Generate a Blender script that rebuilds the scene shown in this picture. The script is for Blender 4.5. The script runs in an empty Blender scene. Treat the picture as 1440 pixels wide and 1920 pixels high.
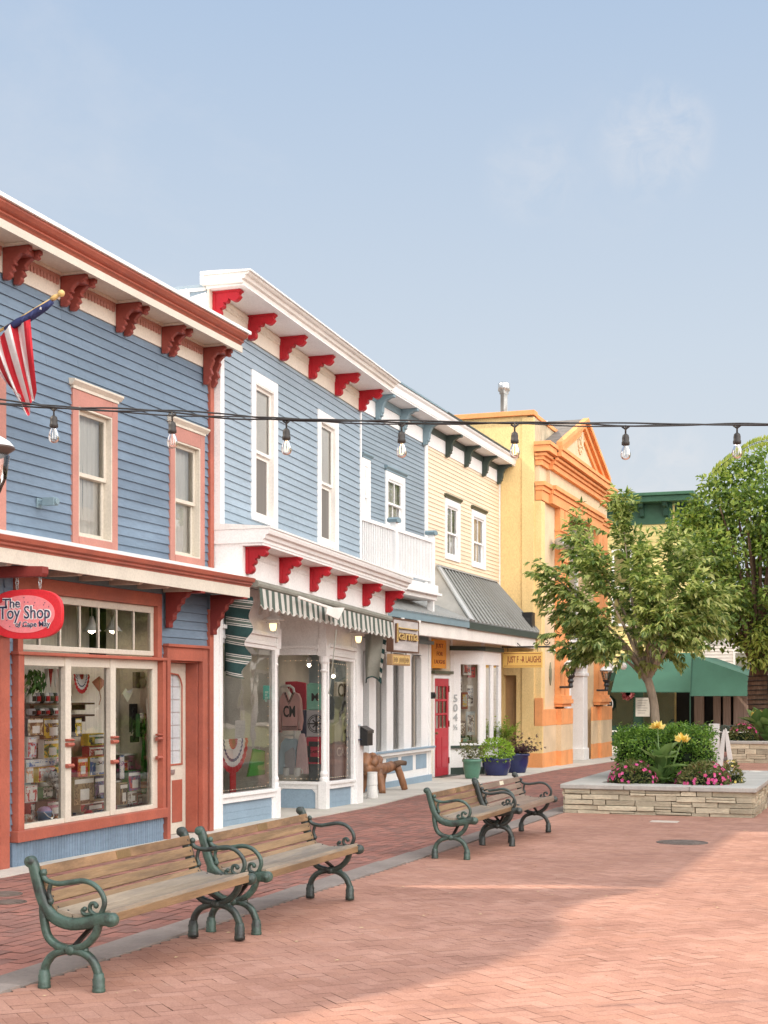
import bpy, math, random
from mathutils import Vector, Matrix
random.seed(7)
R = math.radians
sc = bpy.context.scene
COL = sc.collection
# ---------------------------------------------------------------- camera model (pixels of the 1440x1920 photo)
F, CX, HY, H, G = 2700.0, 720.0, 1295.0, 1.6, 0.011
TH = R(19.38)
CT, ST = math.cos(TH), math.sin(TH)
def ray(px, py):
    a = (px-CX)/F
    return (a*CT-ST, a*ST+CT, (HY-py)/F)
def onX(px, py, X):
    dx, dy, dz = ray(px, py); d = X/dx
    return (dy*d, H+dz*d)
def onY(px, py, Y):
    dx, dy, dz = ray(px, py); d = Y/dy
    return (dx*d, H+dz*d)
def onG(px, py):
    dx, dy, dz = ray(px, py); d = -H/(dz+G*dy)
    return (dx*d, dy*d)
def onD(px, py, d):
    dx, dy, dz = ray(px, py)
    return Vector((dx*d, dy*d, H+dz*d))
def YX(px, X): return onX(px, HY, X)[0]
def ZX(px, py, X): return onX(px, py, X)[1]
def gz(y): return -G*y
# ---------------------------------------------------------------- mesh builder
WARP = [None]
WL = {}
def V(*a): return Vector(a)
class MB:
    def __init__(s): s.v=[]; s.f=[]; s.m=[]; s.cur=0
    def face(s, pts):
        b=len(s.v); s.v.extend([tuple(p) for p in pts]); s.f.append(tuple(range(b,b+len(pts)))); s.m.append(s.cur)
    def box(s, x0,x1,y0,y1,z0,z1):
        if x0>x1: x0,x1=x1,x0
        if y0>y1: y0,y1=y1,y0
        if z0>z1: z0,z1=z1,z0
        b=len(s.v)
        s.v += [(x0,y0,z0),(x1,y0,z0),(x1,y1,z0),(x0,y1,z0),(x0,y0,z1),(x1,y0,z1),(x1,y1,z1),(x0,y1,z1)]
        for q in ((0,3,2,1),(4,5,6,7),(0,1,5,4),(1,2,6,5),(2,3,7,6),(3,0,4,7)):
            s.f.append(tuple(b+i for i in q)); s.m.append(s.cur)
        return s
    def obox(s, c, ax, ay, az):      # centre and three half-axis vectors
        c=Vector(c); b=len(s.v)
        for k in (-1,1):
            for (i,j) in ((-1,-1),(1,-1),(1,1),(-1,1)):
                s.v.append(tuple(c+ax*i+ay*j+az*k))
        for q in ((0,3,2,1),(4,5,6,7),(0,1,5,4),(1,2,6,5),(2,3,7,6),(3,0,4,7)):
            s.f.append(tuple(b+i for i in q)); s.m.append(s.cur)
        return s
    def beam(s, a, b, w, h, up=(0,0,1)):
        a=Vector(a); b=Vector(b); d=(b-a); L=d.length; d.normalize()
        u=Vector(up); sd=d.cross(u)
        if sd.length<1e-4: sd=d.cross(Vector((1,0,0)))
        sd.normalize(); u=sd.cross(d)
        return s.obox((a+b)/2, d*(L/2), sd*(w/2), u*(h/2))
    def prism(s, poly, o, ua, va, wa, depth):
        o=Vector(o); ua=Vector(ua); va=Vector(va); wa=Vector(wa)*depth
        n=len(poly); b=len(s.v)
        for (p,q) in poly: s.v.append(tuple(o+ua*p+va*q))
        for (p,q) in poly: s.v.append(tuple(o+ua*p+va*q+wa))
        s.f.append(tuple(range(b,b+n))[::-1]); s.m.append(s.cur)
        s.f.append(tuple(range(b+n,b+2*n))); s.m.append(s.cur)
        for i in range(n):
            j=(i+1)%n
            s.f.append((b+i,b+j,b+n+j,b+n+i)); s.m.append(s.cur)
        return s
    def tube(s, pts, r, n=8, caps=True, flat=None):
        pts=[Vector(p) for p in pts]; k=len(pts)
        rs = r if isinstance(r,(list,tuple)) else [r]*k
        b=len(s.v); prev=None
        for i,p in enumerate(pts):
            t=(pts[min(i+1,k-1)]-pts[max(i-1,0)])
            if t.length<1e-9: t=Vector((0,0,1))
            t.normalize()
            if prev is None:
                u=Vector((0,0,1)) if abs(t.z)<.9 else Vector((0,1,0))
                a=t.cross(u).normalized()
            else:
                a=(prev-t*prev.dot(t))
                if a.length<1e-6: a=t.orthogonal()
                a.normalize()
            prev=a; c=t.cross(a)
            for j in range(n):
                th=2*math.pi*j/n
                s.v.append(tuple(p+(a*math.cos(th)+c*math.sin(th))*rs[i]))
        for i in range(k-1):
            for j in range(n):
                j2=(j+1)%n
                s.f.append((b+i*n+j,b+i*n+j2,b+(i+1)*n+j2,b+(i+1)*n+j)); s.m.append(s.cur)
        if caps:
            s.f.append(tuple(b+j for j in range(n))[::-1]); s.m.append(s.cur)
            s.f.append(tuple(b+(k-1)*n+j for j in range(n))); s.m.append(s.cur)
        return s
    def lathe(s, prof, c, n=16, axis='z', caps=True):
        b=len(s.v); cx,cy,cz=c
        for (r,z) in prof:
            for j in range(n):
                th=2*math.pi*j/n; a=r*math.cos(th); q=r*math.sin(th)
                if axis=='z': s.v.append((cx+a,cy+q,cz+z))
                elif axis=='x': s.v.append((cx+z,cy+a,cz+q))
                else: s.v.append((cx+a,cy+z,cz+q))
        for i in range(len(prof)-1):
            for j in range(n):
                j2=(j+1)%n
                s.f.append((b+i*n+j,b+i*n+j2,b+(i+1)*n+j2,b+(i+1)*n+j)); s.m.append(s.cur)
        if caps:
            s.f.append(tuple(b+j for j in range(n))[::-1]); s.m.append(s.cur)
            e=b+(len(prof)-1)*n
            s.f.append(tuple(e+j for j in range(n))); s.m.append(s.cur)
        return s
    def ball(s, c, r, n=10, sc3=(1,1,1)):
        m=max(4,n//2); prof=[]
        b=len(s.v)
        for i in range(m+1):
            ph=-math.pi/2+math.pi*i/m
            for j in range(n):
                th=2*math.pi*j/n
                s.v.append((c[0]+r*sc3[0]*math.cos(ph)*math.cos(th), c[1]+r*sc3[1]*math.cos(ph)*math.sin(th), c[2]+r*sc3[2]*math.sin(ph)))
        for i in range(m):
            for j in range(n):
                j2=(j+1)%n
                s.f.append((b+i*n+j,b+i*n+j2,b+(i+1)*n+j2,b+(i+1)*n+j)); s.m.append(s.cur)
        return s
    def grid(s, rows):
        b=len(s.v); m=len(rows); n=len(rows[0])
        for r in rows:
            for p in r: s.v.append(tuple(p))
        for i in range(m-1):
            for j in range(n-1):
                s.f.append((b+i*n+j,b+i*n+j+1,b+(i+1)*n+j+1,b+(i+1)*n+j)); s.m.append(s.cur)
        return s
    def leaf(s, p, d, w, L, nrm, fold=.25):
        d=d.normalized(); side=d.cross(nrm)
        if side.length<1e-4: side=d.orthogonal()
        side.normalize(); up=side.cross(d)
        m=p+d*(L*.45)-up*(w*.12); t=p+d*L-up*(L*.12)
        a=p+d*(L*.42)+side*(w*.5)+up*(w*fold); c=p+d*(L*.42)-side*(w*.5)+up*(w*fold)
        b=len(s.v); s.v += [tuple(p),tuple(a),tuple(t),tuple(c),tuple(m)]
        s.f += [(b,b+1,b+4),(b+1,b+2,b+4),(b+2,b+3,b+4),(b+3,b,b+4)]; s.m += [s.cur]*4
        return s
    def add(s, verts, faces):
        b=len(s.v); s.v += [tuple(v) for v in verts]
        for f in faces: s.f.append(tuple(b+i for i in f)); s.m.append(s.cur)
        return s
    def build(s, name, mat, parent=None, smooth=False, bevel=0, loc=None):
        vs=s.v
        if WARP[0]: vs=[WARP[0](v) for v in vs]
        if not vs: vs=[(0,0,0)]
        xs=[v[0] for v in vs]; ys=[v[1] for v in vs]; zs=[v[2] for v in vs]
        c=Vector(((min(xs)+max(xs))/2,(min(ys)+max(ys))/2,min(zs))) if loc is None else Vector(loc)
        me=bpy.data.meshes.new(name)
        me.from_pydata([(v[0]-c.x,v[1]-c.y,v[2]-c.z) for v in vs],[],s.f)
        mats = mat if isinstance(mat,(list,tuple)) else [mat]
        for m in mats: me.materials.append(m)
        if len(mats)>1: me.polygons.foreach_set('material_index', s.m)
        if smooth: me.polygons.foreach_set('use_smooth',[True]*len(me.polygons))
        me.update()
        o=bpy.data.objects.new(name,me); COL.objects.link(o)
        WL[o.name]=c
        if parent is not None:
            o.parent=parent; o.location=c-WL[parent.name]
        else: o.location=c
        if bevel:
            bv=o.modifiers.new('bevel','BEVEL'); bv.width=bevel; bv.segments=2; bv.limit_method='ANGLE'; bv.angle_limit=R(40)
        return o
def tag(o, label=None, cat=None, group=None, kind=None):
    if label: o['label']=label
    if cat: o['category']=cat
    if group: o['group']=group
    if kind: o['kind']=kind
    return o
def thing(name, label, cat, loc=(0,0,0), group=None):
    o=bpy.data.objects.new(name,None); o.empty_display_size=.1; COL.objects.link(o); o.location=loc
    WL[o.name]=Vector(loc)
    return tag(o,label,cat,group)
def copy_tree(o, parent=None):
    c=o.copy(); COL.objects.link(c)
    if parent is not None: c.parent=parent
    for ch in list(o.children): copy_tree(ch,c)
    return c
def text_geo(body, size, extrude=.0, offset=0.0, bold=False, spacing=1.0, shear=0):
    cu=bpy.data.curves.new('lettering','FONT'); cu.body=body; cu.size=size; cu.extrude=extrude; cu.offset=offset
    cu.space_character=spacing; cu.shear=shear; cu.resolution_u=3
    cu.align_x='CENTER'; cu.align_y='CENTER'
    ob=bpy.data.objects.new('lettering',cu); COL.objects.link(ob)
    dg=bpy.context.evaluated_depsgraph_get(); dg.update()
    me=bpy.data.meshes.new_from_object(ob.evaluated_get(dg))
    vs=[v.co.copy() for v in me.vertices]; fs=[tuple(p.vertices) for p in me.polygons]
    bpy.data.objects.remove(ob); bpy.data.curves.remove(cu); bpy.data.meshes.remove(me)
    return vs,fs
def put_text(mb, body, size, o, right, up, extrude=.004, offset=0, spacing=1, width=None, sx=1, shear=0):
    vs,fs=text_geo(body,size,extrude,offset,spacing=spacing,shear=shear)
    o=Vector(o); right=Vector(right).normalized(); up=Vector(up).normalized(); n=right.cross(up)
    if width:
        xs=[v.x for v in vs]; sx=width/(max(xs)-min(xs))
    mb.add([o+right*v.x*sx+up*v.y+n*v.z for v in vs],fs)
# ---------------------------------------------------------------- materials
def newmat(name):
    m=bpy.data.materials.new(name); m.use_nodes=True; nt=m.node_tree
    for n in list(nt.nodes): nt.nodes.remove(n)
    out=nt.nodes.new('ShaderNodeOutputMaterial')
    return m,nt,out
def N(nt,t,**kw):
    n=nt.nodes.new(t)
    for k,v in kw.items():
        if k in n.inputs: n.inputs[k].default_value=v
        else: setattr(n,k,v)
    return n
def cc(c,k=1): return (min(1,c[0]*k),min(1,c[1]*k),min(1,c[2]*k),1)
def mk(name,col,rough=.6,var=.14,scale=3,bump=.0,bscale=60,metal=0,spec=.35,stretch=(1,1,1),dark=None,dthr=.62,island=0,fine=.08):
    m,nt,out=newmat(name); L=nt.links.new
    p=N(nt,'ShaderNodeBsdfPrincipled'); p.inputs['Roughness'].default_value=rough; p.inputs['Metallic'].default_value=metal
    p.inputs['Specular IOR Level'].default_value=spec
    geo=N(nt,'ShaderNodeNewGeometry'); mp=N(nt,'ShaderNodeMapping'); mp.inputs['Scale'].default_value=stretch
    L(geo.outputs['Position'],mp.inputs['Vector'])
    n1=N(nt,'ShaderNodeTexNoise',Scale=scale,Detail=6.0,Roughness=.62); L(mp.outputs[0],n1.inputs['Vector'])
    r=N(nt,'ShaderNodeValToRGB'); r.color_ramp.elements[0].position=.3; r.color_ramp.elements[1].position=.72
    r.color_ramp.elements[0].color=cc(col,1-var); r.color_ramp.elements[1].color=cc(col,1+var)
    L(n1.outputs['Fac'],r.inputs['Fac']); c=r.outputs['Color']
    n2=N(nt,'ShaderNodeTexNoise',Scale=bscale,Detail=4.0,Roughness=.6); L(mp.outputs[0],n2.inputs['Vector'])
    if fine:
        r2=N(nt,'ShaderNodeValToRGB'); r2.color_ramp.elements[0].color=(1-fine*2,1-fine*2,1-fine*2,1); r2.color_ramp.elements[1].color=(1,1,1,1)
        r2.color_ramp.elements[0].position=.25; r2.color_ramp.elements[1].position=.6
        L(n2.outputs['Fac'],r2.inputs['Fac'])
        mx=N(nt,'ShaderNodeMixRGB',blend_type='MULTIPLY'); mx.inputs['Fac'].default_value=1; L(c,mx.inputs[1]); L(r2.outputs[0],mx.inputs[2]); c=mx.outputs[0]
    if dark is not None:
        n3=N(nt,'ShaderNodeTexNoise',Scale=scale*.7,Detail=8.0,Roughness=.7); L(mp.outputs[0],n3.inputs['Vector'])
        r3=N(nt,'ShaderNodeValToRGB'); r3.color_ramp.elements[0].position=dthr-.06; r3.color_ramp.elements[1].position=dthr+.08
        L(n3.outputs['Fac'],r3.inputs['Fac'])
        mx=N(nt,'ShaderNodeMixRGB'); L(r3.outputs[0],mx.inputs[0]); L(c,mx.inputs[1]); mx.inputs[2].default_value=cc(dark); c=mx.outputs[0]
    if island:
        hv=N(nt,'ShaderNodeHueSaturation'); mr=N(nt,'ShaderNodeMapRange'); mr.inputs['To Min'].default_value=1-island; mr.inputs['To Max'].default_value=1+island
        L(geo.outputs['Random Per Island'],mr.inputs['Value']); L(mr.outputs[0],hv.inputs['Value']); L(c,hv.inputs['Color']); c=hv.outputs[0]
    L(c,p.inputs['Base Color'])
    if bump:
        b=N(nt,'ShaderNodeBump'); b.inputs['Strength'].default_value=bump; b.inputs['Distance'].default_value=.01
        L(n2.outputs['Fac'],b.inputs['Height']); L(b.outputs[0],p.inputs['Normal'])
    L(p.outputs[0],out.inputs[0])
    return m
def emit(name,col,s):
    m,nt,out=newmat(name); e=N(nt,'ShaderNodeEmission'); e.inputs[0].default_value=cc(col); e.inputs[1].default_value=s
    nt.links.new(e.outputs[0],out.inputs[0]); return m
def glass(name,tint=(.9,.92,.9),refl=1.6,base=.03,rough=.0,wob=.0):
    m,nt,out=newmat(name); L=nt.links.new
    t=N(nt,'ShaderNodeBsdfTransparent'); t.inputs[0].default_value=cc(tint)
    g=N(nt,'ShaderNodeBsdfGlossy'); g.inputs['Roughness'].default_value=rough
    fr=N(nt,'ShaderNodeFresnel'); fr.inputs['IOR'].default_value=1.5
    ma=N(nt,'ShaderNodeMath',operation='MULTIPLY_ADD'); ma.inputs[1].default_value=refl; ma.inputs[2].default_value=base; ma.use_clamp=True
    L(fr.outputs[0],ma.inputs[0])
    if wob:
        n=N(nt,'ShaderNodeTexNoise',Scale=1.7,Detail=2.0); b=N(nt,'ShaderNodeBump'); b.inputs['Strength'].default_value=wob; b.inputs['Distance'].default_value=.02
        geo=N(nt,'ShaderNodeNewGeometry'); L(geo.outputs['Position'],n.inputs['Vector']); L(n.outputs['Fac'],b.inputs['Height']); L(b.outputs[0],g.inputs['Normal'])
    mix=N(nt,'ShaderNodeMixShader'); L(ma.outputs[0],mix.inputs[0]); L(t.outputs[0],mix.inputs[1]); L(g.outputs[0],mix.inputs[2])
    L(mix.outputs[0],out.inputs[0]); return m
def leafmat(name,cols,trans=.35,rough=.5,pos=None):
    m,nt,out=newmat(name); L=nt.links.new
    geo=N(nt,'ShaderNodeNewGeometry'); r=N(nt,'ShaderNodeValToRGB')
    el=r.color_ramp.elements
    while len(el)<len(cols): el.new(.5)
    for i,c in enumerate(cols): el[i].position=(i/(len(cols)-1) if pos is None else pos[i]); el[i].color=cc(c)
    L(geo.outputs['Random Per Island'],r.inputs[0])
    p=N(nt,'ShaderNodeBsdfPrincipled'); p.inputs['Roughness'].default_value=rough; p.inputs['Specular IOR Level'].default_value=.4
    L(r.outputs[0],p.inputs['Base Color'])
    t=N(nt,'ShaderNodeBsdfTranslucent'); hs=N(nt,'ShaderNodeHueSaturation'); hs.inputs['Value'].default_value=1.3; hs.inputs['Saturation'].default_value=1.1
    L(r.outputs[0],hs.inputs['Color']); L(hs.outputs[0],t.inputs[0])
    mix=N(nt,'ShaderNodeMixShader'); mix.inputs[0].default_value=trans; L(p.outputs[0],mix.inputs[1]); L(t.outputs[0],mix.inputs[2])
    L(mix.outputs[0],out.inputs[0]); return m
def art(name,cols,scale=9,seed=0.0,rough=.35):
    """printed cardboard: soft patches of several colours"""
    m,nt,out=newmat(name); L=nt.links.new
    geo=N(nt,'ShaderNodeNewGeometry'); mp=N(nt,'ShaderNodeMapping'); mp.inputs['Location'].default_value=(seed,seed*1.7,seed*.6)
    L(geo.outputs['Position'],mp.inputs[0])
    n=N(nt,'ShaderNodeTexNoise',Scale=scale,Detail=3.0,Roughness=.75,Distortion=1.2); L(mp.outputs[0],n.inputs['Vector'])
    r=N(nt,'ShaderNodeValToRGB'); r.color_ramp.interpolation='CONSTANT'; el=r.color_ramp.elements
    while len(el)<len(cols): el.new(.5)
    for i,c in enumerate(cols): el[i].position=.0 if i==0 else .40+.22*(i-1)/max(1,len(cols)-1); el[i].color=cc(c)
    L(n.outputs['Fac'],r.inputs[0])
    p=N(nt,'ShaderNodeBsdfPrincipled'); p.inputs['Roughness'].default_value=rough
    L(r.outputs[0],p.inputs['Base Color']); L(p.outputs[0],out.inputs[0]); return m
M={}
def paint(k,c,**kw):
    a=dict(rough=.5,var=.09,scale=2.2,bump=.12,bscale=45); a.update(kw); M[k]=mk(k,c,**a)
paint('blue_siding',(.165,.228,.30),stretch=(1,.25,1),var=.16,dark=(.125,.175,.235),dthr=.58,island=.07,bump=.3,bscale=35)
paint('light_blue_siding',(.305,.378,.44),stretch=(1,.25,1),var=.12,dark=(.27,.335,.39),dthr=.60,island=.05,bump=.3,bscale=35)
paint('grey_blue_siding',(.245,.305,.35),stretch=(1,.25,1),var=.12,island=.06)
paint('cream_siding',(.80,.66,.485),stretch=(1,.25,1),var=.08,dark=(.68,.59,.44),dthr=.62,island=.04)
paint('terracotta',(.40,.112,.072),var=.18,dark=(.30,.09,.065),dthr=.57,bump=.25)
paint('corbel_red',(.27,.058,.042),var=.2)
paint('terracotta_pale',(.47,.215,.17),var=.12)
paint('dark_red',(.22,.035,.028),var=.15)
paint('cream_trim',(.76,.68,.57),var=.08)
paint('beige_trim',(.64,.585,.49),var=.08)
paint('white_trim',(.86,.85,.835),var=.05,dark=(.70,.67,.63),dthr=.68)
paint('white_old',(.80,.765,.715),var=.09,dark=(.5,.38,.27),dthr=.76)
paint('red_gloss',(.43,.012,.022),rough=.4,var=.2)
paint('panel_blue',(.27,.37,.46),var=.1)
paint('slate_blue',(.20,.285,.325),var=.1)
paint('dark_green',(.045,.065,.055),var=.15)
paint('olive',(.10,.105,.065),var=.15)
paint('door_red',(.50,.030,.048),rough=.35)
M['stucco_yellow']=mk('stucco_yellow',(.86,.63,.295),rough=.9,var=.1,scale=1.1,bump=.6,bscale=60,fine=.12,stretch=(1,1,.35),dark=(.70,.47,.20),dthr=.60)
M['stucco_tan']=mk('stucco_tan',(.74,.58,.38),rough=.9,var=.13,scale=1.5,bump=.6,bscale=60,fine=.12)
M['stucco_orange']=mk('stucco_orange',(.83,.36,.14),rough=.85,var=.14,scale=2,bump=.3,bscale=60)
M['raw_stucco']=mk('raw_stucco',(.50,.42,.29),rough=.95,var=.25,scale=2.5,bump=.7,bscale=30,dark=(.2,.17,.13))
M['roof_slate']=mk('roof_slate',(.19,.17,.15),rough=.9,var=.3,scale=3,bump=.6,bscale=20,stretch=(1,1,3))
M['metal_roof']=mk('metal_roof',(.46,.465,.45),rough=.45,metal=.1,var=.1,scale=1.2)
M['metal_roof_dark']=mk('metal_roof_dark',(.27,.27,.25),rough=.5,metal=.1,var=.12,scale=1.2)
M['grey_cheek']=mk('grey_cheek',(.40,.385,.35),rough=.8)
M['galv']=mk('galv',(.55,.56,.56),rough=.3,metal=.8)
M['flashing']=mk('flashing',(.80,.79,.76),rough=.45)
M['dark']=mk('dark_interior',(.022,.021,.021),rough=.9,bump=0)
M['interior']=mk('interior_wall',(.66,.62,.56),rough=.9)
M['room']=mk('room_wall',(.30,.27,.23),rough=.9)
M['curtain']=mk('curtain',(.86,.84,.78),rough=.95,stretch=(1,14,.3),var=.14,scale=2)
M['screen']=mk('insect_screen',(.17,.155,.14),rough=.8,var=.1,stretch=(1,6,.2))
M['blind']=mk('roller_blind',(.86,.82,.76),rough=.9,var=.05)
M['glass']=glass('window_glass',(.97,.98,.97),1.1,.0,wob=.05)
M['shop_glass']=glass('shop_glass',(.98,.99,.97),1.6,.02,wob=.08)
M['bulb_glass']=glass('bulb_glass',(.97,.95,.92),1.2,.02)
M['mirror_glass']=glass('old_window_glass',(.94,.95,.94),1.5,.05,wob=.08)
M['black_iron']=mk('black_iron',(.018,.018,.018),rough=.4,spec=.5)
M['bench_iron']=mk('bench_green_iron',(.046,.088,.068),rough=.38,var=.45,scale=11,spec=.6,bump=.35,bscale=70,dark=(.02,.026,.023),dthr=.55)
M['bench_wood']=mk('bench_wood',(.265,.168,.09),rough=.5,var=.42,scale=6,stretch=(1,.16,1.5),bump=.45,bscale=55,dark=(.15,.095,.055),dthr=.56,island=.14)
M['bench_wood_top']=mk('bench_wood_worn',(.25,.15,.08),rough=.65,var=.5,scale=6,stretch=(1,.3,1),bump=.4,bscale=55,dark=(.12,.075,.045),dthr=.56)
M['bench_seat']=mk('bench_seat_wood',(.31,.25,.185),rough=.5,var=.32,scale=5,stretch=(1,.18,1),bump=.35,bscale=55,dark=(.19,.165,.14),dthr=.52)
M['bench_grey']=mk('bench_grey_wood',(.26,.19,.145),rough=.6,var=.25,scale=5,stretch=(1,.2,1),bump=.35,bscale=55,dark=(.17,.125,.095),dthr=.6)
M['brass']=mk('brass_plaque',(.30,.20,.10),rough=.45,metal=.6)
M['bark']=mk('bark',(.33,.26,.195),rough=.95,var=.35,scale=9,bump=.9,bscale=30,stretch=(1,1,.35))
M['bark_dark']=mk('bark_dark',(.15,.095,.065),rough=.95,var=.35,scale=7,bump=.9,bscale=24,stretch=(1,1,.35))
M['log']=mk('log_wood',(.27,.12,.055),rough=.5,var=.6,scale=5,stretch=(1,1,.4),bump=.3,bscale=30,spec=.5)
M['leaf1']=leafmat('cherry_leaves',[(.065,.12,.035),(.17,.24,.065),(.34,.40,.125),(.56,.58,.25)],.44,.36)
M['leaf1b']=leafmat('pale_cherry_leaves',[(.24,.28,.09),(.34,.37,.12),(.45,.46,.18)],.4,.42)  # lighter yellow green for the shoots at the trunk fork
M['leaf2']=leafmat('maple_leaves',[(.05,.095,.02),(.11,.185,.035),(.20,.29,.055),(.36,.43,.11)],.4,.5)
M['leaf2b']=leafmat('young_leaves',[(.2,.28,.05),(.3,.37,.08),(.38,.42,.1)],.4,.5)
M['hedge']=leafmat('hedge_leaves',[(.055,.125,.025),(.11,.22,.04),(.19,.33,.06),(.30,.44,.09)],.3,.42)
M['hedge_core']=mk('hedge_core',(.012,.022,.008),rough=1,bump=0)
M['canna']=leafmat('canna_leaves',[(.10,.185,.055),(.16,.265,.085),(.27,.37,.14)],.3,.36)
M['impatiens']=leafmat('impatiens_leaves',[(.09,.13,.035),(.16,.19,.06),(.27,.23,.09)],.25,.5)
M['pink']=leafmat('pink_petals',[(.62,.045,.22),(.75,.09,.34),(.80,.22,.42),(.72,.10,.16)],.3,.6)
M['yellow_petal']=leafmat('yellow_petals',[(.85,.68,.16),(.86,.76,.32),(.82,.58,.12)],.3,.6)
M['lime_plant']=leafmat('lime_leaves',[(.17,.30,.035),(.28,.44,.055),(.38,.54,.08)],.35,.5)
M['fern']=leafmat('feathery_leaves',[(.13,.22,.03),(.24,.34,.05),(.38,.46,.10)],.4,.5)
M['purple_plant']=leafmat('purple_leaves',[(.05,.018,.03),(.09,.03,.05),(.07,.075,.03)],.2,.5)
M['soil']=mk('soil',(.05,.035,.025),rough=1,bump=.8,bscale=30)
M['stone']=mk('ledge_stone',(.52,.465,.345),rough=.85,var=.25,scale=3,bump=.6,bscale=22,stretch=(1,1,2.5),island=.28,fine=.12)
M['stone_joint']=mk('stone_joint',(.10,.08,.055),rough=1)
M['coping']=mk('coping_stone',(.45,.435,.40),rough=.8,var=.15,scale=2,bump=.35,bscale=30)
M['concrete']=mk('concrete',(.53,.495,.44),rough=.9,var=.14,scale=1.3,bump=.3,bscale=50,dark=(.31,.28,.245),dthr=.63)
M['strip']=mk('bluestone',(.275,.235,.21),rough=.85,var=.2,scale=1.7,bump=.25,bscale=40,island=.14,dark=(.19,.16,.145),dthr=.6)
M['mortar']=mk('sand_joint',(.15,.078,.06),rough=1,var=.3,scale=3)
M['manhole']=mk('cast_iron_cover',(.16,.125,.105),rough=.75,metal=.2,var=.5,scale=6,bump=.5,bscale=40)
M['plate']=mk('pale_plate',(.55,.47,.40),rough=.7)
M['plant_green']=mk('green_glaze',(.10,.24,.17),rough=.3,spec=.5)
M['cobalt']=mk('cobalt_glaze',(.018,.028,.12),rough=.18,spec=.6)
M['awning_green']=mk('green_canvas',(.038,.108,.075),rough=.85,var=.14,scale=1.1)
M['white_plain']=mk('white_plain',(.8,.78,.75),rough=.6)
M['black_plastic']=mk('black_plastic',(.02,.02,.02),rough=.45)
M['cable']=mk('black_cable',(.03,.028,.027),rough=.55)
M['bulb_core']=emit('filament',(1,.62,.28),7)
M['fairy']=emit('fairy_bulb',(1,.66,.38),2.2)
M['lamp_glow']=emit('lamp_glow',(1,.72,.34),2.6)
M['lamp_glass']=mk('frosted_glass',(.62,.55,.45),rough=.25,spec=.6)
M['gold']=mk('gilded_wood',(.62,.42,.16),rough=.4)
M['navy']=mk('navy_paint',(.045,.045,.095),rough=.45)
M['sign_red']=mk('sign_red',(.66,.03,.04),rough=.35,var=.05)
M['sign_pink']=mk('sign_pink',(.84,.26,.27),rough=.4,var=.03)
M['sign_grey']=mk('weathered_board',(.50,.46,.44),rough=.8,var=.2,scale=5,stretch=(1,.3,2))
M['brown_wood']=mk('brown_wood',(.13,.065,.04),rough=.6)
M['tan_wood']=mk('tan_wood',(.42,.26,.13),rough=.6)
M['orange_sign']=mk('orange_sign',(.80,.33,.03),rough=.5,var=.05)
M['yellow_sign']=mk('yellow_sign',(.82,.52,.14),rough=.6,var=.05)
M['sign_text']=mk('sign_dark_red',(.30,.06,.03),rough=.6)
M['verdigris']=mk('verdigris',(.28,.27,.18),rough=.7,metal=.3)
M['flag_red']=mk('flag_red',(.52,.022,.035),rough=.8,bump=.2,bscale=200)
M['flag_white']=mk('flag_white',(.74,.70,.68),rough=.8,bump=.2,bscale=200)
M['flag_blue']=mk('flag_blue',(.035,.045,.13),rough=.8,bump=.2,bscale=200)
M['pole_gold']=mk('pole_gold',(.62,.42,.16),rough=.35)
M['brick_red']=mk('brick_wall',(.33,.12,.075),rough=.9,var=.3,scale=4)
M['pale_green']=mk('pale_green_siding',(.62,.66,.38),rough=.7)
M['yellow_siding']=mk('yellow_siding',(.80,.66,.28),rough=.7,var=.06)
M['green_trim']=mk('green_trim',(.042,.12,.07),rough=.5)
M['darkgreen_trim']=mk('dark_green_trim',(.025,.075,.05),rough=.5)
M['white_siding']=mk('white_siding',(.72,.68,.64),rough=.7,var=.06)
M['pink_wood']=mk('pinkish_wood',(.33,.24,.20),rough=.7,stretch=(8,8,.3),var=.3)
M['navy_stripe']=mk('awning_dark',(.018,.052,.050),rough=.85,var=.2,scale=5)
M['awn_green']=mk('awning_sage',(.085,.115,.095),rough=.9,var=.15,scale=5)
M['awn_white']=mk('awning_white',(.53,.51,.465),rough=.9,var=.12,scale=5)
M['awn_back']=mk('awning_back',(.27,.27,.23),rough=.9,var=.15,scale=4)
M['pink_knit']=mk('pink_knit',(.72,.40,.37),rough=.95,bump=.5,bscale=150)
M['black_cloth']=mk('black_cloth',(.02,.018,.02),rough=.9)
M['blue_knit']=mk('pale_blue_knit',(.42,.52,.58),rough=.95,bump=.4,bscale=120)
M['grey_knit']=mk('grey_cloth',(.42,.40,.42),rough=.95)
M['mint']=mk('mint_cloth',(.22,.52,.40),rough=.95)
M['red_cloth']=mk('red_cloth',(.50,.03,.06),rough=.9)
M['navy_cloth']=mk('navy_cloth',(.03,.035,.075),rough=.9)
M['rose_cloth']=mk('pale_pink_cloth',(.72,.50,.50),rough=.95,stretch=(1,8,.4))
M['teal_paper']=mk('teal_paper',(.16,.58,.48),rough=.7)
M['skin_plush']=mk('plush',(.6,.58,.56),rough=1,dark=(.08,.08,.1),dthr=.5,scale=22)
M['bat_green']=mk('bat_green',(.06,.38,.06),rough=.4)
M['bat_orange']=mk('bat_orange',(.8,.22,.03),rough=.4)
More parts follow.
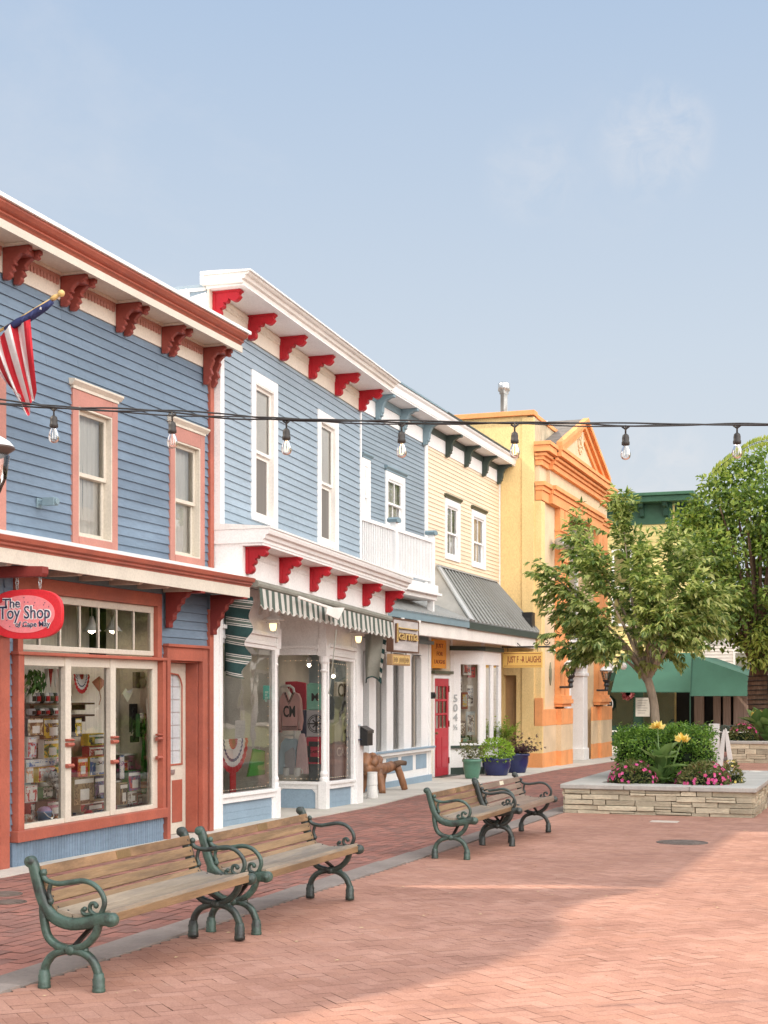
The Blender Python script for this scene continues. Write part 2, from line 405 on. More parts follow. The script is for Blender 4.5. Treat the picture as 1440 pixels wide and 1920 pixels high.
def brickmat(name,cols,edge):
    m,nt,out=newmat(name); L=nt.links.new
    geo=N(nt,'ShaderNodeNewGeometry'); r=N(nt,'ShaderNodeValToRGB'); el=r.color_ramp.elements
    while len(el)<len(cols): el.new(.5)
    for i,c in enumerate(cols): el[i].position=i/(len(cols)-1); el[i].color=cc(c)
    L(geo.outputs['Random Per Island'],r.inputs[0])
    n=N(nt,'ShaderNodeTexNoise',Scale=.7,Detail=8.0,Roughness=.72); L(geo.outputs['Position'],n.inputs['Vector'])
    r2=N(nt,'ShaderNodeValToRGB'); r2.color_ramp.elements[0].position=.34; r2.color_ramp.elements[1].position=.66
    r2.color_ramp.elements[0].color=(.72,.68,.68,1); r2.color_ramp.elements[1].color=(1.04,1.04,1.04,1); L(n.outputs['Fac'],r2.inputs[0])
    mx=N(nt,'ShaderNodeMixRGB',blend_type='MULTIPLY'); mx.inputs[0].default_value=1; L(r.outputs[0],mx.inputs[1]); L(r2.outputs[0],mx.inputs[2])
    n4=N(nt,'ShaderNodeTexNoise',Scale=90.0,Detail=5.0,Roughness=.7); L(geo.outputs['Position'],n4.inputs['Vector'])
    r4=N(nt,'ShaderNodeValToRGB'); r4.color_ramp.elements[0].position=.3; r4.color_ramp.elements[1].position=.6
    r4.color_ramp.elements[0].color=(.78,.78,.78,1); r4.color_ramp.elements[1].color=(1.06,1.06,1.06,1); L(n4.outputs['Fac'],r4.inputs[0])
    mx2=N(nt,'ShaderNodeMixRGB',blend_type='MULTIPLY'); mx2.inputs[0].default_value=1; L(mx.outputs[0],mx2.inputs[1]); L(r4.outputs[0],mx2.inputs[2])
    n5=N(nt,'ShaderNodeTexNoise',Scale=2.2,Detail=8.0,Roughness=.75); L(geo.outputs['Position'],n5.inputs['Vector'])
    r5=N(nt,'ShaderNodeValToRGB'); r5.color_ramp.elements[0].position=.60; r5.color_ramp.elements[1].position=.76; L(n5.outputs['Fac'],r5.inputs[0])
    ml=N(nt,'ShaderNodeMath',operation='MULTIPLY'); ml.inputs[1].default_value=.5; L(r5.outputs[0],ml.inputs[0])
    mx3=N(nt,'ShaderNodeMixRGB'); L(ml.outputs[0],mx3.inputs[0]); L(mx2.outputs[0],mx3.inputs[1]); mx3.inputs[2].default_value=cc(edge)
    p=N(nt,'ShaderNodeBsdfPrincipled'); p.inputs['Roughness'].default_value=.82; p.inputs['Specular IOR Level'].default_value=.25
    L(mx3.outputs[0],p.inputs['Base Color'])
    b=N(nt,'ShaderNodeBump'); b.inputs['Strength'].default_value=.3; b.inputs['Distance'].default_value=.004; L(n4.outputs['Fac'],b.inputs['Height']); L(b.outputs[0],p.inputs['Normal'])
    L(p.outputs[0],out.inputs[0]); return m
M['brick']=brickmat('paving_brick',[(.400,.215,.158),(.455,.248,.184),(.485,.275,.207),(.42,.228,.166),(.462,.25,.18)],(.50,.375,.30))
M['brick_dark']=brickmat('worn_paving_brick',[(.35,.165,.13),(.39,.185,.145),(.32,.16,.13),(.27,.15,.125),(.37,.175,.135)],(.25,.18,.155))
# ================================================================ GROUND
def struct(name, mb, mat): return tag(mb.build(name,mat,loc=(0,0,0)),kind='structure')
g=MB(); ys=[-60,0,20,40,60,90,150,400]; xs=[-200,-9,-4.6,5,200]
g.grid([[ (x,y,gz(y)-.012) for x in xs] for y in ys]); struct('ground',g,M['mortar'])
def rot(u,v,a): return (u*math.cos(a)-v*math.sin(a), u*math.sin(a)+v*math.cos(a))
def herring(mb,x0,x1,y0,y1,W,ang,ok):
    gap=.0022
    cx,cy=(x0+x1)/2,(y0+y1)/2; Rr=math.hypot(x1-x0,y1-y0)/2/W+4
    n=int(Rr)
    for i in range(-2*n,2*n):
        for j in range(-n,n):
            u0=i+2*j; v0=i-2*j
            if abs(u0)>Rr or abs(v0)>Rr: continue
            for (a,b,c,d) in ((0,0,2,1),(0,1,1,3)):
                U0,V0,U1,V1=(u0+a)*W,(v0+b)*W,(u0+c)*W,(v0+d)*W
                mx,my=rot((U0+U1)/2,(V0+V1)/2,ang); mx+=cx; my+=cy
                if not ok(mx,my): continue
                gp=gap*(random.uniform(.2,.5) if random.random()<.8 else random.uniform(.7,1.7))
                q=[]; dz=random.uniform(-.0006,.0006); tx=random.uniform(-.004,.004); ty=random.uniform(-.004,.004)
                for (U,Vv) in ((U0+gp,V0+gp),(U1-gp,V0+gp),(U1-gp,V1-gp),(U0+gp,V1-gp)):
                    px,py=rot(U,Vv,ang); px+=cx; py+=cy
                    q.append((px,py,gz(py)+dz+(px-mx)*tx+(py-my)*ty))
                mb.face(q)
XS0,XS1=-4.93,-4.63          # stone strip
def swx(y):                  # kerb line of the concrete pavement
    if y<22: return -7.72
    if y<24: return -7.72-(y-22)*.12
    if y<36: return -7.96+(y-24)*.004
    return -7.9+min(.5,(y-36)*.06)
b=MB(); herring(b,-4.6,5.5,4,56,.094,R(45),lambda x,y: x>XS1+.01 and x<5.5 and 4<y<56); struct('brick_paving',b,M['brick'])
b=MB()
r=0; x=XS0-.012
while x>-8.2:
    y=4+random.uniform(0,.2)
    while y<52:
        L=.215
        if x-.055>swx(y)-.1:
            dz=random.uniform(-.002,.002)
            b.face([(x-.102,y+.003,gz(y)+dz),(x-.003,y+.003,gz(y)+dz),(x-.003,y+L-.004,gz(y+L)+dz),(x-.102,y+L-.004,gz(y+L)+dz)])
        y+=L
    x-=.105
struct('brick_border',b,M['brick_dark'])
b=MB(); y=3
while y<54:
    L=random.uniform(.85,1.25)
    b.box(XS0,XS1-.004,y,y+L-.008,gz(y)-.03,gz(y)+.005); y+=L
struct('bluestone_strip',b,M['strip'])
b=MB(); y=2
while y<62:
    L=1.5
    x0=swx(y+.75)
    b.v; q=[(-16,y),(swx(y),y),(swx(y+L-.012),y+L-.012),(-16,y+L-.012)]
    for xa,xb in ((-16,-9.2),(-9.19,0)):
        p=[(max(xa,-16),y),(min(xb,swx(y)),y),(min(xb,swx(y+L)),y+L-.012),(max(xa,-16),y+L-.012)]
        top=[(u,w,gz(w)+.015) for u,w in p]; bot=[(u,w,gz(w)-.03) for u,w in p]
        b.face(top); b.face([bot[1],bot[2],top[2],top[1]]); b.face([bot[0],bot[1],top[1],top[0]]); b.face([bot[2],bot[3],top[3],top[2]])
    y+=L
struct('pavement',b,M['concrete'])
b=MB()
for k in range(170):
    x=random.uniform(-4.5,.8); y=random.uniform(6,22); a=random.uniform(0,6.28); s=random.uniform(.006,.022)
    c,d=math.cos(a)*s,math.sin(a)*s
    b.face([(x+c,y+d,gz(y)+.008),(x-d*.4,y+c*.4,gz(y)+.012),(x-c,y-d,gz(y)+.008),(x+d*.4,y-c*.4,gz(y)+.009)])
tag(struct('leaf_litter',b,mk('dry_litter',(.50,.38,.22),rough=.9)),'scattered dry leaf bits on the brick paving','litter',kind='stuff')
def cover(px,py,r,label,cat='manhole'):
    x,y=onG(px,py); m=MB()
    m.lathe([(r,-.02),(r,.006),(r*.93,.007),(r*.92,.004),(r*.85,.004),(r*.84,.008),(.03,.008)],(x,y,gz(y)),28)
    for k in range(-4,5):
        w=math.sqrt(max(0,(r*.82)**2-(k*r*.18)**2)); m.box(x+k*r*.18-.012,x+k*r*.18+.012,y-w,y+w,gz(y)+.007,gz(y)+.011)
    return tag(m.build('manhole_cover',M['manhole']),label,cat)
cover(1279,1580,.30,'round dark iron manhole cover set in bricks in front of planter')
cover(6,1677,.16,'upper small dark valve cover in the bricks by left frame edge')
cover(20,1692,.13,'lower small dark valve cover in the bricks by left frame edge')
x,y=onG(1246,1541); m=MB(); m.box(x-.19,x+.19,y-.13,y+.13,gz(y)-.01,gz(y)+.007)
for sx in (-.15,.15):
    for sy in (-.09,.09): m.lathe([(.018,0),(.018,.003),(.004,.004)],(x+sx,y+sy,gz(y)+.006),10)
tag(m.build('access_plate',M['plate'],bevel=.003),'pale rectangular access plate flush with bricks before the stone planter','plate')

# ================================================================ shared building helpers
def wall_open(mb,X,y0,y1,z0,z1,ops):
    ys=sorted(set([y0,y1]+[min(max(v,y0),y1) for o in ops for v in o[:2]])); zs=sorted(set([z0,z1]+[min(max(v,z0),z1) for o in ops for v in o[2:4]]))
    for a,c in zip(ys,ys[1:]):
        for p,q in zip(zs,zs[1:]):
            my,mz=(a+c)/2,(p+q)/2
            if any(o[0]<my<o[1] and o[2]<mz<o[3] for o in ops): continue
            mb.face([(X,a,p),(X,c,p),(X,c,q),(X,a,q)])
def clap(mb,X,y0,y1,z0,z1,ops,pitch=.1,out=.02):
    """lapped boards on a wall that faces +X"""
    z=z0
    while z<z1-.004:
        t=min(z+pitch,z1); zc=(z+t)/2
        segs=[(y0,y1)]
        for o in ops:
            if o[2]-.01<zc<o[3]+.01:
                ns=[]
                for (a,c) in segs:
                    if o[1]<=a or o[0]>=c: ns.append((a,c)); continue
                    if o[0]>a: ns.append((a,o[0]))
                    if o[1]<c: ns.append((o[1],c))
                segs=ns
        for (a,c) in segs:
            cuts=[a]
            while c-cuts[-1]>3.2: cuts.append(cuts[-1]+random.uniform(1.6,3.0))
            cuts.append(c)
            for p,q in zip(cuts,cuts[1:]):
                e=random.uniform(-.0015,.0015); q2=q-(.0025 if q<c else 0)
                mb.face([(X+out+e,p,z),(X+out+e,q2,z),(X+.003,q2,t),(X+.003,p,t)])
                mb.face([(X,p,z),(X,q2,z),(X+out+e,q2,z),(X+out+e,p,z)])
                mb.face([(X,p,z),(X+out+e,p,z),(X+.003,p,t)]); mb.face([(X,q2,z),(X+.003,q2,t),(X+out+e,q2,z)])
        z=t
def clapY(mb,Y,x0,x1,z0,z1,pitch=.1,out=.02,ops=()):
    """lapped boards on a wall that faces -Y"""
    z=z0
    while z<z1-.004:
        t=min(z+pitch,z1); zc=(z+t)/2; segs=[(x0,x1)]
        for o in ops:
            if o[2]<zc<o[3]:
                ns=[]
                for (a,c) in segs:
                    if o[1]<=a or o[0]>=c: ns.append((a,c)); continue
                    if o[0]>a: ns.append((a,o[0]))
                    if o[1]<c: ns.append((o[1],c))
                segs=ns
        for (a,c) in segs:
            mb.face([(a,Y-out,z),(c,Y-out,z),(c,Y-.003,t),(a,Y-.003,t)]); mb.face([(a,Y,z),(c,Y,z),(c,Y-out,z),(a,Y-out,z)])
        z=t
def window(parent,X,y0,y1,z0,z1,cw,mc,ms,depth=.10,proj=.035,cap=None,capmat=None,top='glass',mid=.5,back='curtain',muntin=0,sill=True,lower='glass',topw=None,gm='glass',head=0):
    """sash window on a +X wall; y0..z1 is the outside of the casing"""
    topw=topw or cw
    f=MB()
    f.box(X-.01,X+proj,y0,y0+cw,z0,z1); f.box(X-.01,X+proj,y1-cw,y1,z0,z1)
    f.box(X-.01,X+proj-.002,y0+cw,y1-cw,z1-topw,z1); f.box(X-.01,X+proj+.006,y0+cw,y1-cw,z0,z0+cw*.75)
    w=f.build('window',mc,parent,bevel=.005)
    a,c,p,q=y0+cw,y1-cw,z0+cw*.75,z1-topw
    s=MB(); j=.018                                                     # jamb liners
    s.box(X-depth-.04,X+proj-.006,a,a+j,p,q); s.box(X-depth-.04,X+proj-.006,c-j,c,p,q)
    s.box(X-depth-.04,X+proj-.008,a+j,c-j,q-j,q); s.box(X-depth-.04,X+proj-.004,a+j,c-j,p,p+j)
    s.build('jamb',ms,w)
    a+=j;c-=j;p+=j;q-=j; zm=p+(q-p)*mid; st=.045
    for nm,(za,zb),xo in (('lower_sash',(p,zm+.02),-depth),('upper_sash',(zm-.02,q),-depth+.035)):
        s=MB(); x0,x1=X+xo,X+xo+.033
        s.box(x0,x1,a,a+st,za,zb); s.box(x0,x1,c-st,c,za,zb); s.box(x0,x1-.001,a+st,c-st,za,za+st); s.box(x0,x1-.001,a+st,c-st,zb-st,zb)
        if muntin:
            ym=(a+c)/2; s.box(x0+.004,x1-.004,ym-.012,ym+.012,za+st,zb-st)
        so=s.build(nm,ms,w,bevel=.004)
        kind = top if nm=='upper_sash' else lower
        g=MB(); xg=x0+.016
        g.face([(xg,a+st,za+st),(xg,c-st,za+st),(xg,c-st,zb-st),(xg,a+st,zb-st)])
        g.build('pane' if kind=='glass' else 'screen', M[gm] if kind=='glass' else M[kind], w)
    if back:
        k=MB(); xb=X-depth-.035
        if back=='curtain':
            def sheet(yA,yB,gat):
                rows=[]
                for i in range(11):
                    t=i/10; z=q-(q-p)*t; row=[]
                    for jn in range(15):
                        u=jn/14; yy=yA+(yB-yA)*(u*(1-gat*math.sin(t*2.6)*.5)); row.append((xb+.018*math.sin(u*22),yy,z))
                    rows.append(row)
                k.grid(rows)
            sheet(a,a+(c-a)*.53,.16); sheet(c,c-(c-a)*.53,.16)
            k.build('curtain',M['curtain'],w,smooth=True)
        elif back=='blind':
            xb=X-depth+.022
            k.face([(xb,a,zm-.05),(xb,c,zm-.05),(xb,c,q),(xb,a,q)]); k.box(xb-.006,xb+.006,a,c,zm-.07,zm-.05); k.build('blind',M['blind'],w)
    if cap:
        h=MB(); cm=capmat or mc
        h.box(X-.01,X+proj+.01,y0-.01,y1+.01,z1+.001,z1+.03); h.prism([(0,0),(proj+.02,0),(proj+.06,.04),(proj+.06,.06),(0,.07)],(X-.01,y0-.05,z1+.03),(1,0,0),(0,0,1),(0,1,0),y1-y0+.1)
        h.build('head_cap',cm,w)
    return w
def scroll_profile(p,h,n=4,t=.07,amp=.018):
    """corbel outline in (outward, up): a stepped, lobed underside"""
    pts=[(0,0),(p,0),(p,-.05)]
    for i in range(n):
        a0=i/n; x=p-(p-t)*a0**.8; z=-.05-(h-.05)*a0**1.25; a1=(i+1)/n
        x1=p-(p-t)*a1**.8; z1=-.05-(h-.05)*a1**1.25
        mx,mz=(x+x1)/2,(z+z1)/2; dx,dz=x1-x,z1-z; L=math.hypot(dx,dz); nx,nz=-dz/L,dx/L
        for k in range(1,5):
            u=k/5; bu=math.sin(math.pi*u)*amp*2.2
            pts.append((x+dx*u+ -nx*bu*-1*-1, z+dz*u - nz*bu*1))
        pts.append((x1-.012,z1+.004))
    pts.append((0,-h))
    return pts
def pair_corbel(mb,X,yc,zt,p,h,w=.075,gap=.13):
    pr=[(0,0),(p,0),(p,-.04),(p-.03,-.05),(p-.015,-.075),(p-.05,-.095),(p-.09,-.075),(p-.13,-.10),(.13,-.14),(.145,-.175),(.10,-h*.58),(.115,-h*.66),(.125,-h*.73),(.085,-h*.8),(.095,-h*.88),(.07,-h*.95),(.05,-h),(0,-h)]
    for s in (-1,1): mb.prism(pr,(X,yc+s*gap-w/2,zt),(1,0,0),(0,0,1),(0,1,0),w)
    mb.box(X,X+p*.8,yc-gap+w/2,yc+gap-w/2,zt-.07,zt-.002)
def fan_corbel(mb,X,yc,zt,p,h,w=.075):
    """red sawn bracket with scalloped inner edge"""
    pr=[(0,0),(p,0)]
    edge=[(p,-.05),(p*1.0,-.10)]
    n=4; pts=[]
    A=(p,-.085); B=(.055,-h)
    for i in range(n):
        t0=i/n; t1=(i+1)/n
        def q(t): return (A[0]+(B[0]-A[0])*t**.5, A[1]+(B[1]-A[1])*t**1.95)
        a=q(t0); c=q(t1); dx,dz=c[0]-a[0],c[1]-a[1]; L=math.hypot(dx,dz); nx,nz=dz/L,-dx/L
        for k in range(0,6):
            u=k/5; bu=math.sin(math.pi*u)*L*.30
            pts.append((a[0]+dx*u-nx*bu, a[1]+dz*u-nz*bu))
        pts.append((c[0]-.02,c[1]+.03))
    pr += [(p,-.03),(p-.02,-.05)]+pts+[(.06,-h),(0,-h)]
    mb.prism(pr,(X,yc-w/2,zt),(1,0,0),(0,0,1),(0,1,0),w)
    mb.box(X,X+p+.01,yc-w/2-.015,yc+w/2+.015,zt-.022,zt-.001)
    mb.box(X,X+.04,yc-w/2-.012,yc+w/2+.012,zt-h*.96,zt-.03)
def scallop(mb,X,y0,y1,z0,z1,step=.055,th=.02,depth=.6):
    """strip with a row of hanging round-ended teeth"""
    n=max(1,int((y1-y0)/step)); st=(y1-y0)/n; poly=[(y0,z1),(y0,z0+(z1-z0)*depth)]
    zt=z0+(z1-z0)*depth
    for i in range(n):
        a=y0+i*st
        poly += [(a+st*.12,zt),(a+st*.12,z0+.012),(a+st*.3,z0),(a+st*.62,z0),(a+st*.8,z0+.012),(a+st*.8,zt)]
    poly += [(y1,zt),(y1,z1)]
    mb.prism(poly,(X,0,0),(0,1,0),(0,0,1),(1,0,0),th)
def ext(mb,prof,y0,y1,X=0,Z=0):
    """profile (x,z) run along Y"""
    mb.prism(prof,(X,y0,Z),(1,0,0),(0,0,1),(0,1,0),y1-y0)

# ================================================================ TOY SHOP
TX=-8.1; TY0,TY1=10.47,16.45
toy=thing('toy_shop_building','two storey blue clapboard toy shop with terracotta trim at left of the row','building',(TX,13.4,gz(13.4)))
yB0,yB1=YX(138,-8.06),YX(222,-8.06); yC0,yC1=YX(321,-8.06),YX(385,-8.06)
zt=(ZX(139,725,-8.06)+ZX(322,797,-8.06))/2; zb=(ZX(140,1020,-8.06)+ZX(330,1052,-8.06))/2
wA1=YX(13,-8.06); wins=[(wA1-(yB1-yB0),wA1),(yB0,yB1),(yC0,yC1)]
sw0,sw1=YX(37,-8.0),YX(313,-8.0); swz0,swz1=.2,1.95; tr0,tr1=YX(43,-8.0),YX(306,-8.0); trz0,trz1=1.99,2.58
dy0,dy1=YX(316,-8.02),YX(391,-8.02); dz1=2.12
lo0,lo1=YX(-60,-8.02),YX(20,-8.02)
ops=[(a+.06,c-.06,zb+.05,zt-.06) for a,c in wins]+[(sw0,sw1,swz0,swz1),(tr0,tr1,swz1,trz1),(dy0+.03,dy1-.03,gz(16),dz1),(lo0,lo1,gz(11),dz1)]
w=MB(); wall_open(w,TX,TY0,TY1,gz(16)-.05,6.05,ops)
w.box(TX-8,TX-.01,TY0,TY0+.15,-.3,6.0); w.box(TX-8,TX-.01,TY1-.15,TY1-.01,-.3,6.0); w.box(TX-8,TX-7.85,TY0+.16,TY1-.16,-.3,6.0)
w.box(TX-7.84,TX-.16,TY0+.16,TY1-.16,2.78,2.98)
w.build('wall',M['blue_siding'],toy)
s=MB(); clap(s,TX,TY0,TY1-.12,3.02,5.63,[(a,c,zb,zt+.06) for a,c in wins],.105)
clap(s,TX,sw1+.01,TY1-.14,gz(16),2.80,[(dy0,dy1,-1,dz1+.05)],.105); clap(s,TX,lo1,sw0-.005,gz(12),2.8,[],.105)
clap(s,TX,TY0,lo0,gz(12),2.8,[],.105)
s.build('siding',M['blue_siding'],toy)
s=MB(); s.box(TX,TX+.03,sw0-.05,sw1,2.72,2.8); s.build('lintel_board',M['slate_blue'],toy)
r=MB(); r.box(TX-7.9,TX+.40,TY0-.05,TY1+.02,6.0,6.04); r.build('roof',M['flashing'],toy)
# cornice
c=MB(); ext(c,[(-.1,5.90),(.385,5.90),(.385,5.85),(.41,5.85),(.41,5.93),(.36,5.95),(-.1,5.95)],TY0-.05,TY1+.05,TX); c.build('soffit',M['beige_trim'],toy)
c=MB(); ext(c,[(0,5.952),(.37,5.952),(.385,5.975),(.415,5.985),(.40,6.01),(.44,6.03),(.47,6.06),(.47,6.085),(0,6.085)],TY0-.05,TY1+.09,TX); c.build('crown_moulding',M['terracotta'],toy)
c=MB(); ext(c,[(0,6.087),(.50,6.087),(.50,6.125),(.1,6.17),(0,6.17)],TY0-.05,TY1+.12,TX); c.build('gutter_edge',M['flashing'],toy)
c=MB(); ext(c,[(0,5.63),(.025,5.63),(.025,5.90),(0,5.90)],TY0,TY1-.02,TX); c.build('frieze',M['cream_trim'],toy)
bys=[YX(p,-8.0) for p in (30,136,238,322,398)]; bys[-1]=TY1-.17
for a,q in zip([bys[0]-1.2]+bys,bys):
    c=MB(); scallop(c,TX+.026,a+.15,q-.15,5.77,5.868,.06); c.build('dentil_trim',M['terracotta_pale'],toy)
c=MB(); c.box(TX+.026,TX+.06,TY0,TY1-.02,5.87,5.899); c.build('frieze_mould',M['cream_trim'],toy)
for i,yb in enumerate(bys+[bys[0]-1.15]):
    m=MB(); pair_corbel(m,TX+.027,yb,5.872,.30,.31 if i!=4 else .46,.062,.09); k=m.build('bracket',M['corbel_red'],toy,bevel=.008)
    q=MB(); q.box(TX+.061,TX+.345,yb-.14,yb+.14,5.874,5.898); q.build('bracket_cap',M['cream_trim'],k)
for a,cq in wins:
    window(toy,TX,a,cq,zb,zt,.115,M['terracotta_pale'],M['beige_trim'],depth=.10,cap=True,capmat=M['beige_trim'],mid=.49,back='curtain',topw=.17,gm='mirror_glass')
c=MB(); c.box(TX,TX+.05,TY1-.12,TY1-.02,2.95,5.5); c.box(TX,TX+.05,TY1-.14,TY1-.03,gz(16),2.62); c.build('corner_board',M['terracotta'],toy,bevel=.005)
# porch roof
PX=-7.55
c=MB(); ext(c,[(0,3.16),(PX-TX-.02,3.0),(PX-TX-.02,2.965),(0,3.1)],TY0-.05,TY1+.08,TX); c.build('porch_roof',M['flashing'],toy)
c=MB(); ext(c,[(.0,2.90),(.50,2.90),(.50,2.915),(.53,2.93),(.525,2.95),(.56,2.965),(.575,3.005),(.55,3.015),(.02,3.02)],TY0-.05,TY1+.09,TX); c.build('porch_moulding',M['terracotta'],toy)
c=MB(); ext(c,[(.46,2.765),(.505,2.765),(.505,2.898),(.46,2.898)],TY0-.05,TY1+.06,TX); c.build('porch_fascia',M['beige_trim'],toy)
c=MB(); ext(c,[(0,2.815),(.459,2.815),(.459,2.835),(0,2.835)],TY0-.05,TY1+.06,TX); c.build('porch_soffit',M['slate_blue'],toy)
y=TY0+.3
while y<TY1-1.2:
    m=MB(); m.prism([(0,0),(.42,0),(.42,-.02),(.36,-.055),(0,-.055)],(TX+.03,y,2.812),(1,0,0),(0,0,1),(0,1,0),.07); m.build('rafter_tail',M['beige_trim'],toy); y+=.62
for yb,hh in ((YX(321,-8.0),.46),(TY1-.09,.5)):
    m=MB(); pr=scroll_profile(.36,hh,5,.06,.016); m.prism(pr,(TX+.05,yb-.05,2.80),(1,0,0),(0,0,1),(0,1,0),.10)
    m.box(TX+.05,TX+.52,yb-.055,yb+.055,2.74,2.765); m.build('porch_bracket',M['dark_red'],toy,bevel=.006)
# shop window
f=MB(); x0,x1=TX-.02,TX+.09
f.box(x0,x1,sw0,sw0+.10,swz0,swz1); f.box(x0,x1,sw1-.07,sw1,swz0,swz1); f.box(x0,x1+.02,sw0-.04,sw1+.02,swz0-.08,swz0+.03); f.box(x0,x1+.02,sw0-.03,sw1,swz1,swz1+.035)
f.box(x0,x1-.03,tr0-.02,tr0+.07,swz1+.036,trz1); f.box(x0,x1-.03,tr1-.05,tr1+.05,swz1+.036,trz1); f.box(x0,x1-.028,tr0-.02,tr1+.05,trz1,2.73)
sh=f.build('shop_window',M['terracotta'],toy,bevel=.006)
a,cq=sw0+.10,sw1-.07; f=MB(); d0,d1=TX-.04,TX+.035
posts=[YX(132,-8.03),YX(216,-8.03)]
f.box(d0,d1,a,a+.04,swz0+.03,swz1); f.box(d0-.02,d1-.02,cq-.12,cq,swz0+.03,swz1); f.box(d0,d1-.002,a+.04,cq-.12,swz0+.03,swz0+.08); f.box(d0,d1-.002,a+.04,cq-.12,swz1-.10,swz1)
for p in posts: f.box(d0,d1+.012,p-.055,p+.055,swz0+.032,swz1-.002)
f.box(d0,d1-.03,tr0+.07,tr1-.05,2.005,2.06); f.box(d0,d1-.03,tr0+.07,tr1-.05,2.50,trz1-.002); f.box(d0,d1-.032,tr1-.12,tr1-.051,2.06,2.5)
n=7; ya,yb=tr0+.07,tr1-.12
for i in range(n): 
    p=ya+(yb-ya)*i/n; f.box(d0+.005,d1-.034,p-.012,p+.012,2.06,2.5)
f.build('sash_frame',M['beige_trim'],sh,bevel=.004)
for p in posts+[cq-.05]:
    for (za,zb2) in ((1.02,1.06),(1.075,1.10),(.80,.84)):
        rg=MB(); rg.prism([(0,za),(.03,za),(.045,(za+zb2)/2),(.03,zb2),(0,zb2)],(d1+.010,p-.06,0),(1,0,0),(0,0,1),(0,1,0),.12)
        rg.build('mullion_ring',M['terracotta'],sh)
gl=MB(); xg=TX-.01; yy=[a+.04]+posts+[cq-.12]
for i in range(3):
    gl.face([(xg,yy[i],swz0+.05),(xg,yy[i+1],swz0+.05),(xg,yy[i+1],swz1-.06),(xg,yy[i],swz1-.06)])
gl.build('pane',M['shop_glass'],sh)
gl=MB(); gl.face([(xg,ya,2.03),(xg,yb,2.03),(xg,yb,2.53),(xg,ya,2.53)]); gl.build('transom_pane',M['glass'],sh)
bp=MB(); y=sw0-.02
bp.box(TX,TX+.05,sw0-.05,sw1,gz(12)-.05,swz0-.085)
while y<sw1-.05: bp.prism([(0,0),(.012,.008),(.012,.042),(0,.05)],(TX+.05,y,gz(12)-.05),(1,0,0),(0,1,0),(0,0,1),swz0-.085-gz(12)+.05); y+=.052
bp.build('base_panel',M['blue_siding'],toy)
# display recess
dp=MB(); dp.face([(TX-.55,sw0-.2,.12),(TX-.55,sw1+.1,.12),(TX-.55,sw1+.1,2.0),(TX-.55,sw0-.2,2.0)]); 
dp.box(TX-.75,TX-.05,sw0-.1,sw1,.14,.2); dp.face([(TX-.74,sw1+.05,.2),(TX-.05,sw1+.05,.2),(TX-.05,sw1+.05,2.7),(TX-.74,sw1+.05,2.7)])
dp.face([(TX-1.0,sw0-.2,1.98),(TX-1.0,sw1+.1,1.98),(TX-1.0,sw1+.1,2.75),(TX-1.0,sw0-.2,2.75)])
dp.build('display_backing',mk('display_board',(.84,.79,.70),rough=.9,stretch=(1,8,.4)),toy)
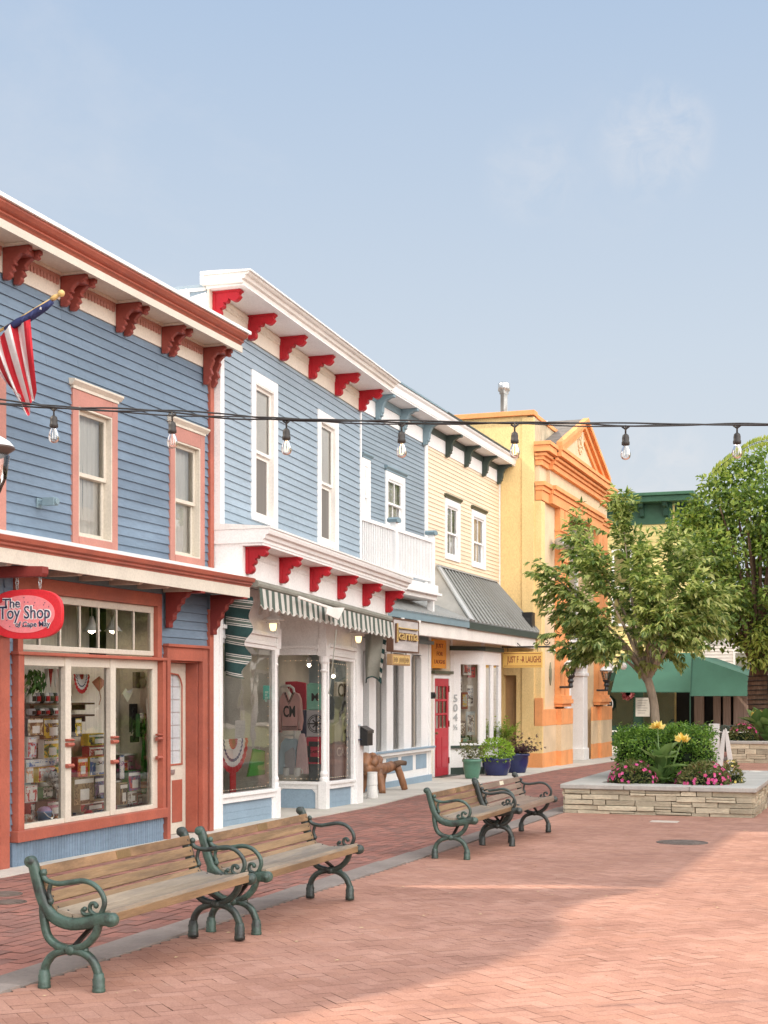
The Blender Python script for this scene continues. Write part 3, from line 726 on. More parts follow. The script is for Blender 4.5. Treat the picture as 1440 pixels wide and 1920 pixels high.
# doors
def shop_door(y0,y1,zt,X,leaf,red,parent):
    m=MB(); cw=.13; z0=gz((y0+y1)/2)+.02
    m.box(X,X+.07,y0,y0+cw*.6,z0,zt); m.box(X,X+.07,y1-cw,y1,z0,zt); m.box(X,X+.068,y0+cw*.6,y1-cw,zt-.16,zt)
    m.box(X,X+.10,y0-.02,y1+.02,zt,zt+.035); m.box(X-.24,X,y1-cw-.02,y1-cw,z0,zt-.16); m.box(X-.24,X,y0+cw*.6,y0+cw*.6+.02,z0,zt-.16); m.box(X-.24,X-.001,y0+cw*.6+.02,y1-cw-.02,zt-.18,zt-.16)
    dfr=m.build('door_frame',M['terracotta'],parent,bevel=.005)
    a,c=y0+cw*.6+.022,y1-cw-.022; t=zt-.185; X2=X-.20; d=MB()
    gz0,gz1=z0+.86,t-.13; ga,gc=a+.12,c-.12
    d.box(X2,X2+.04,a,ga,z0,t); d.box(X2,X2+.04,gc,c,z0,t); d.box(X2,X2+.04,ga,gc,z0,gz0); d.box(X2,X2+.04,ga,gc,gz1,t)
    for s in (-1,1):       # arched head of the glass
        yo=ga if s<0 else gc
        d.prism([(0,0),(-s*.12,0),(-s*.07,-.03),(-s*.03,-.08),(0,-.16)],(X2,yo,gz1),(0,1,0),(0,0,1),(1,0,0),.04)
    dr=d.build('door',leaf,parent,bevel=.004)
    tr=MB(); e=.022
    tr.box(X2+.04,X2+.052,ga-e,ga,gz0-e,gz1-.14); tr.box(X2+.04,X2+.052,gc,gc+e,gz0-e,gz1-.14); tr.box(X2+.04,X2+.051,ga,gc,gz0-e,gz0)
    pts=[(ga-e/2,gz1-.14),(ga+.03,gz1-.06),(ga+.09,gz1-.01),((ga+gc)/2,gz1+.005),(gc-.09,gz1-.01),(gc-.03,gz1-.06),(gc+e/2,gz1-.14)]
    tr.tube([(X2+.045,p,q) for p,q in pts],.012,6)
    tr.box(X2+.04,X2+.048,a+.10,(a+c)/2-.035,z0+.14,gz0-.2); tr.box(X2+.04,X2+.048,(a+c)/2+.035,c-.10,z0+.14,gz0-.2)
    tr.build('door_moulding',red,dr,bevel=.004)
    g=MB(); g.face([(X2+.02,ga,gz0),(X2+.02,gc,gz0),(X2+.02,gc,gz1),(X2+.02,ga,gz1)]); g.build('door_glass',mk('leaded_glass',(.55,.60,.62),rough=.12,spec=.9),dr)
    g=MB()
    for k in range(1,7): g.box(X2+.021,X2+.024,ga,gc,gz0+(gz1-gz0)*k/7-.003,gz0+(gz1-gz0)*k/7+.003)
    for k in range(1,3): g.box(X2+.0215,X2+.0245,ga+(gc-ga)*k/3-.003,ga+(gc-ga)*k/3+.003,gz0,gz1)
    g.build('glazing_bars',M['galv'],dr)
    g=MB(); g.box(X2+.04,X2+.05,(a+c)/2-.10,(a+c)/2+.10,gz0-.13,gz0-.07); g.box(X2+.05,X2+.055,(a+c)/2-.08,(a+c)/2+.08,gz0-.115,gz0-.085); g.build('mail_slot',M['galv'],dr,bevel=.003)
    g=MB(); g.ball((X2+.08,a+.07,z0+1.0),.028,10); g.tube([(X2+.04,a+.07,z0+1.0),(X2+.07,a+.07,z0+1.0)],.012,8); g.build('door_knob',M['brass'],dr,smooth=True)
    return dr
shop_door(dy0,dy1,dz1,TX,M['beige_trim'],M['terracotta'],toy)
m=MB(); zz=gz(11.5); 
m.box(TX,TX+.07,lo1-.16,lo1,zz,dz1); m.box(TX,TX+.07,lo0,lo0+.16,zz,dz1); m.box(TX,TX+.068,lo0+.16,lo1-.16,dz1-.16,dz1); m.box(TX,TX+.1,lo0-.02,lo1+.02,dz1,dz1+.035)
m.box(TX-.3,TX,lo1-.19,lo1-.161,zz,dz1-.16); m.box(TX-.3,TX,lo0+.161,lo0+.19,zz,dz1-.16); m.box(TX-.32,TX-.28,lo0+.2,lo1-.2,zz,dz1-.16)
m.build('side_door',M['terracotta'],toy)
m=MB(); m.box(TX+.02,TX+.035,YX(10,-8.05)-.05,YX(10,-8.05)+.06,ZX(15,1355,-8.06),ZX(15,1340,-8.06)); 
tag(m.build('notice_card',M['white_plain'],None,bevel=.002),'small pale card stuck to blue siding left of the toy window','notice')
m=MB(); yq,zq=YX(86,-8.0),ZX(86,943,-8.0); m.tube([(TX+.02,yq,zq),(TX+.10,yq,zq+.01)],.028,10); m.box(TX+.08,TX+.22,yq-.045,yq+.035,zq-.03,zq+.05); m.box(TX+.02,TX+.03,yq-.05,yq+.05,zq-.05,zq+.05); m.lathe([(.035,0),(.035,.02),(.02,.021)],(TX+.22,yq,zq+.01),10,axis='x')
tag(m.build('floodlight',M['slate_blue'],None,bevel=.006),'small blue painted floodlight on upper siding below the flag','lamp')

# toy window contents -------------------------------------------------
TZ=4.966
def tpx(x,y): return (30+x/TZ,1230+y/TZ)
def card(x0,y0,x1,y1,depth,matn,name,label,cat,X=-8.33,edge='white_plain',group='goods in the toy shop window',tilt=0):
    (pa,qa),(pb,qb)=tpx(x0,y0),tpx(x1,y1)
    ya,yb=YX(pa,X),YX(pb,X); d=1/(-ray((pa+pb)/2,HY)[0])*-X
    zt=onX((pa+pb)/2,qa,X)[1]; zb=max(.205,onX((pa+pb)/2,qb,X)[1])
    if zt-zb<.03: zt=zb+.05
    m=MB(); m.box(X-depth,X,ya,yb,zb,zt); m.cur=1; e=.008
    m.box(X,X+.003,ya+e,yb-e,zb+e,zt-e); m.cur=2; h=zt-zb
    m.box(X+.003,X+.005,ya+e*1.5,yb-e*1.5,zt-e-h*.22,zt-e-h*.06); m.box(X+.003,X+.0048,ya+(yb-ya)*.3,yb-(yb-ya)*.25,zb+h*.15,zb+h*.55)
    o=m.build(name,[matn[1],matn[0],M[edge]],None,bevel=.004)
    return tag(o,label,cat,group)
def A(*cols,sc_=9,seed=None):
    k='print_%d'%len(bpy.data.materials); return art(k,cols,sc_,random.uniform(0,50))
W_=(.72,.70,.66); K_=(.03,.03,.035); T_=(.50,.38,.22); RD=(.50,.05,.05); YL=(.75,.52,.06); GN=(.08,.25,.09); BL=(.10,.18,.42); PK=(.72,.32,.42); LB=(.45,.60,.72); BR=(.16,.09,.05); PU=(.20,.10,.28); OR=(.72,.26,.08)
cards=[
 (105,575,255,745,.06,(W_,T_,BR),K_,'boxed_game','tan and brown game box, first on the upper row of the toy window'),
 (256,575,430,770,.05,(W_,BR,YL),BR,'carded_figure','white card with brown and yellow toy figure in the toy window left pane'),
 (108,755,190,945,.04,(PK,LB,RD),W_,'carded_doll','narrow pink and blue doll card at left edge of toy window'),
 (258,770,412,950,.07,(K_,GN,YL),W_,'boxed_game','dark box with green and yellow print below the white figure card'),
 (375,850,440,985,.03,(W_,PK,RD),W_,'carded_figure','small white and pink card right of the dark green print box'),
 (92,960,370,1030,.12,(LB,W_,BL),W_,'boxed_game','long pale blue box lying flat in middle of left toy pane'),
 (92,1030,162,1180,.08,(T_,OR,W_),W_,'boxed_game','tan box standing at left edge below the pale blue box'),
 (208,1030,365,1170,.08,(OR,W_,RD),YL,'gift_bag','orange and white printed bag beside the plush tiger'),
 (88,1205,200,1360,.1,(PK,W_,RD),W_,'boxed_game','pink and white box low in left toy pane'),
 (250,1215,372,1320,.1,(GN,W_,K_),GN,'boxed_game','green and black box low in left toy pane'),
 (374,1215,440,1330,.1,(K_,BR,W_),K_,'boxed_game','black box right of the green box beside the mullion'),
 (290,1345,440,1490,.14,(K_,BR,PK),BR,'boxed_game','dark long box at bottom of left toy pane'),
 (548,575,612,750,.05,(GN,YL,K_),K_,'carded_figure','narrow green and yellow card at left of middle toy pane'),
 (675,720,860,830,.1,(GN,K_,YL),YL,'toy_truck_box','wide green and yellow truck box high in middle toy pane'),
 (680,837,845,932,.09,(W_,RD,K_),RD,'boxed_game','white box with red print under the wide green truck box'),
 (572,940,668,1125,.09,(YL,RD,OR),RD,'boxed_game','tall yellow and red box in middle toy pane'),
 (685,935,865,1110,.1,(K_,W_,BL),YL,'boxed_game','black box with white and blue print in middle toy pane'),
 (540,1122,725,1380,.08,(T_,BR,(.35,.25,.14)),T_,'boxed_game','large tan board game box low in middle toy pane'),
 (730,1118,865,1300,.1,(BL,K_,PU),K_,'boxed_game','dark blue and purple box behind the large tan game'),
 (600,1345,860,1440,.16,(BR,K_,RD),T_,'boxed_game','brown flat box leaning at bottom of middle toy pane'),
 (962,920,1010,1150,.06,(PU,W_,BL),K_,'boxed_game','narrow purple and white box at left of right toy pane'),
 (1045,1065,1165,1258,.08,(K_,PU,RD),GN,'boxed_game','dark box with red creature print behind the green bat'),
 (966,1180,1040,1385,.09,(T_,K_,BR),T_,'boxed_game','stacked tan boxes at bottom left of right toy pane'),
 (1044,1245,1128,1370,.07,(K_,W_,BR),W_,'boxed_game','black and grey box leaning at bottom of right toy pane'),
 (1130,1280,1185,1382,.06,(BR,K_,T_),RD,'boxed_game','small brown box at the foot of the green bat'),
 (1150,535,1215,750,.05,(GN,K_,W_),GN,'carded_figure','dark green card behind the top of the green bat'),
]
for i,cd in enumerate(cards):
    card(cd[0],cd[1],cd[2],cd[3],cd[4],(A(*cd[5],sc_=random.uniform(7,13)),mk('accent_%d'%i,cd[6],rough=.4)),cd[7],cd[8],'game' if 'game' in cd[7] else ('toy' if 'bag' not in cd[7] else 'bag'),X=-8.30-.012*(i%5))
# shelf with mugs
X=-8.5; ya,yb=YX(tpx(60,0)[0],X),YX(tpx(660,0)[0],X); zs=ZX(tpx(250,0)[0],tpx(0,440)[1],X)
for k,(nm,zq) in enumerate((('upper',zs),('lower',zs-.13))):
    m=MB(); m.box(X-.1,X+.1,ya,yb,zq-.02,zq); 
    for q in (ya+.1,yb-.15): m.box(X-.1,X+.06,q,q+.02,zq-.08,zq-.021)
    tag(m.build('display_shelf',M['brown_wood'],None),'%s brown shelf holding rows of small goods in toy window'%nm,'shelf')
    cnt=9
    for i in range(cnt):
        yq=ya+.12+(yb-ya-.5)*i/cnt
        m=MB(); h=.11 if k==0 else .075
        m.lathe([(.035,0),(.05,.01),(.052,h*.8),(.045,h),(.03,h),(.03,h*.9)],(X+.02,yq,zq+.001),10); m.cur=1; m.box(X+.06,X+.073,yq-.03,yq+.03,zq+h*.2,zq+h*.7); m.cur=0
        m.tube([(X+.02,yq+.045,zq+h*.75),(X+.02,yq+.085,zq+h*.6),(X+.02,yq+.085,zq+h*.35),(X+.02,yq+.045,zq+h*.2)],.008,6)
        col=('white_plain','grey_knit','black_plastic')[(i+k)%3]
        tag(m.build('mug',[M[col],M['red_gloss'] if (i%2) else M['black_plastic']],None),'small souvenir mug in a row on the toy window shelves','mug','mugs lined up on the toy window shelves')
# bat, plush, bucket, gun
X=-8.28; pb=tpx(1190,1280); pt=tpx(1195,760); yq=YX(pb[0],X); z0=max(.21,ZX(pb[0],pb[1],X)); z1=ZX(pt[0],pt[1],X)
bt=thing('toy_bat','tall green plastic bat with orange grip leaning in right toy pane','toy',(X,yq,z0))
m=MB(); L=z1-z0; m.lathe([(.0,.0),(.03,.0),(.034,.02),(.034,.17*L),(.042,.35*L),(.038,.55*L),(.02,.8*L),(.018,L)],(X,yq,z0),12); m.build('body',M['bat_green'],bt,smooth=True)
m=MB(); m.lathe([(.036,.10*L),(.037,.11*L),(.037,.21*L),(.036,.22*L)],(X,yq,z0),12); m.build('grip',M['bat_orange'],bt,smooth=True)
m=MB(); m.tube([(X,yq,z1),(X+.01,yq+.02,z1+.08),(X,yq,z1+.16),(X-.01,yq-.02,z1+.1)],.014,8); m.tube([(X,yq,z1+.1),(X,yq+.03,z1+.28)],[.012,.003],8); m.build('tip',M['bat_green'],bt,smooth=True)
X=-8.4; pt=tpx(1095,445); pb=tpx(1060,790); yq=YX(pt[0],X); z1=ZX(pt[0],pt[1],X); z0=ZX(pb[0],pb[1],X)
m=MB(); m.box(X-.03,X,yq-.06,yq+.10,z0+.1,z1); m.box(X,X+.02,yq-.03,yq+.06,z0+.3,z1-.04); m.beam((X+.03,yq-.05,z0),(X+.03,yq+.04,z1-.25),.05,.03); m.box(X,X+.03,yq-.09,yq+.09,z0-.02,z0+.06)
for k in range(5): m.beam((X+.02,yq-.05,z1-.05-k*.06),(X+.05,yq-.14,z1-.10-k*.06),.012,.03)
tag(m.build('toy_blaster',M['black_plastic'],None,bevel=.008),'black toy blaster in dark packaging hung in right toy pane','toy','goods in the toy shop window')
X=-8.25; p0=tpx(370,1160); yq=YX(p0[0],X); zq=max(.33,ZX(p0[0],p0[1],X))
pl=thing('plush_tiger','white and grey striped plush animal in left toy pane','toy',(X,yq,zq-.08))
m=MB(); m.ball((X,yq,zq),.085,14,(1,1.5,.8)); m.ball((X+.05,yq-.12,zq+.05),.06,12); m.ball((X+.05,yq-.16,zq+.10),.02,8); m.ball((X+.05,yq-.08,zq+.11),.02,8)
for dy in (-.1,.09): m.tube([(X+.05,yq+dy,zq-.03),(X+.10,yq+dy*1.3,zq-.06)],[.035,.028],8)
m.tube([(X,yq+.12,zq+.02),(X,yq+.2,zq+.1),(X,yq+.22,zq+.18)],[.022,.018,.014],8); m.build('body',M['skin_plush'],pl,smooth=True)
m=MB(); m.ball((X+.10,yq-.13,zq+.045),.014,8); m.ball((X+.095,yq-.15,zq+.075),.008,6); m.ball((X+.095,yq-.10,zq+.075),.008,6); m.build('face',M['black_plastic'],pl,smooth=True)
X=-8.2; p0=tpx(265,1490); yq=YX(p0[0],X)
bk=thing('toy_bucket','purple and blue toy bucket on floor of left toy pane','toy',(X,yq,.2))
m=MB(); m.lathe([(.05,.0),(.055,.0),(.075,.15),(.08,.15),(.08,.165),(.07,.165),(.065,.03)],(X,yq,.2),16); m.build('body',mk('bucket_blue',(.16,.34,.62),rough=.4),bk,smooth=True)
m=MB(); m.ball((X,yq,.37),.07,12,(1,1,.6)); m.build('filling',mk('bucket_lilac',(.5,.36,.62),rough=.5),bk,smooth=True)
m=MB(); m.tube([(X+.04,yq-.075,.36),(X+.08,yq-.05,.31),(X+.09,yq,.29),(X+.08,yq+.05,.31),(X+.04,yq+.075,.36)],.005,6); m.build('handle',M['white_plain'],bk)
for i,(px_,lab,mt) in enumerate(((145,'red and brown plush pile at bottom left corner of toy window','brown'),(675,'small red ball at bottom of middle toy pane','red'))):
    X=-8.2; p0=tpx(px_,1430); yq=YX(p0[0],X); m=MB()
    if mt=='brown':
        for k in range(9): m.ball((X+random.uniform(-.08,.05),yq+random.uniform(-.09,.09),.24+random.uniform(0,.13)),random.uniform(.04,.065),10)
        tag(m.build('plush_pile',mk('plush_brown',(.30,.12,.07),rough=1,dark=(.65,.6,.52),dthr=.5,scale=20),None,smooth=True),lab,'toy')
    else:
        m.lathe([(0,0),(.03,.005),(.05,.03),(.056,.055),(.05,.08),(.03,.105),(0,.11)],(X,yq,.2),14,caps=False); m.lathe([(.0565,.05),(.0585,.055),(.0565,.06)],(X,yq,.2),14,caps=False)
        tag(m.build('toy_ball',M['red_gloss'],None,smooth=True),lab,'toy')

# pendant lamps seen through the transom
for i,(px_,lab) in enumerate(((172,'white bell pendant lamp behind middle of the toy shop transom'),(212,'white bell pendant lamp behind right part of the toy shop transom'))):
    X=-8.5; yq=YX(px_,X); zq=ZX(px_,1182,X); t=thing('pendant_lamp',lab,'lamp',(X,yq,zq))
    m=MB(); m.lathe([(.02,.16),(.03,.12),(.05,.06),(.10,.0),(.11,-.01),(.095,0),(.04,.06)],(X,yq,zq),14); m.tube([(X,yq,zq+.15),(X,yq,2.77)],.006,6); m.build('shade',M['white_plain'],t,smooth=True)
    m=MB(); m.lathe([(.0,-.04),(.035,-.02),(.05,.01),(.02,.06)],(X,yq,zq),10,caps=False); m.build('bulb',emit('pendant_glow',(1,.80,.55),22),t,smooth=True)

# back rows of stock that fill the toy window
names=[('red',RD,W_),('yellow',YL,RD),('blue',BL,W_),('green',GN,YL),('pink',PK,W_),('purple',PU,YL),('orange',OR,W_),('pale blue',LB,RD),('white',W_,BL),('brown',BR,T_)]
random.seed(77); k_=0
for (row,zrow,h0) in (('bottom',.215,.24),('lower',.56,.22),('middle',.86,.20)):
    y=YX(52,-8.5)
    i=0
    while y<YX(283,-8.5)-.2:
        w=random.uniform(.14,.26); h=h0*random.uniform(.75,1.15); nm,c1,c2=names[(k_*7+i*3)%10]
        if random.random()<(.95 if row!='middle' else .6):
            m=MB(); X=-8.47-.02*(i%2); m.box(X-.10,X,y,y+w,zrow,zrow+h); m.cur=1; m.box(X,X+.003,y+.012,y+w-.012,zrow+.012,zrow+h-.012); m.cur=2; m.box(X+.003,X+.005,y+.02,y+w-.02,zrow+h*.72,zrow+h*.9)
            tag(m.build('toy_box',[mk('carton_%s_%d'%(row,i),c1,rough=.5),A(c1,c2,K_ if i%3==0 else W_,sc_=random.uniform(9,18)),mk('band_%s_%d'%(row,i),c2,rough=.4)],None,bevel=.003),'%s printed toy box, number %d from left, %s back row of toy window'%(nm,i+1,row),'toy box','toy boxes in the back rows of the toy window')
        y+=w+random.uniform(.01,.05); i+=1
    k_+=1
    if row!='bottom':
        m=MB(); m.box(-8.62,-8.42,YX(46,-8.5),YX(286,-8.5),zrow-.02,zrow-.002); m.box(-8.63,-8.61,YX(46,-8.5),YX(286,-8.5),zrow-.06,zrow-.021); tag(m.build('display_shelf',M['white_plain'],None,bevel=.003),'white %s shelf behind the toy boxes in the shop window'%row,'shelf')

# things hung high in the toy window
X=-8.36
def hung(x0,y0,x1,y1): 
    (pa,qa),(pb,qb)=tpx(x0,y0),tpx(x1,y1); return YX(pa,X),YX(pb,X),ZX((pa+pb)/2,qb,X),ZX((pa+pb)/2,qa,X)
ya,yb,za,zb2=hung(548,170,668,390); yc_=(ya+yb)/2; R0=(yb-ya)*.55
fb=thing('reflection_fan','small red and white fan standing in for a reflection high in middle toy pane','bunting',(X,yc_,za))  # modelled fan added in place of a reflection in the glass
for (r0,r1,mt) in ((0,.30,'flag_red'),(.30,.66,'flag_white'),(.66,.74,'flag_blue'),(.74,.88,'flag_white'),(.88,1.12,'flag_red')):
    m=MB()
    for i in range(24):
        a0=math.pi+math.pi*i/24; a1=math.pi+math.pi*(i+1)/24; o0=.01*(i%2); o1=.01*((i+1)%2)
        m.face([(X+o0,yc_+R0*r0*math.cos(a0),zb2+R0*1.3*r0*math.sin(a0)),(X+o0,yc_+R0*r1*math.cos(a0),zb2+R0*1.3*r1*math.sin(a0)),(X+o1,yc_+R0*r1*math.cos(a1),zb2+R0*1.3*r1*math.sin(a1)),(X+o1,yc_+R0*r0*math.cos(a1),zb2+R0*1.3*r0*math.sin(a1))])
    m.build('pleat_band',M[mt],fb)
for i,(bx_,c1,c2,nm,lab) in enumerate((((112,110,250,300),(.05,.12,.03),(.10,.2,.05),'paper_garland','dark green paper garland hung at top left of the toy window'),((275,120,440,290),W_,RD,'pennant','red and white pennant banner hung at top right of left toy pane'),((720,190,850,330),(.42,.16,.10),(.55,.28,.18),'kite','faded red paper kite hung at top of middle toy pane'),((1000,300,1100,430),(.70,.72,.55),W_,'paper_bird','pale paper bird hung at top left of right toy pane'),((1120,150,1230,300),(.25,.2,.16),(.45,.4,.34),'soft_toy_card','grey brown soft toy card hung at top right of right toy pane'))):
    ya,yb,za,zb2=hung(*bx_); m=MB(); ym_=(ya+yb)/2
    if nm=='kite': m.prism([(ym_,za),(yb,za+(zb2-za)*.62),(ym_,zb2),(ya,za+(zb2-za)*.62)],(X-.02,0,0),(0,1,0),(0,0,1),(1,0,0),.006); m.cur=1; m.beam((X-.01,ym_,za),(X-.01,ym_,zb2),.012,.012); m.tube([(X-.01,ym_,za),(X-.01,ym_+.03,za-.08),(X-.01,ym_-.01,za-.15)],.005,5)
    elif nm=='pennant':
        for k in range(4):
            m.cur=k%2; y0=ya+(yb-ya)*k/4; y1=ya+(yb-ya)*(k+.95)/4; m.prism([(y0,zb2),(y1,zb2),((y0+y1)/2,za)],(X-.02,0,0),(0,1,0),(0,0,1),(1,0,0),.005)
    elif nm=='paper_bird':
        m.prism([(ya,za+.1),(ym_,za),(yb,za+.12),(ym_+.02,zb2-.05),(ym_-.04,zb2)],(X-.02,0,0),(0,1,0),(0,0,1),(1,0,0),.006); m.cur=1; m.prism([(ym_-.05,za+.12),(yb,zb2),(ym_+.05,za+.1)],(X-.012,0,0),(0,1,0),(0,0,1),(1,0,0),.005)
    elif nm=='paper_garland':
        for k in range(70):
            m.cur=k%2; m.leaf(V(X+random.uniform(-.04,.04),random.uniform(ya,yb),random.uniform(za,zb2)),V(random.uniform(-.4,.4),random.uniform(-1,1),-1),.045,.10,V(1,0,.2))
    else:
        m.box(X-.05,X-.01,ya,yb,za,zb2); m.cur=1; m.ball((X,ym_,(za+zb2)/2-.03),.07,10); m.ball((X+.01,ym_,(za+zb2)/2+.06),.045,10)
    tag(m.build(nm,[mk('hung_%d_a'%i,c1,rough=.8),mk('hung_%d_b'%i,c2,rough=.8)],None),lab,'decoration')
# ================================================================ CM SHOP (floors of this old house fall away a little along the street)
BY0,BY1=16.45,22.0; BX=-8.15
def sag(v):
    x,y,z=v; t=min(1,max(0,(z-.2)/2.6)); k=.012+t*.028
    return (x,y,z-k*(y-16.5)-(1-t)*.17)
WARP[0]=sag
cm=thing('sweater_shop_building','two storey pale blue clapboard shop with white cornices and red brackets','building',(BX,19.2,gz(19)))
def un(px,py,X):           # pixel -> (y, z before the sag)
    y,z=onX(px,py,X)
    for zz in (z,):
        a=z
        for _ in range(12):
            a=z-(sag((0,y,a))[2]-a)
        return y,a
w1=[un(473,692,-8.12),un(521,990,-8.12)]; w2=[un(597,766,-8.12),un(635,1033,-8.12)]
wz1=(w1[0][1]+w2[0][1])/2; wz0=(w1[1][1]+w2[1][1])/2
wn=[(w1[0][0],w1[1][0]),(w2[0][0],w2[1][0])]
zl=3.06                                   # underside of the lower frieze
w=MB(); wall_open(w,BX,BY0,BY1,zl,6.7,[(a+.06,c-.06,wz0+.05,wz1-.06) for a,c in wn])
w.box(BX-8,BX-.01,BY0+.0,BY0+.12,-.1,6.75); w.box(BX-8,BX-.01,BY1-.12,BY1,-.1,6.6); w.box(BX-8,BX-7.85,BY0+.13,BY1-.13,-.1,6.4); w.box(BX-7.84,BX-.18,BY0+.13,BY1-.13,3.1,3.25)
w.build('wall',M['light_blue_siding'],cm)
s=MB(); clap(s,BX,BY0+.11,BY1-.05,3.55,6.36,[(a,c,wz0,wz1) for a,c in wn],.102); s.build('siding',M['light_blue_siding'],cm)
s=MB(); clapY(s,BY0,BX-5,BX-.02,5.6,6.3,.11); s.build('side_siding',M['white_trim'],cm)
c=MB(); c.box(BX,TX+.13,BY0+.0,BY0+.11,3.64,6.35); c.build('corner_board',M['white_trim'],cm,bevel=.004); c=MB(); c.box(BX,BX+.03,BY1-.05,BY1+.0,3.5,6.35); c.build('corner_board',M['white_trim'],cm,bevel=.004)
r=MB(); r.box(BX-8,BX-.02,BY0-.02,BY1+.02,6.66,6.7); r.build('roof',M['flashing'],cm)
# side parapet behind the cornice, stepping down
c=MB(); c.prism([(0,6.35),(0,6.62),(-.55,6.52),(-2.2,6.3),(-4.5,6.2),(-4.5,5.7),(-.0,5.9)],(BX,BY0-.06,0),(1,0,0),(0,0,1),(0,1,0),.17); c.prism([(-.25,6.60),(-.25,6.68),(-.6,6.6),(-2.3,6.38),(-4.5,6.28),(-4.5,6.2),(-2.2,6.3),(-.55,6.52)],(BX,BY0-.10,0),(1,0,0),(0,0,1),(0,1,0),.25)
c.build('side_parapet',M['white_trim'],cm)
# upper cornice
EX=.62
c=MB(); ext(c,[(0,6.36),(.03,6.36),(.03,6.67),(0,6.67)],BY0-.02,BY1,BX); c.build('frieze',M['cream_trim'],cm)
c=MB(); ext(c,[(-.0,6.67),(EX-.10,6.67),(EX-.10,6.69),(-.0,6.70)],BY0-.05,BY1+.02,BX); c.build('soffit',M['white_trim'],cm)
prf=[(0,6.702),(EX-.10,6.692),(EX-.10,6.735),(EX-.065,6.745),(EX-.05,6.785),(EX-.015,6.79),(EX,6.805),(EX,6.82),(0,6.82)]
c=MB(); ext(c,prf,BY0-.10,BY1+.12,BX); c.build('crown_moulding',M['white_old'],cm)
c=MB(); c.prism([(0,6.821),(EX+.03,6.821),(EX+.03,6.84),(.1,6.87),(-.05,6.87),(-.05,6.71),(0,6.71)],(BX,BY0-.12,0),(1,0,0),(0,0,1),(0,1,0),BY1-BY0+.27); c.build('cornice_cap',M['flashing'],cm)
ybr=[BY0+.12+(BY1-BY0-.22)*i/5 for i in range(6)]
for a,q in zip(ybr,ybr[1:]):
    c=MB(); scallop(c,BX+.031,a+.12,q-.06,6.54,6.64,.05,.014,.55); c.build('dentil_trim',M['cream_trim'],cm)
for yb in ybr:
    m=MB(); fan_corbel(m,BX+.03,yb,6.668,.38,.32,.085); m.build('bracket',M['red_gloss'],cm,bevel=.006)
for a,q in wn:
    window(cm,BX,a,q,wz0,wz1,.115,M['white_trim'],M['white_old'],depth=.085,mid=.49,back='blind',lower='screen',topw=.15)
# lower cornice box
LX=-7.68; LZ=3.04
c=MB(); c.box(BX+.01,LX,BY0+.03,BY1+.02,LZ,3.4505); c.build('lower_frieze',M['white_trim'],cm)
c=MB(); ext(c,[(0,3.42),(.28,3.42),(.28,3.45),(0,3.45)],BY0+.02,BY1+.06,LX); c.build('lower_soffit',M['white_trim'],cm)
c=MB(); c.prism([(BX-LX+.01,3.451),(.29,3.451),(.29,3.49),(.32,3.505),(.33,3.545),(.37,3.56),(.385,3.60),(.385,3.625),(BX-LX+.01,3.625)],(LX,BY0+.0,0),(1,0,0),(0,0,1),(0,1,0),BY1-BY0+.12); c.build('lower_crown_moulding',M['white_trim'],cm)
c=MB(); c.prism([(BX-LX+.01,3.626),(.40,3.626),(.40,3.65),(BX-LX+.01,3.72)],(LX,BY0-.01,0),(1,0,0),(0,0,1),(0,1,0),BY1-BY0+.14); c.build('lower_cornice_cap',M['flashing'],cm)
for a,q in zip(ybr,ybr[1:]):
    c=MB(); scallop(c,LX+.001,a+.14,q-.06,3.29,3.385,.05,.014,.55); c.build('lower_dentil_trim',M['white_trim'],cm)
for yb in ybr:
    m=MB(); fan_corbel(m,LX+.001,yb+.04,3.418,.29,.34,.085); m.build('lower_bracket',M['red_gloss'],cm,bevel=.006)
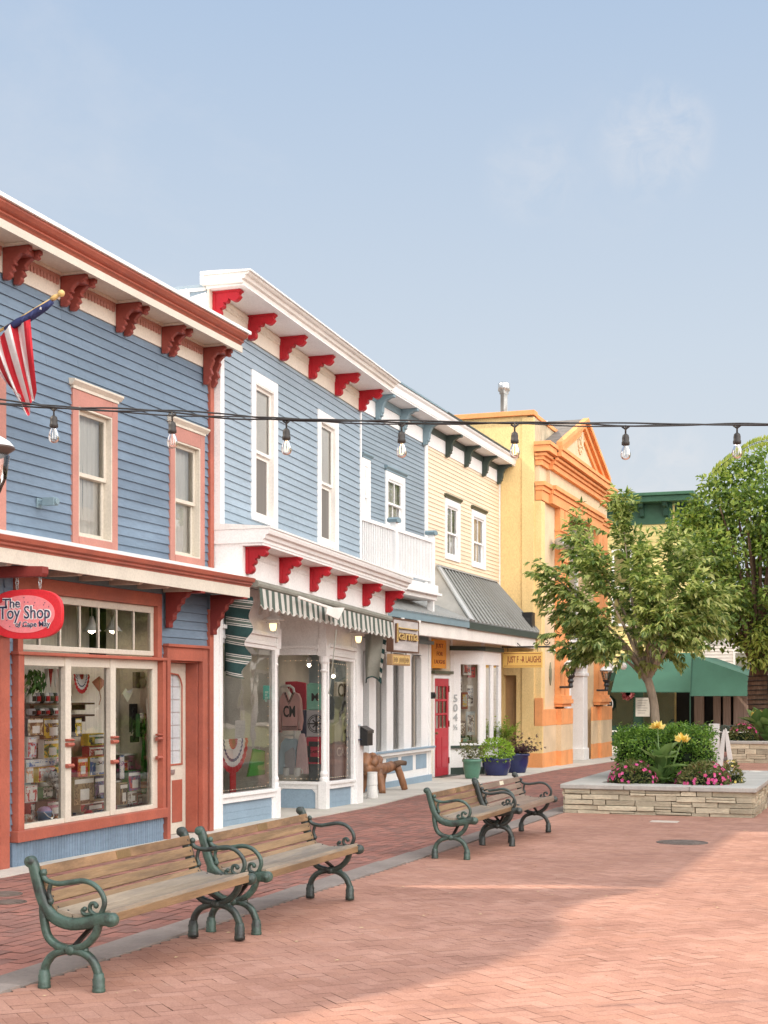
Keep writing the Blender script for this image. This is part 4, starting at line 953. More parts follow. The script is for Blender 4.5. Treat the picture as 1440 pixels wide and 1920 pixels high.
# shopfront
SX=-8.2; zs=.40; zh=2.32
yL0,yL1=17.0,18.62; yR0,yR1=20.5,21.75
m=MB(); m.box(SX-.12,SX+.06,BY0+.04,BY0+.30,-.4,LZ); m.box(SX-.06,SX+.09,BY0+.28,BY0+.36,-.4,LZ); m.box(SX-.12,SX+.1,BY0+.02,BY0+.38,-.4,-.2); m.build('pilaster',M['white_trim'],cm,bevel=.006)
m=MB(); m.box(SX-.12,SX+.06,21.78,22.12,-.4,LZ); m.box(SX,SX+.09,21.74,21.80,-.4,LZ); m.box(SX-.12,SX+.10,21.74,22.15,-.4,-.2);
m.build('pilaster',M['white_trim'],cm,bevel=.006)
def bay(y0,y1,name):
    m=MB(); m.box(SX-.06,SX+.05,y0,y1,zs-.10,zs); m.box(SX-.06,SX+.075,y0,y1,zs-.03,zs+.015); m.box(SX-.06,SX+.03,y0,y1,-.4,-.12); m.box(SX-.06,SX+.03,y0,y0+.1,-.119,zs-.101); m.box(SX-.06,SX+.03,y1-.1,y1,-.119,zs-.101)
    m.box(SX-.06,SX+.03,y0,y1,zh,LZ); m.box(SX-.06,SX+.07,y0,y1,zh,zh+.05); m.box(SX-.06,SX+.10,y0,y1,zh+.12,zh+.17); m.box(SX-.06,SX+.06,y0,y1,zh+.051,zh+.119)
    m.box(SX-.03,SX+.05,y0,y0+.05,zs+.016,zh-.001); m.box(SX-.03,SX+.05,y1-.05,y1,zs+.016,zh-.001); m.box(SX-.03,SX+.048,y0+.05,y1-.05,zh-.05,zh-.001)
    for s in ((y0+.05,1),(y1-.05,-1)): m.box(SX+.03,SX+.04,s[0],s[0]+s[1]*.05,zh+.2,LZ-.05)
    o=m.build(name,M['white_trim'],cm,bevel=.005)
    p=MB(); p.box(SX-.04,SX+.01,y0+.1,y1-.1,-.12,zs-.1); 
    for k in range(4): p.box(SX+.01,SX+.014,y0+.1,y1-.1,-.12+k*.1,-.12+k*.1+.094)
    p.build('panel',M['panel_blue'],o)
    g=MB(); g.face([(SX,y0+.05,zs+.015),(SX,y1-.05,zs+.015),(SX,y1-.05,zh-.05),(SX,y0+.05,zh-.05)]); g.build('pane',M['shop_glass'],o)
    return o
bay(yL0-.19,yL1,'shop_window'); bay(yR0+.09,yR1,'shop_window')
# face of the right display that looks into the recess
xr=-9.0; Y=yR0
m=MB(); m.box(xr,SX-.06,Y,Y+.06,zs-.10,zs); m.box(xr,SX-.06,Y-.03,Y+.06,zs-.03,zs+.015); m.box(xr,SX-.06,Y,Y+.06,-.4,-.12); m.box(xr,SX-.06,Y,Y+.06,zh,LZ); m.box(xr-.2,SX-.06,Y-.05,Y+.06,zh+.1,zh+.15); m.box(xr-.2,SX-.06,Y-.02,Y+.06,zh,zh+.05)
m.box(xr,xr+.06,Y,Y+.06,-.119,zs-.101); m.box(SX-.13,SX-.061,Y,Y+.06,-.119,zs-.101); m.box(xr,xr+.04,Y,Y+.05,zs+.016,zh-.001)
for s,xx in ((1,xr+.06),(-1,SX-.13)): m.prism([(0,0),(s*.06,0),(0,-.06)],(xx,Y+.01,zs-.10),(1,0,0),(0,0,1),(0,1,0),.05)
o=m.build('recess_window',M['white_trim'],cm,bevel=.005)
p=MB(); p.box(xr+.06,SX-.13,Y+.02,Y+.05,-.12,zs-.1); p.build('panel',M['panel_blue'],o)
g=MB(); g.face([(xr+.04,Y+.02,zs),(SX-.06,Y+.02,zs),(SX-.06,Y+.02,zh),(xr+.04,Y+.02,zh)]); g.build('pane',M['shop_glass'],o)
for yc in (yL1+.03,yR0+.03):     # turned columns
    m=MB(); x=SX+.0; k=.052
    m.box(x-.07,x+.07,yc-.07,yc+.07,-.4,zs+.02); m.box(x-.075,x+.075,yc-.075,yc+.075,zh-.02,zh+.25); m.box(x-.06,x+.06,yc-.06,yc+.06,zh+.25,LZ)
    h=zh-zs-.04
    m.lathe([(k*1.3,0),(k*1.3,.05),(k,.07),(k*1.25,.12),(k*.9,.16),(k*.85,.2),(k*.8,h*.5),(k*.75,h-.25),(k*1.15,h-.22),(k*.8,h-.19),(k*.9,h-.12),(k*1.4,h-.08),(k*1.4,h)],(x,yc,zs+.02),14)
    m.build('column',M['white_trim'],cm,bevel=.004)
m=MB(); m.box(SX-1.5,SX-.06,yL1+.0,yL1+.05,-.4,LZ); m.box(SX-1.56,SX-1.5,yL1,yR0,-.4,LZ); m.build('recess_wall',M['white_trim'],cm)
m=MB(); m.box(SX-1.5,SX-.0,yL1+.06,yR0-.02,LZ-.10,LZ-.05); m.build('recess_ceiling',M['white_old'],cm)
m=MB(); m.box(SX-1.49,SX-1.45,yL1+.45,yR0-.4,-.25,1.9); m.build('shop_door',M['white_trim'],cm)
m=MB(); m.box(SX-1.3,SX-.02,BY0+.2,yL1-.05,zs-.10,zs-.05); m.box(xr-.4,SX-.06,yR0+.07,22.0,zs-.10,zs-.05)
m.box(SX-.78,SX-.74,BY0+.2,yL1-.05,zs-.05,LZ); m.box(xr-.04,xr-.0,yR0+.07,22.,zs-.05,LZ); m.box(xr,SX-.1,21.9,21.94,zs-.05,LZ)
m.build('display_floor',M['interior'],cm)
WARP[0]=None
def sg(y,z): return sag((0,y,z))[2]
# awning: roller, striped valance, two hanging ends ------------------------------------
aw=thing('striped_awning','rolled up green and white striped awning over the sweater shop','awning',(-7.8,19.4,2.9))
def stripes(parent,name,fn,n,m,mats,pick):
    """strips of cloth: fn(u,v) gives the point; pick(i) chooses the cloth"""
    mb=MB(); 
    for i in range(n):
        mb.cur=pick(i); q=[]
        for j in range(m): 
            mb.face([fn(i/n,j/m),fn((i+1)/n,j/m),fn((i+1)/n,(j+1)/m),fn(i/n,(j+1)/m)])
    return mb.build(name,mats,parent)
ay0,ay1=16.85,22.1; ax=-7.62
NS=54
def val(u,v):
    y=ay0+(ay1-ay0)*u; sc_=abs(math.sin(u*NS/2*math.pi)); d=.22+.05*sc_
    zt=2.93-.04*(y-16.5)
    return (ax+.010*math.sin(u*60)*v+.02*v, y, zt-d*v)
stripes(aw,'valance',val,NS*4,4,[M['awn_green'],M['awn_white']],lambda i:((i//4)%2))
m=MB()
m.tube([(val(u/200,1)[0]+.004,val(u/200,1)[1],val(u/200,1)[2]) for u in range(201)],.006,5); m.build('valance_piping',M['awn_white'],aw)
m=MB(); m.tube([(ax-.05,ay0-.02,2.97),(ax-.05,ay1,2.97-.04*5.2)],.05,10); m.build('roller',M['awn_back'],aw)
def dr1(u,v):       # left end, hangs facing up the street
    z=2.86-1.06*v; wv=.38+.04*math.sin(v*19)-.10*v
    x=-8.13+wv*u; y=16.93-.07*math.sin(u*math.pi)-.05*math.sin(v*15)*u
    return (x,y,z-.05*u)
mb=MB(); pat=[0,0,0,1,2,1,2,1,0,0,0]
n=90
for j in range(n):
    mb.cur=[0]*11+[1,0,1,2,2,2,1,0,1]
    mb.cur=mb.cur[(j+6)%20]
    for i in range(10): mb.face([dr1(i/10,j/n),dr1((i+1)/10,j/n),dr1((i+1)/10,(j+1)/n),dr1(i/10,(j+1)/n)])
mb.build('hanging_end',[M['navy_stripe'],M['awn_white'],M['awn_green']],aw,smooth=True)
mb=MB()
for (a,q) in ((-8.14,16.98),(-8.17,17.03)): mb.tube([(a,q,2.86),(a+.02,q-.02,2.4),(a-.01,q,1.85)],[.03,.035,.02],6)
mb.build('folded_edge',M['navy_stripe'],aw)
def dr2(u,v):
    z=2.70-.92*v-.10*abs(u-.5); y=22.12+.02*math.sin(v*7)
    fold=.07*math.sin(u*9+v*2)
    x=-8.12+(.40-.08*v)*u; return (x,y+fold*(.4+v*.6)-.10*math.sin(u*3),z+.05*math.sin(u*3.3)*v)
mb=MB()
for j in range(24):
    for i in range(20):
        mb.cur=0 if i<17 else (1 if (j//2)%2 else 2)
        mb.face([dr2(i/20,j/24),dr2((i+1)/20,j/24),dr2((i+1)/20,(j+1)/24),dr2(i/20,(j+1)/24)])
mb.build('hanging_end',[M['awn_back'],M['navy_stripe'],M['awn_white']],aw,smooth=True)
mb=MB(); mb.tube([dr2(i/20,1) for i in range(21)],.012,6); mb.build('hem',M['navy_stripe'],aw)
a0=onX(588,1138,-7.52); a1=onX(640,1160,-7.52)
m=MB(); m.beam((-7.5,onX(560,1120,-7.5)[0],ZX(560,1120,-7.5)),(-7.5,onX(625,1142,-7.5)[0],ZX(625,1142,-7.5)),.03,.035); 
yq,zq=onX(612,1135,-7.5); y2,z2=onX(643,1142,-7.5)
m.prism([(yq,zq-.03),(y2,z2+.02),(y2-.25,z2-.17),(yq-.05,zq-.13)],(-7.49,0,0),(0,1,0),(0,0,1),(1,0,0),.02)
m.build('folding_arm',M['white_old'],aw,bevel=.004)
m=MB(); p0=onX(631,1180,-7.6); p1=onX(618,1292,-7.6); m.tube([(-7.6,p0[0],p0[1]),(-7.6,p1[0],p1[1])],.008,8); m.tube([(-7.6,p1[0],p1[1]),(-7.6,p1[0]-.03,p1[1]-.06),(-7.57,p1[0],p1[1]-.1)],.009,6)
m.build('crank_rod',M['awn_back'],aw)
# gooseneck lamps
def gooseneck(px,py,X,label):
    y,z=onX(px,py,X); t=thing('wall_lamp',label,'lamp',(X,y,z),'shaded lamps lit under the sweater shop awning')
    m=MB(); m.lathe([(.05,.12),(.06,.10),(.065,.05),(.15,.0),(.16,-.015),(.15,-.015),(.06,.03)],(X+.2,y,z),16); m.lathe([(.09,-.005),(.10,-.03),(.09,-.035)],(X+.2,y,z-.02),14); m.build('shade',M['white_old'],t,smooth=True)
    m=MB(); m.tube([(X,y,z+.12),(X+.08,y,z+.2),(X+.16,y,z+.2),(X+.2,y,z+.12)],.013,8); m.lathe([(.05,0),(.05,.02)],(X,y,z+.12),10,axis='x'); m.build('arm',M['white_old'],t,smooth=True)
    m=MB(); m.lathe([(.0,-.16),(.035,-.15),(.05,-.10),(.05,-.05),(.04,-.03)],(X+.2,y,z),12,caps=False); m.build('globe',M['lamp_glow'],t,smooth=True)
gooseneck(487,1162,-8.17,'white shaded wall lamp lit beside the left awning end'); gooseneck(650,1187,-8.17,'white shaded wall lamp lit under right half of awning')
# mailbox
yq=YX(680,-8.12); zq=ZX(680,1398,-8.12)
mbx=thing('mailbox','black wall mailbox on the white pilaster right of sweater shop','mailbox',(-8.13,yq,zq))
m=MB(); m.prism([(0,0),(.12,0),(.12,.24),(.0,.31)],(-8.13,yq-.09,zq),(1,0,0),(0,0,1),(0,1,0),.28); m.build('body',M['black_plastic'],mbx,bevel=.01)
m=MB(); m.prism([(-.0,.312),(.13,.242),(.13,.20),(.135,.2),(.135,.25),(0,.322)],(-8.13,yq-.1,zq),(1,0,0),(0,0,1),(0,1,0),.30); m.build('lid',mk('mailbox_lid',(.06,.055,.05),rough=.4),mbx,bevel=.004)
# ---------------------------------------------------------------- clothes in the right display
CZ=5.143
def cpx(x,y): return (420+x/CZ,1220+y/CZ)
def atY(x,y,Y):
    p=cpx(x,y); X,Z=onY(p[0],p[1],Y); return X,Z
def cloth(outline,Y,th,name,mat,label,cat,pieces=(),wob=.015,group='clothes in the sweater shop window'):
    """flat garment hung facing the recess; outline in zoom pixels"""
    o3=[]; pts=[atY(x,y,Y) for x,y in outline]; m=MB()
    cxm=sum(p[0] for p in pts)/len(pts)
    m.prism(pts,(0,Y,0),(1,0,0),(0,0,1),(0,1,0),th)
    if pieces:
        t=thing(name,label,cat,(cxm,Y,min(p[1] for p in pts)),group); m.build('body',mat,t,bevel=.012)
        return t
    return tag(m.build(name,mat,None,bevel=.012),label,cat,group)
Yc=20.62
sw=cloth([(560,415),(590,400),(625,500),(668,400),(715,415),(738,470),(755,670),(740,770),(715,775),(722,700),(712,560),(705,770),(560,770),(558,560),(545,700),(548,790),(525,790),(522,690),(530,480)],Yc,.07,'sweater',M['pink_knit'],'pale pink V neck sweater with black CM letters on a rack','sweater',pieces=True)
m=MB()
def ln(pts,w,Y,mb,dy=-.004):
    mb.tube([(atY(x,y,Y)[0],Y+dy,atY(x,y,Y)[1]) for x,y in pts],w,5)
ln([(590,402),(625,498),(666,402)],.009,Yc,m); ln([(578,402),(625,520),(680,402)],.005,Yc,m); ln([(562,745),(704,745)],.006,Yc,m); ln([(562,730),(704,730)],.006,Yc,m); ln([(562,758),(704,758)],.004,Yc,m); ln([(526,775),(548,775)],.006,Yc,m); ln([(716,762),(742,757)],.006,Yc,m)
xa,za=atY(630,592,Yc); put_text(m,'CM',.24,(xa,Yc-.004,za),(1,0,0),(0,0,1),.003,.006,width=abs(atY(685,0,Yc)[0]-atY(572,0,Yc)[0]))
m.build('lettering',M['black_cloth'],sw)
hg=MB(); xa,za=atY(622,375,Yc); hg.tube([(xa-.17,Yc+.03,za-.16),(xa,Yc+.03,za-.05),(xa+.17,Yc+.03,za-.16)],.007,6); hg.tube([(xa,Yc+.03,za-.05),(xa,Yc+.03,za+.02),(xa+.025,Yc+.03,za+.045),(xa+.02,Yc+.03,za+.08)],.004,6)
tag(hg.build('hanger',M['white_plain'],None),'white hanger inside the collar of the pink sweater','hanger')
rk=thing('clothes_rack','white arched metal rack behind the pink sweater','rack',(atY(600,700,Yc+.1)[0],Yc+.1,.3))
m=MB(); ln([(515,1200),(515,420),(530,360),(570,340),(640,340),(672,365),(682,420),(682,1200)],.02,Yc+.12,m); m.build('arch',M['white_plain'],rk,smooth=True)
m=MB(); ln([(515,815),(682,815)],.014,Yc+.12,m); ln([(515,890),(682,890)],.01,Yc+.12,m); m.build('crossbar',M['white_plain'],rk)
cloth([(575,300),(690,295),(785,310),(788,570),(700,575),(650,420)],Yc+.28,.05,'tee_shirt',M['red_cloth'],'crimson tee shirt hanging right behind pink sweater','shirt')
cloth([(735,575),(788,572),(788,835),(740,840)],Yc+.25,.05,'trousers',M['navy_cloth'],'navy cloth hanging below the crimson tee shirt','clothing')
t=cloth([(798,330),(820,310),(930,320),(930,570),(795,570)],Yc+.22,.05,'tee_shirt',M['mint'],'mint green tee shirt with black letters behind the column','shirt',pieces=True)
m=MB(); xa,za=atY(878,452,Yc+.22); put_text(m,'M',.17,(xa,Yc+.215,za),(1,0,0),(0,0,1),.003,.004); m.build('lettering',M['black_cloth'],t)
t=cloth([(793,575),(935,575),(935,830),(793,830)],Yc+.22,.04,'towel',M['grey_knit'],'grey towel with dark compass emblem below the mint shirt','towel',pieces=True)
m=MB(); xa,za=atY(890,705,Yc+.22); q=Yc+.214
for rr in (.14,.115): m.tube([(xa+rr*math.cos(k*.2618),q,za+rr*math.sin(k*.2618)) for k in range(25)],.006,5)
for k in range(8):
    L=.13 if k%2==0 else .08; a=k*math.pi/4; m.beam((xa,q,za),(xa+L*math.cos(a),q,za+L*math.sin(a)),.008,.02)
m.build('emblem',M['black_cloth'],t)
t=cloth([(790,835),(940,830),(935,1095),(800,1095)],Yc+.2,.04,'towel',M['red_cloth'],'red towel with black print at bottom behind the column','towel',pieces=True)
m=MB(); xa,za=atY(872,975,Yc+.2); m.beam((xa-.09,Yc+.19,za+.12),(xa+.09,Yc+.19,za+.12),.01,.08); m.beam((xa-.09,Yc+.19,za-.12),(xa+.09,Yc+.19,za-.12),.01,.08); m.beam((xa-.09,Yc+.19,za+.09),(xa-.09,Yc+.19,za-.09),.01,.05); put_text(m,'CAPE',.06,(xa,Yc+.186,za),(1,0,0),(0,0,1),.003); m.build('print',M['black_cloth'],t)
cloth([(585,845),(610,850),(690,850),(705,900),(690,960),(680,1195),(580,1195),(560,1195),(515,1195),(525,1000),(550,890)],Yc-.02,.08,'sweatshirt',M['blue_knit'],'pale blue sweatshirt hanging under the pink sweater','sweater')
cloth([(730,800),(765,800),(785,900),(805,1190),(680,1190),(705,920)],Yc-.01,.07,'skirt',M['rose_cloth'],'pale pink pleated skirt right of the pale blue sweatshirt','skirt')
cloth([(582,985),(660,930),(680,960),(682,1195),(585,1195)],Yc-.05,.03,'scarf',M['grey_knit'],'grey cloth draped over front of pale blue sweatshirt','clothing')
for i,(cx_,lab) in enumerate(((605,'white mug on display floor under the grey cloth'),(708,'white mug on display floor under the pink skirt'))):
    xa,za=atY(cx_,1210,Yc-.03); za=max(za,sg(20.6,.355)); m=MB(); m.lathe([(.05,0),(.055,.01),(.055,.13),(.045,.135),(.04,.02)],(xa,Yc-.03,za),14); m.tube([(xa+.05,Yc-.03,za+.11),(xa+.09,Yc-.03,za+.09),(xa+.09,Yc-.03,za+.05),(xa+.05,Yc-.03,za+.03)],.009,6)
    tag(m.build('mug',M['white_plain'],None,smooth=True),lab,'mug')
# goods behind the right window, facing the street
X=-8.34
def atX(x,y,X): 
    p=cpx(x,y); return onX(p[0],p[1],X)
ya,za=atX(1090,300,X); yb,zb=atX(1215,440,X)
t=thing('tote_bag','pale tote bag with black CM print high in right shop window','bag',(X,(ya+yb)/2,zb),'goods in the right sweater shop window')
m=MB(); m.prism([(ya,zb),(yb,zb),(yb-.02,za),(ya+.02,za)],(X-.06,0,0),(0,1,0),(0,0,1),(1,0,0),.06); m.build('body',M['white_old'],t,bevel=.01)
m=MB(); put_text(m,'CM',.30,(X+.004,(ya+yb)/2,(za+zb)/2-.03),(0,1,0),(0,0,1),.003,.004,width=(yb-ya)*.86); m.box(X+.002,X+.006,ya+.05,yb-.05,zb+.015,zb+.028); m.build('print',M['black_cloth'],t)
ya,za=atX(1085,930,X); yb,zb=atX(1225,1020,X)
t=thing('tee_shirt','grey tee shirt with pale CAPE lettering low in right shop window','shirt',(X,(ya+yb)/2,zb),'goods in the right sweater shop window')
m=MB(); m.prism([(ya-.05,zb-.35),(yb+.05,zb-.35),(yb+.05,za+.35),(yb-.2,za+.42),(ya+.2,za+.42),(ya-.05,za+.35)],(X-.06,0,0),(0,1,0),(0,0,1),(1,0,0),.05); m.build('body',M['grey_knit'],t,bevel=.01)
m=MB(); put_text(m,'CAPE',.2,(X-.005,(ya+yb)/2,(za+zb)/2),(0,1,0),(0,0,1),.003,.004,width=(yb-ya)*.95); m.build('print',M['white_plain'],t)
for i,(x_,y_,mt,lab) in enumerate(((1205,720,'blue_knit','pale blue cap on a stand in right shop window'),(1210,860,'navy_cloth','navy cap on a stand below the pale blue cap'))):
    yq,zq=atX(x_,y_,X+.04); t=thing('cap',lab,'cap',(X+.04,yq,zq),'goods in the right sweater shop window')
    m=MB(); m.lathe([(.13,0),(.13,.05),(.11,.11),(.06,.15),(.0,.16)],(X+.04,yq,zq),14,caps=False); m.build('crown',M[mt],t,smooth=True)
    m=MB(); m.prism([(-.11,0),(-.07,-.1),(0,-.13),(.07,-.1),(.11,0)],(X+.12,yq,zq),(0,1,0),(-1,0,0),(0,0,1),.012); m.build('brim',M[mt],t)
for (x0,y0,x1,y1,lab,Xp) in ((378,335,440,470,'teal paper sign taped inside left sweater shop window',-8.23),(950,360,988,470,'teal paper sign taped inside right sweater shop window',-8.23)):
    ya,za=atX(x0,y0,Xp); yb,zb=atX(x1,y1,Xp); m=MB(); m.box(Xp-.002,Xp,ya,yb,zb,za); m.cur=1
    for k in range(4): m.box(Xp,Xp+.0015,ya+.06,yb-.05-.04*(k%2),za-.08-k*(za-zb)*.2-.03,za-.08-k*(za-zb)*.2)
    tag(m.build('paper_sign',[M['teal_paper'],mk('teal_print',(.55,.8,.7))],None),lab,'sign')
# left window things
Xp=-8.34
ya,za=atX(60,1080,Xp); yb,zb=atX(420,1190,Xp)
m=MB(); m.prism([(ya+.55,zb),(yb,zb),(yb,zb+.32),(ya+.75,zb+.38)],(Xp-.02,0,0),(0,1,0),(0,0,1),(1,0,0),.03)
tag(m.build('display_board',M['bat_green'],None,bevel=.004),'bright green board standing low in left sweater shop window','board')
# pleated fan added inside the left window in place of a reflection
yq,zq=atX(85,850,Xp); fb=thing('reflection_fan','red white and blue fan standing in for a reflection in left sweater window','bunting',(Xp,yq,zq-.4))
for k,(r0,r1,mt) in enumerate(((.0,.14,'flag_red'),(.14,.27,'flag_white'),(.27,.31,'flag_blue'),(.31,.38,'flag_white'),(.38,.47,'flag_red'))):
    m=MB(); n=28
    for i in range(n):
        a0=math.pi+math.pi*i/n; a1=math.pi+math.pi*(i+1)/n; o0=.012*(i%2); o1=.012*((i+1)%2)
        m.face([(Xp+o0,yq+r0*math.cos(a0),zq+r0*math.sin(a0)),(Xp+o0,yq+r1*math.cos(a0),zq+r1*math.sin(a0)),(Xp+o1,yq+r1*math.cos(a1),zq+r1*math.sin(a1)),(Xp+o1,yq+r0*math.cos(a1),zq+r0*math.sin(a1))])
    m.build('pleat_band',M[mt],fb)
m=MB(); m.box(Xp-.01,Xp,yq-.08,yq+.1,sg(17.5,zs),zq-.45); m.build('tail',M['flag_red'],fb)
# small lit spot bulbs in the displays
for i,(x_,y_,Xs,lab) in enumerate(((150,245,-8.5,'lit spot bulb at top left of the left sweater window'),(270,248,-8.55,'lit spot bulb at top centre of left sweater window'),(408,280,-8.45,'lit spot bulb near right edge of the left sweater window'),(1055,245,-8.45,'lit spot bulb behind top of right sweater window'),(820,140,-8.62,'lit spot bulb above the pink sweater display'))):
    p_=cpx(x_,y_); yq,zq=onX(p_[0],p_[1],Xs); t=thing('spot_bulb',lab,'lamp',(Xs,yq,zq),'lit spot bulbs in the sweater shop displays')
    m=MB(); m.lathe([(.0,-.03),(.022,-.02),(.028,.0),(.02,.02)],(Xs,yq,zq),12,caps=False); m.build('bulb',emit('spot_glow_%d'%i,(1,.84,.62),34),t,smooth=True)
    m=MB(); m.lathe([(.035,.02),(.04,.03),(.035,.12),(.015,.13)],(Xs,yq,zq),12); m.tube([(Xs,yq,zq+.12),(Xs,yq,2.9)],.006,6); m.build('holder',M['white_plain'],t)
# fairy lights
def fairy(pts,n,label,sag_=0):
    t=thing('fairy_lights',label,'light string',pts[0],'fairy lights round the sweater shop windows')
    m=MB(); m.tube(pts,.003,4); m.build('wire',M['white_plain'],t)
    L=[(Vector(b)-Vector(a)).length for a,b in zip(pts,pts[1:])]; tot=sum(L); bulb=None
    for k in range(n):
        s=(k+.5)/n*tot; i=0
        while i<len(L)-1 and s>L[i]: s-=L[i]; i+=1
        p=Vector(pts[i]).lerp(Vector(pts[i+1]),s/L[i])
        if bulb is None:
            q=MB(); q.ball((p.x,p.y,p.z),.0055,6); bulb=q.build('bulb',M['fairy'],t); base=bulb
        else:
            c=base.copy(); COL.objects.link(c); c.location=p-Vector(pts[0])-Vector((0,0,.0055))
xg=SX-.04
def pt(y,z): return (xg,y,sg(y,z))
fairy([pt(yL0-.1,zs+.05),pt(yL1-.1,zs+.05),pt(yL1-.1,zh-.1)],26,'warm fairy lights along bottom and right edge of left sweater window')
fairy([pt(yR0+.2,zs+.06),pt(yR1-.1,zs+.06),pt(yR1-.1,zh-.1),pt(yR0+.25,zh-.1)],40,'warm fairy lights framing the right sweater window')
fairy([(xr+.08,yR0+.1,sg(20.6,zs+.05)),(SX-.12,yR0+.1,sg(20.6,zs+.05)),(SX-.12,yR0+.1,sg(20.6,zh-.08)),(xr+.08,yR0+.1,sg(20.6,zh-.08))],34,'warm fairy lights framing the recess window with the pink sweater')

# ================================================================ KARMA HOUSE and CREAM HOUSE
KX=-9.6; KY0,KY1=22.0,YX(797,-9.6); CY1=YX(936,-9.6); EX=-9.15; GX=-9.2
zE=7.56
kh=thing('grey_blue_house','grey blue clapboard house with white balcony over the shop with square grey sign','building',(KX,25.5,gz(25)))
ch=thing('cream_house','cream clapboard house with dark brackets and steep metal pent roof','building',(KX,33,gz(33)))
kz=2.5
kw=[(YX(680,KX)-.1,YX(692,KX),ZX(690,985,KX),ZX(688,862,KX)),(YX(721,KX),YX(757,KX),ZX(740,990,KX),ZX(722,882,KX))]
w=MB(); wall_open(w,KX,KY0,KY1,2.9,zE,[(a+.06,c-.06,p+.05,q-.06) for a,c,p,q in kw]); w.box(KX-8,KX-7.9,KY0,KY1,-.3,zE); w.box(KX-8,KX,KY0-.0,KY0+.1,-.3,zE); w.box(KX-7.9,KX-.25,KY0+.1,KY1,3.0,3.1); w.box(KX-7.9,KX-.0,KY1-.1,KY1,-.3,zE-.05)
w.build('wall',M['grey_blue_siding'],kh)
s=MB(); clap(s,KX,KY0+.1,KY1-.08,3.4,6.98,[(a,c,p,q) for a,c,p,q in kw],.095,.018); s.build('siding',M['grey_blue_siding'],kh)
for a,c,p,q in kw: window(kh,KX,a,c,p,q,.13,M['white_trim'],M['white_trim'],depth=.06,cap=True,capmat=M['slate_blue'],mid=.42,back='curtain',muntin=1,gm='mirror_glass')
c=MB(); c.box(KX,KX+.04,KY1-.09,KY1+.09,3.0,7.0); c.build('corner_board',M['white_trim'],kh)
cw=[(YX(833,KX),YX(861,KX)),(YX(883,KX),YX(909,KX))]; cz0=(ZX(834,1050,KX)+ZX(890,1062,KX))/2; cz1=(ZX(834,932,KX)+ZX(884,956,KX))/2
w=MB(); wall_open(w,KX,KY1,CY1,2.9,zE,[(a+.06,c-.06,cz0+.05,cz1-.06) for a,c in cw]); w.box(KX-8,KX-7.9,KY1,CY1,-.3,zE); w.box(KX-8,KX-.01,CY1-.1,CY1,-.3,zE); w.box(KX-7.9,KX-.25,KY1,CY1-.1,3.0,3.1); w.build('wall',M['cream_siding'],ch)
s=MB(); clap(s,KX,KY1+.09,CY1-.05,3.4,7.0,[(a,c,cz0,cz1) for a,c in cw],.095,.018); s.build('siding',M['cream_siding'],ch)
for a,c in cw: window(ch,KX,a,c,cz0,cz1,.14,M['white_trim'],M['white_trim'],depth=.07,cap=True,capmat=M['olive'],mid=.45,back='curtain',muntin=1,gm='mirror_glass')
c=MB(); c.box(KX,KX+.035,CY1-.06,CY1,3.0,7.0); c.build('corner_board',M['white_trim'],ch)
def karnice(parent,y0,y1,trim,bm,ybs):
    c=MB(); ext(c,[(0,6.98),(.03,6.98),(.03,7.42),(0,7.42)],y0,y1,KX); c.build('frieze',M['white_trim'],parent)
    c=MB(); ext(c,[(.03,7.28),(.06,7.28),(.06,7.42),(.03,7.42)],y0,y1,KX); c.build('frieze_band',bm,parent)
    c=MB(); ext(c,[(0,7.42),(.42,7.42),(.42,7.45),(0,7.45)],y0,y1,KX); c.build('soffit',M['white_trim'],parent)
    c=MB(); ext(c,[(0,7.451),(.43,7.451),(.45,7.56),(.49,7.60),(.49,7.64),(0,7.64)],y0,y1,KX); c.build('cornice',M['white_trim'],parent)
    c=MB(); ext(c,[(-8,7.641),(.52,7.641),(.52,7.675),(-.3,7.78),(-8,7.75)],y0,y1,KX); c.build('roof',trim,parent)
    for yb in ybs:
        m=MB(); m.prism([(0,0),(.38,0),(.38,-.05),(.30,-.06),(.20,-.12),(.15,-.22),(.14,-.34),(.12,-.36),(.13,-.40),(.09,-.42),(.08,-.47),(0,-.5)],(KX+.03,yb-.06,7.418),(1,0,0),(0,0,1),(0,1,0),.13); m.build('bracket',bm,parent,bevel=.006)
yk=[YX(p,KX+.1) for p in (712,757,800)]; yc=[YX(p,KX+.1) for p in (842,877,910,938)]
karnice(kh,KY0+.05,KY1,M['slate_blue'],M['slate_blue'],yk); karnice(ch,KY1+.002,CY1+.06,M['dark_green'],M['dark_green'],yc)
# balcony
bX=-8.75; by1=YX(808,bX); bz1=ZX(806,1012,bX); bz0=ZX(806,1092,bX)
bl=MB(); bl.box(KX+.02,bX+.12,KY0+.05,by1+.12,bz0-.22,bz0-.06); bl.box(KX+.02,bX+.18,KY0+.05,by1+.2,bz0-.27,bz0-.22); bl.box(KX+.02,bX+.1,KY0+.05,by1+.1,bz0-.36,bz0-.271)
bal=bl.build('balcony',M['white_trim'],kh,bevel=.006)
m=MB(); m.box(bX-.03,bX+.05,KY0+.1,by1,bz1-.06,bz1); m.box(bX-.02,bX+.03,KY0+.1,by1,bz0+.02,bz0+.07); m.box(KX+.03,bX-.031,by1-.08,by1,bz1-.06,bz1); m.box(KX+.03,bX-.031,by1-.07,by1-.02,bz0+.02,bz0+.07)
m.build('rail',M['white_trim'],bal)
ym=YX(738,bX)
for yy in (by1,ym):
    m=MB(); m.box(bX-.05,bX+.07,yy-.06,yy+.06,bz0-.06,bz1+.10); m.build('post',M['white_trim'],bal,bevel=.004)
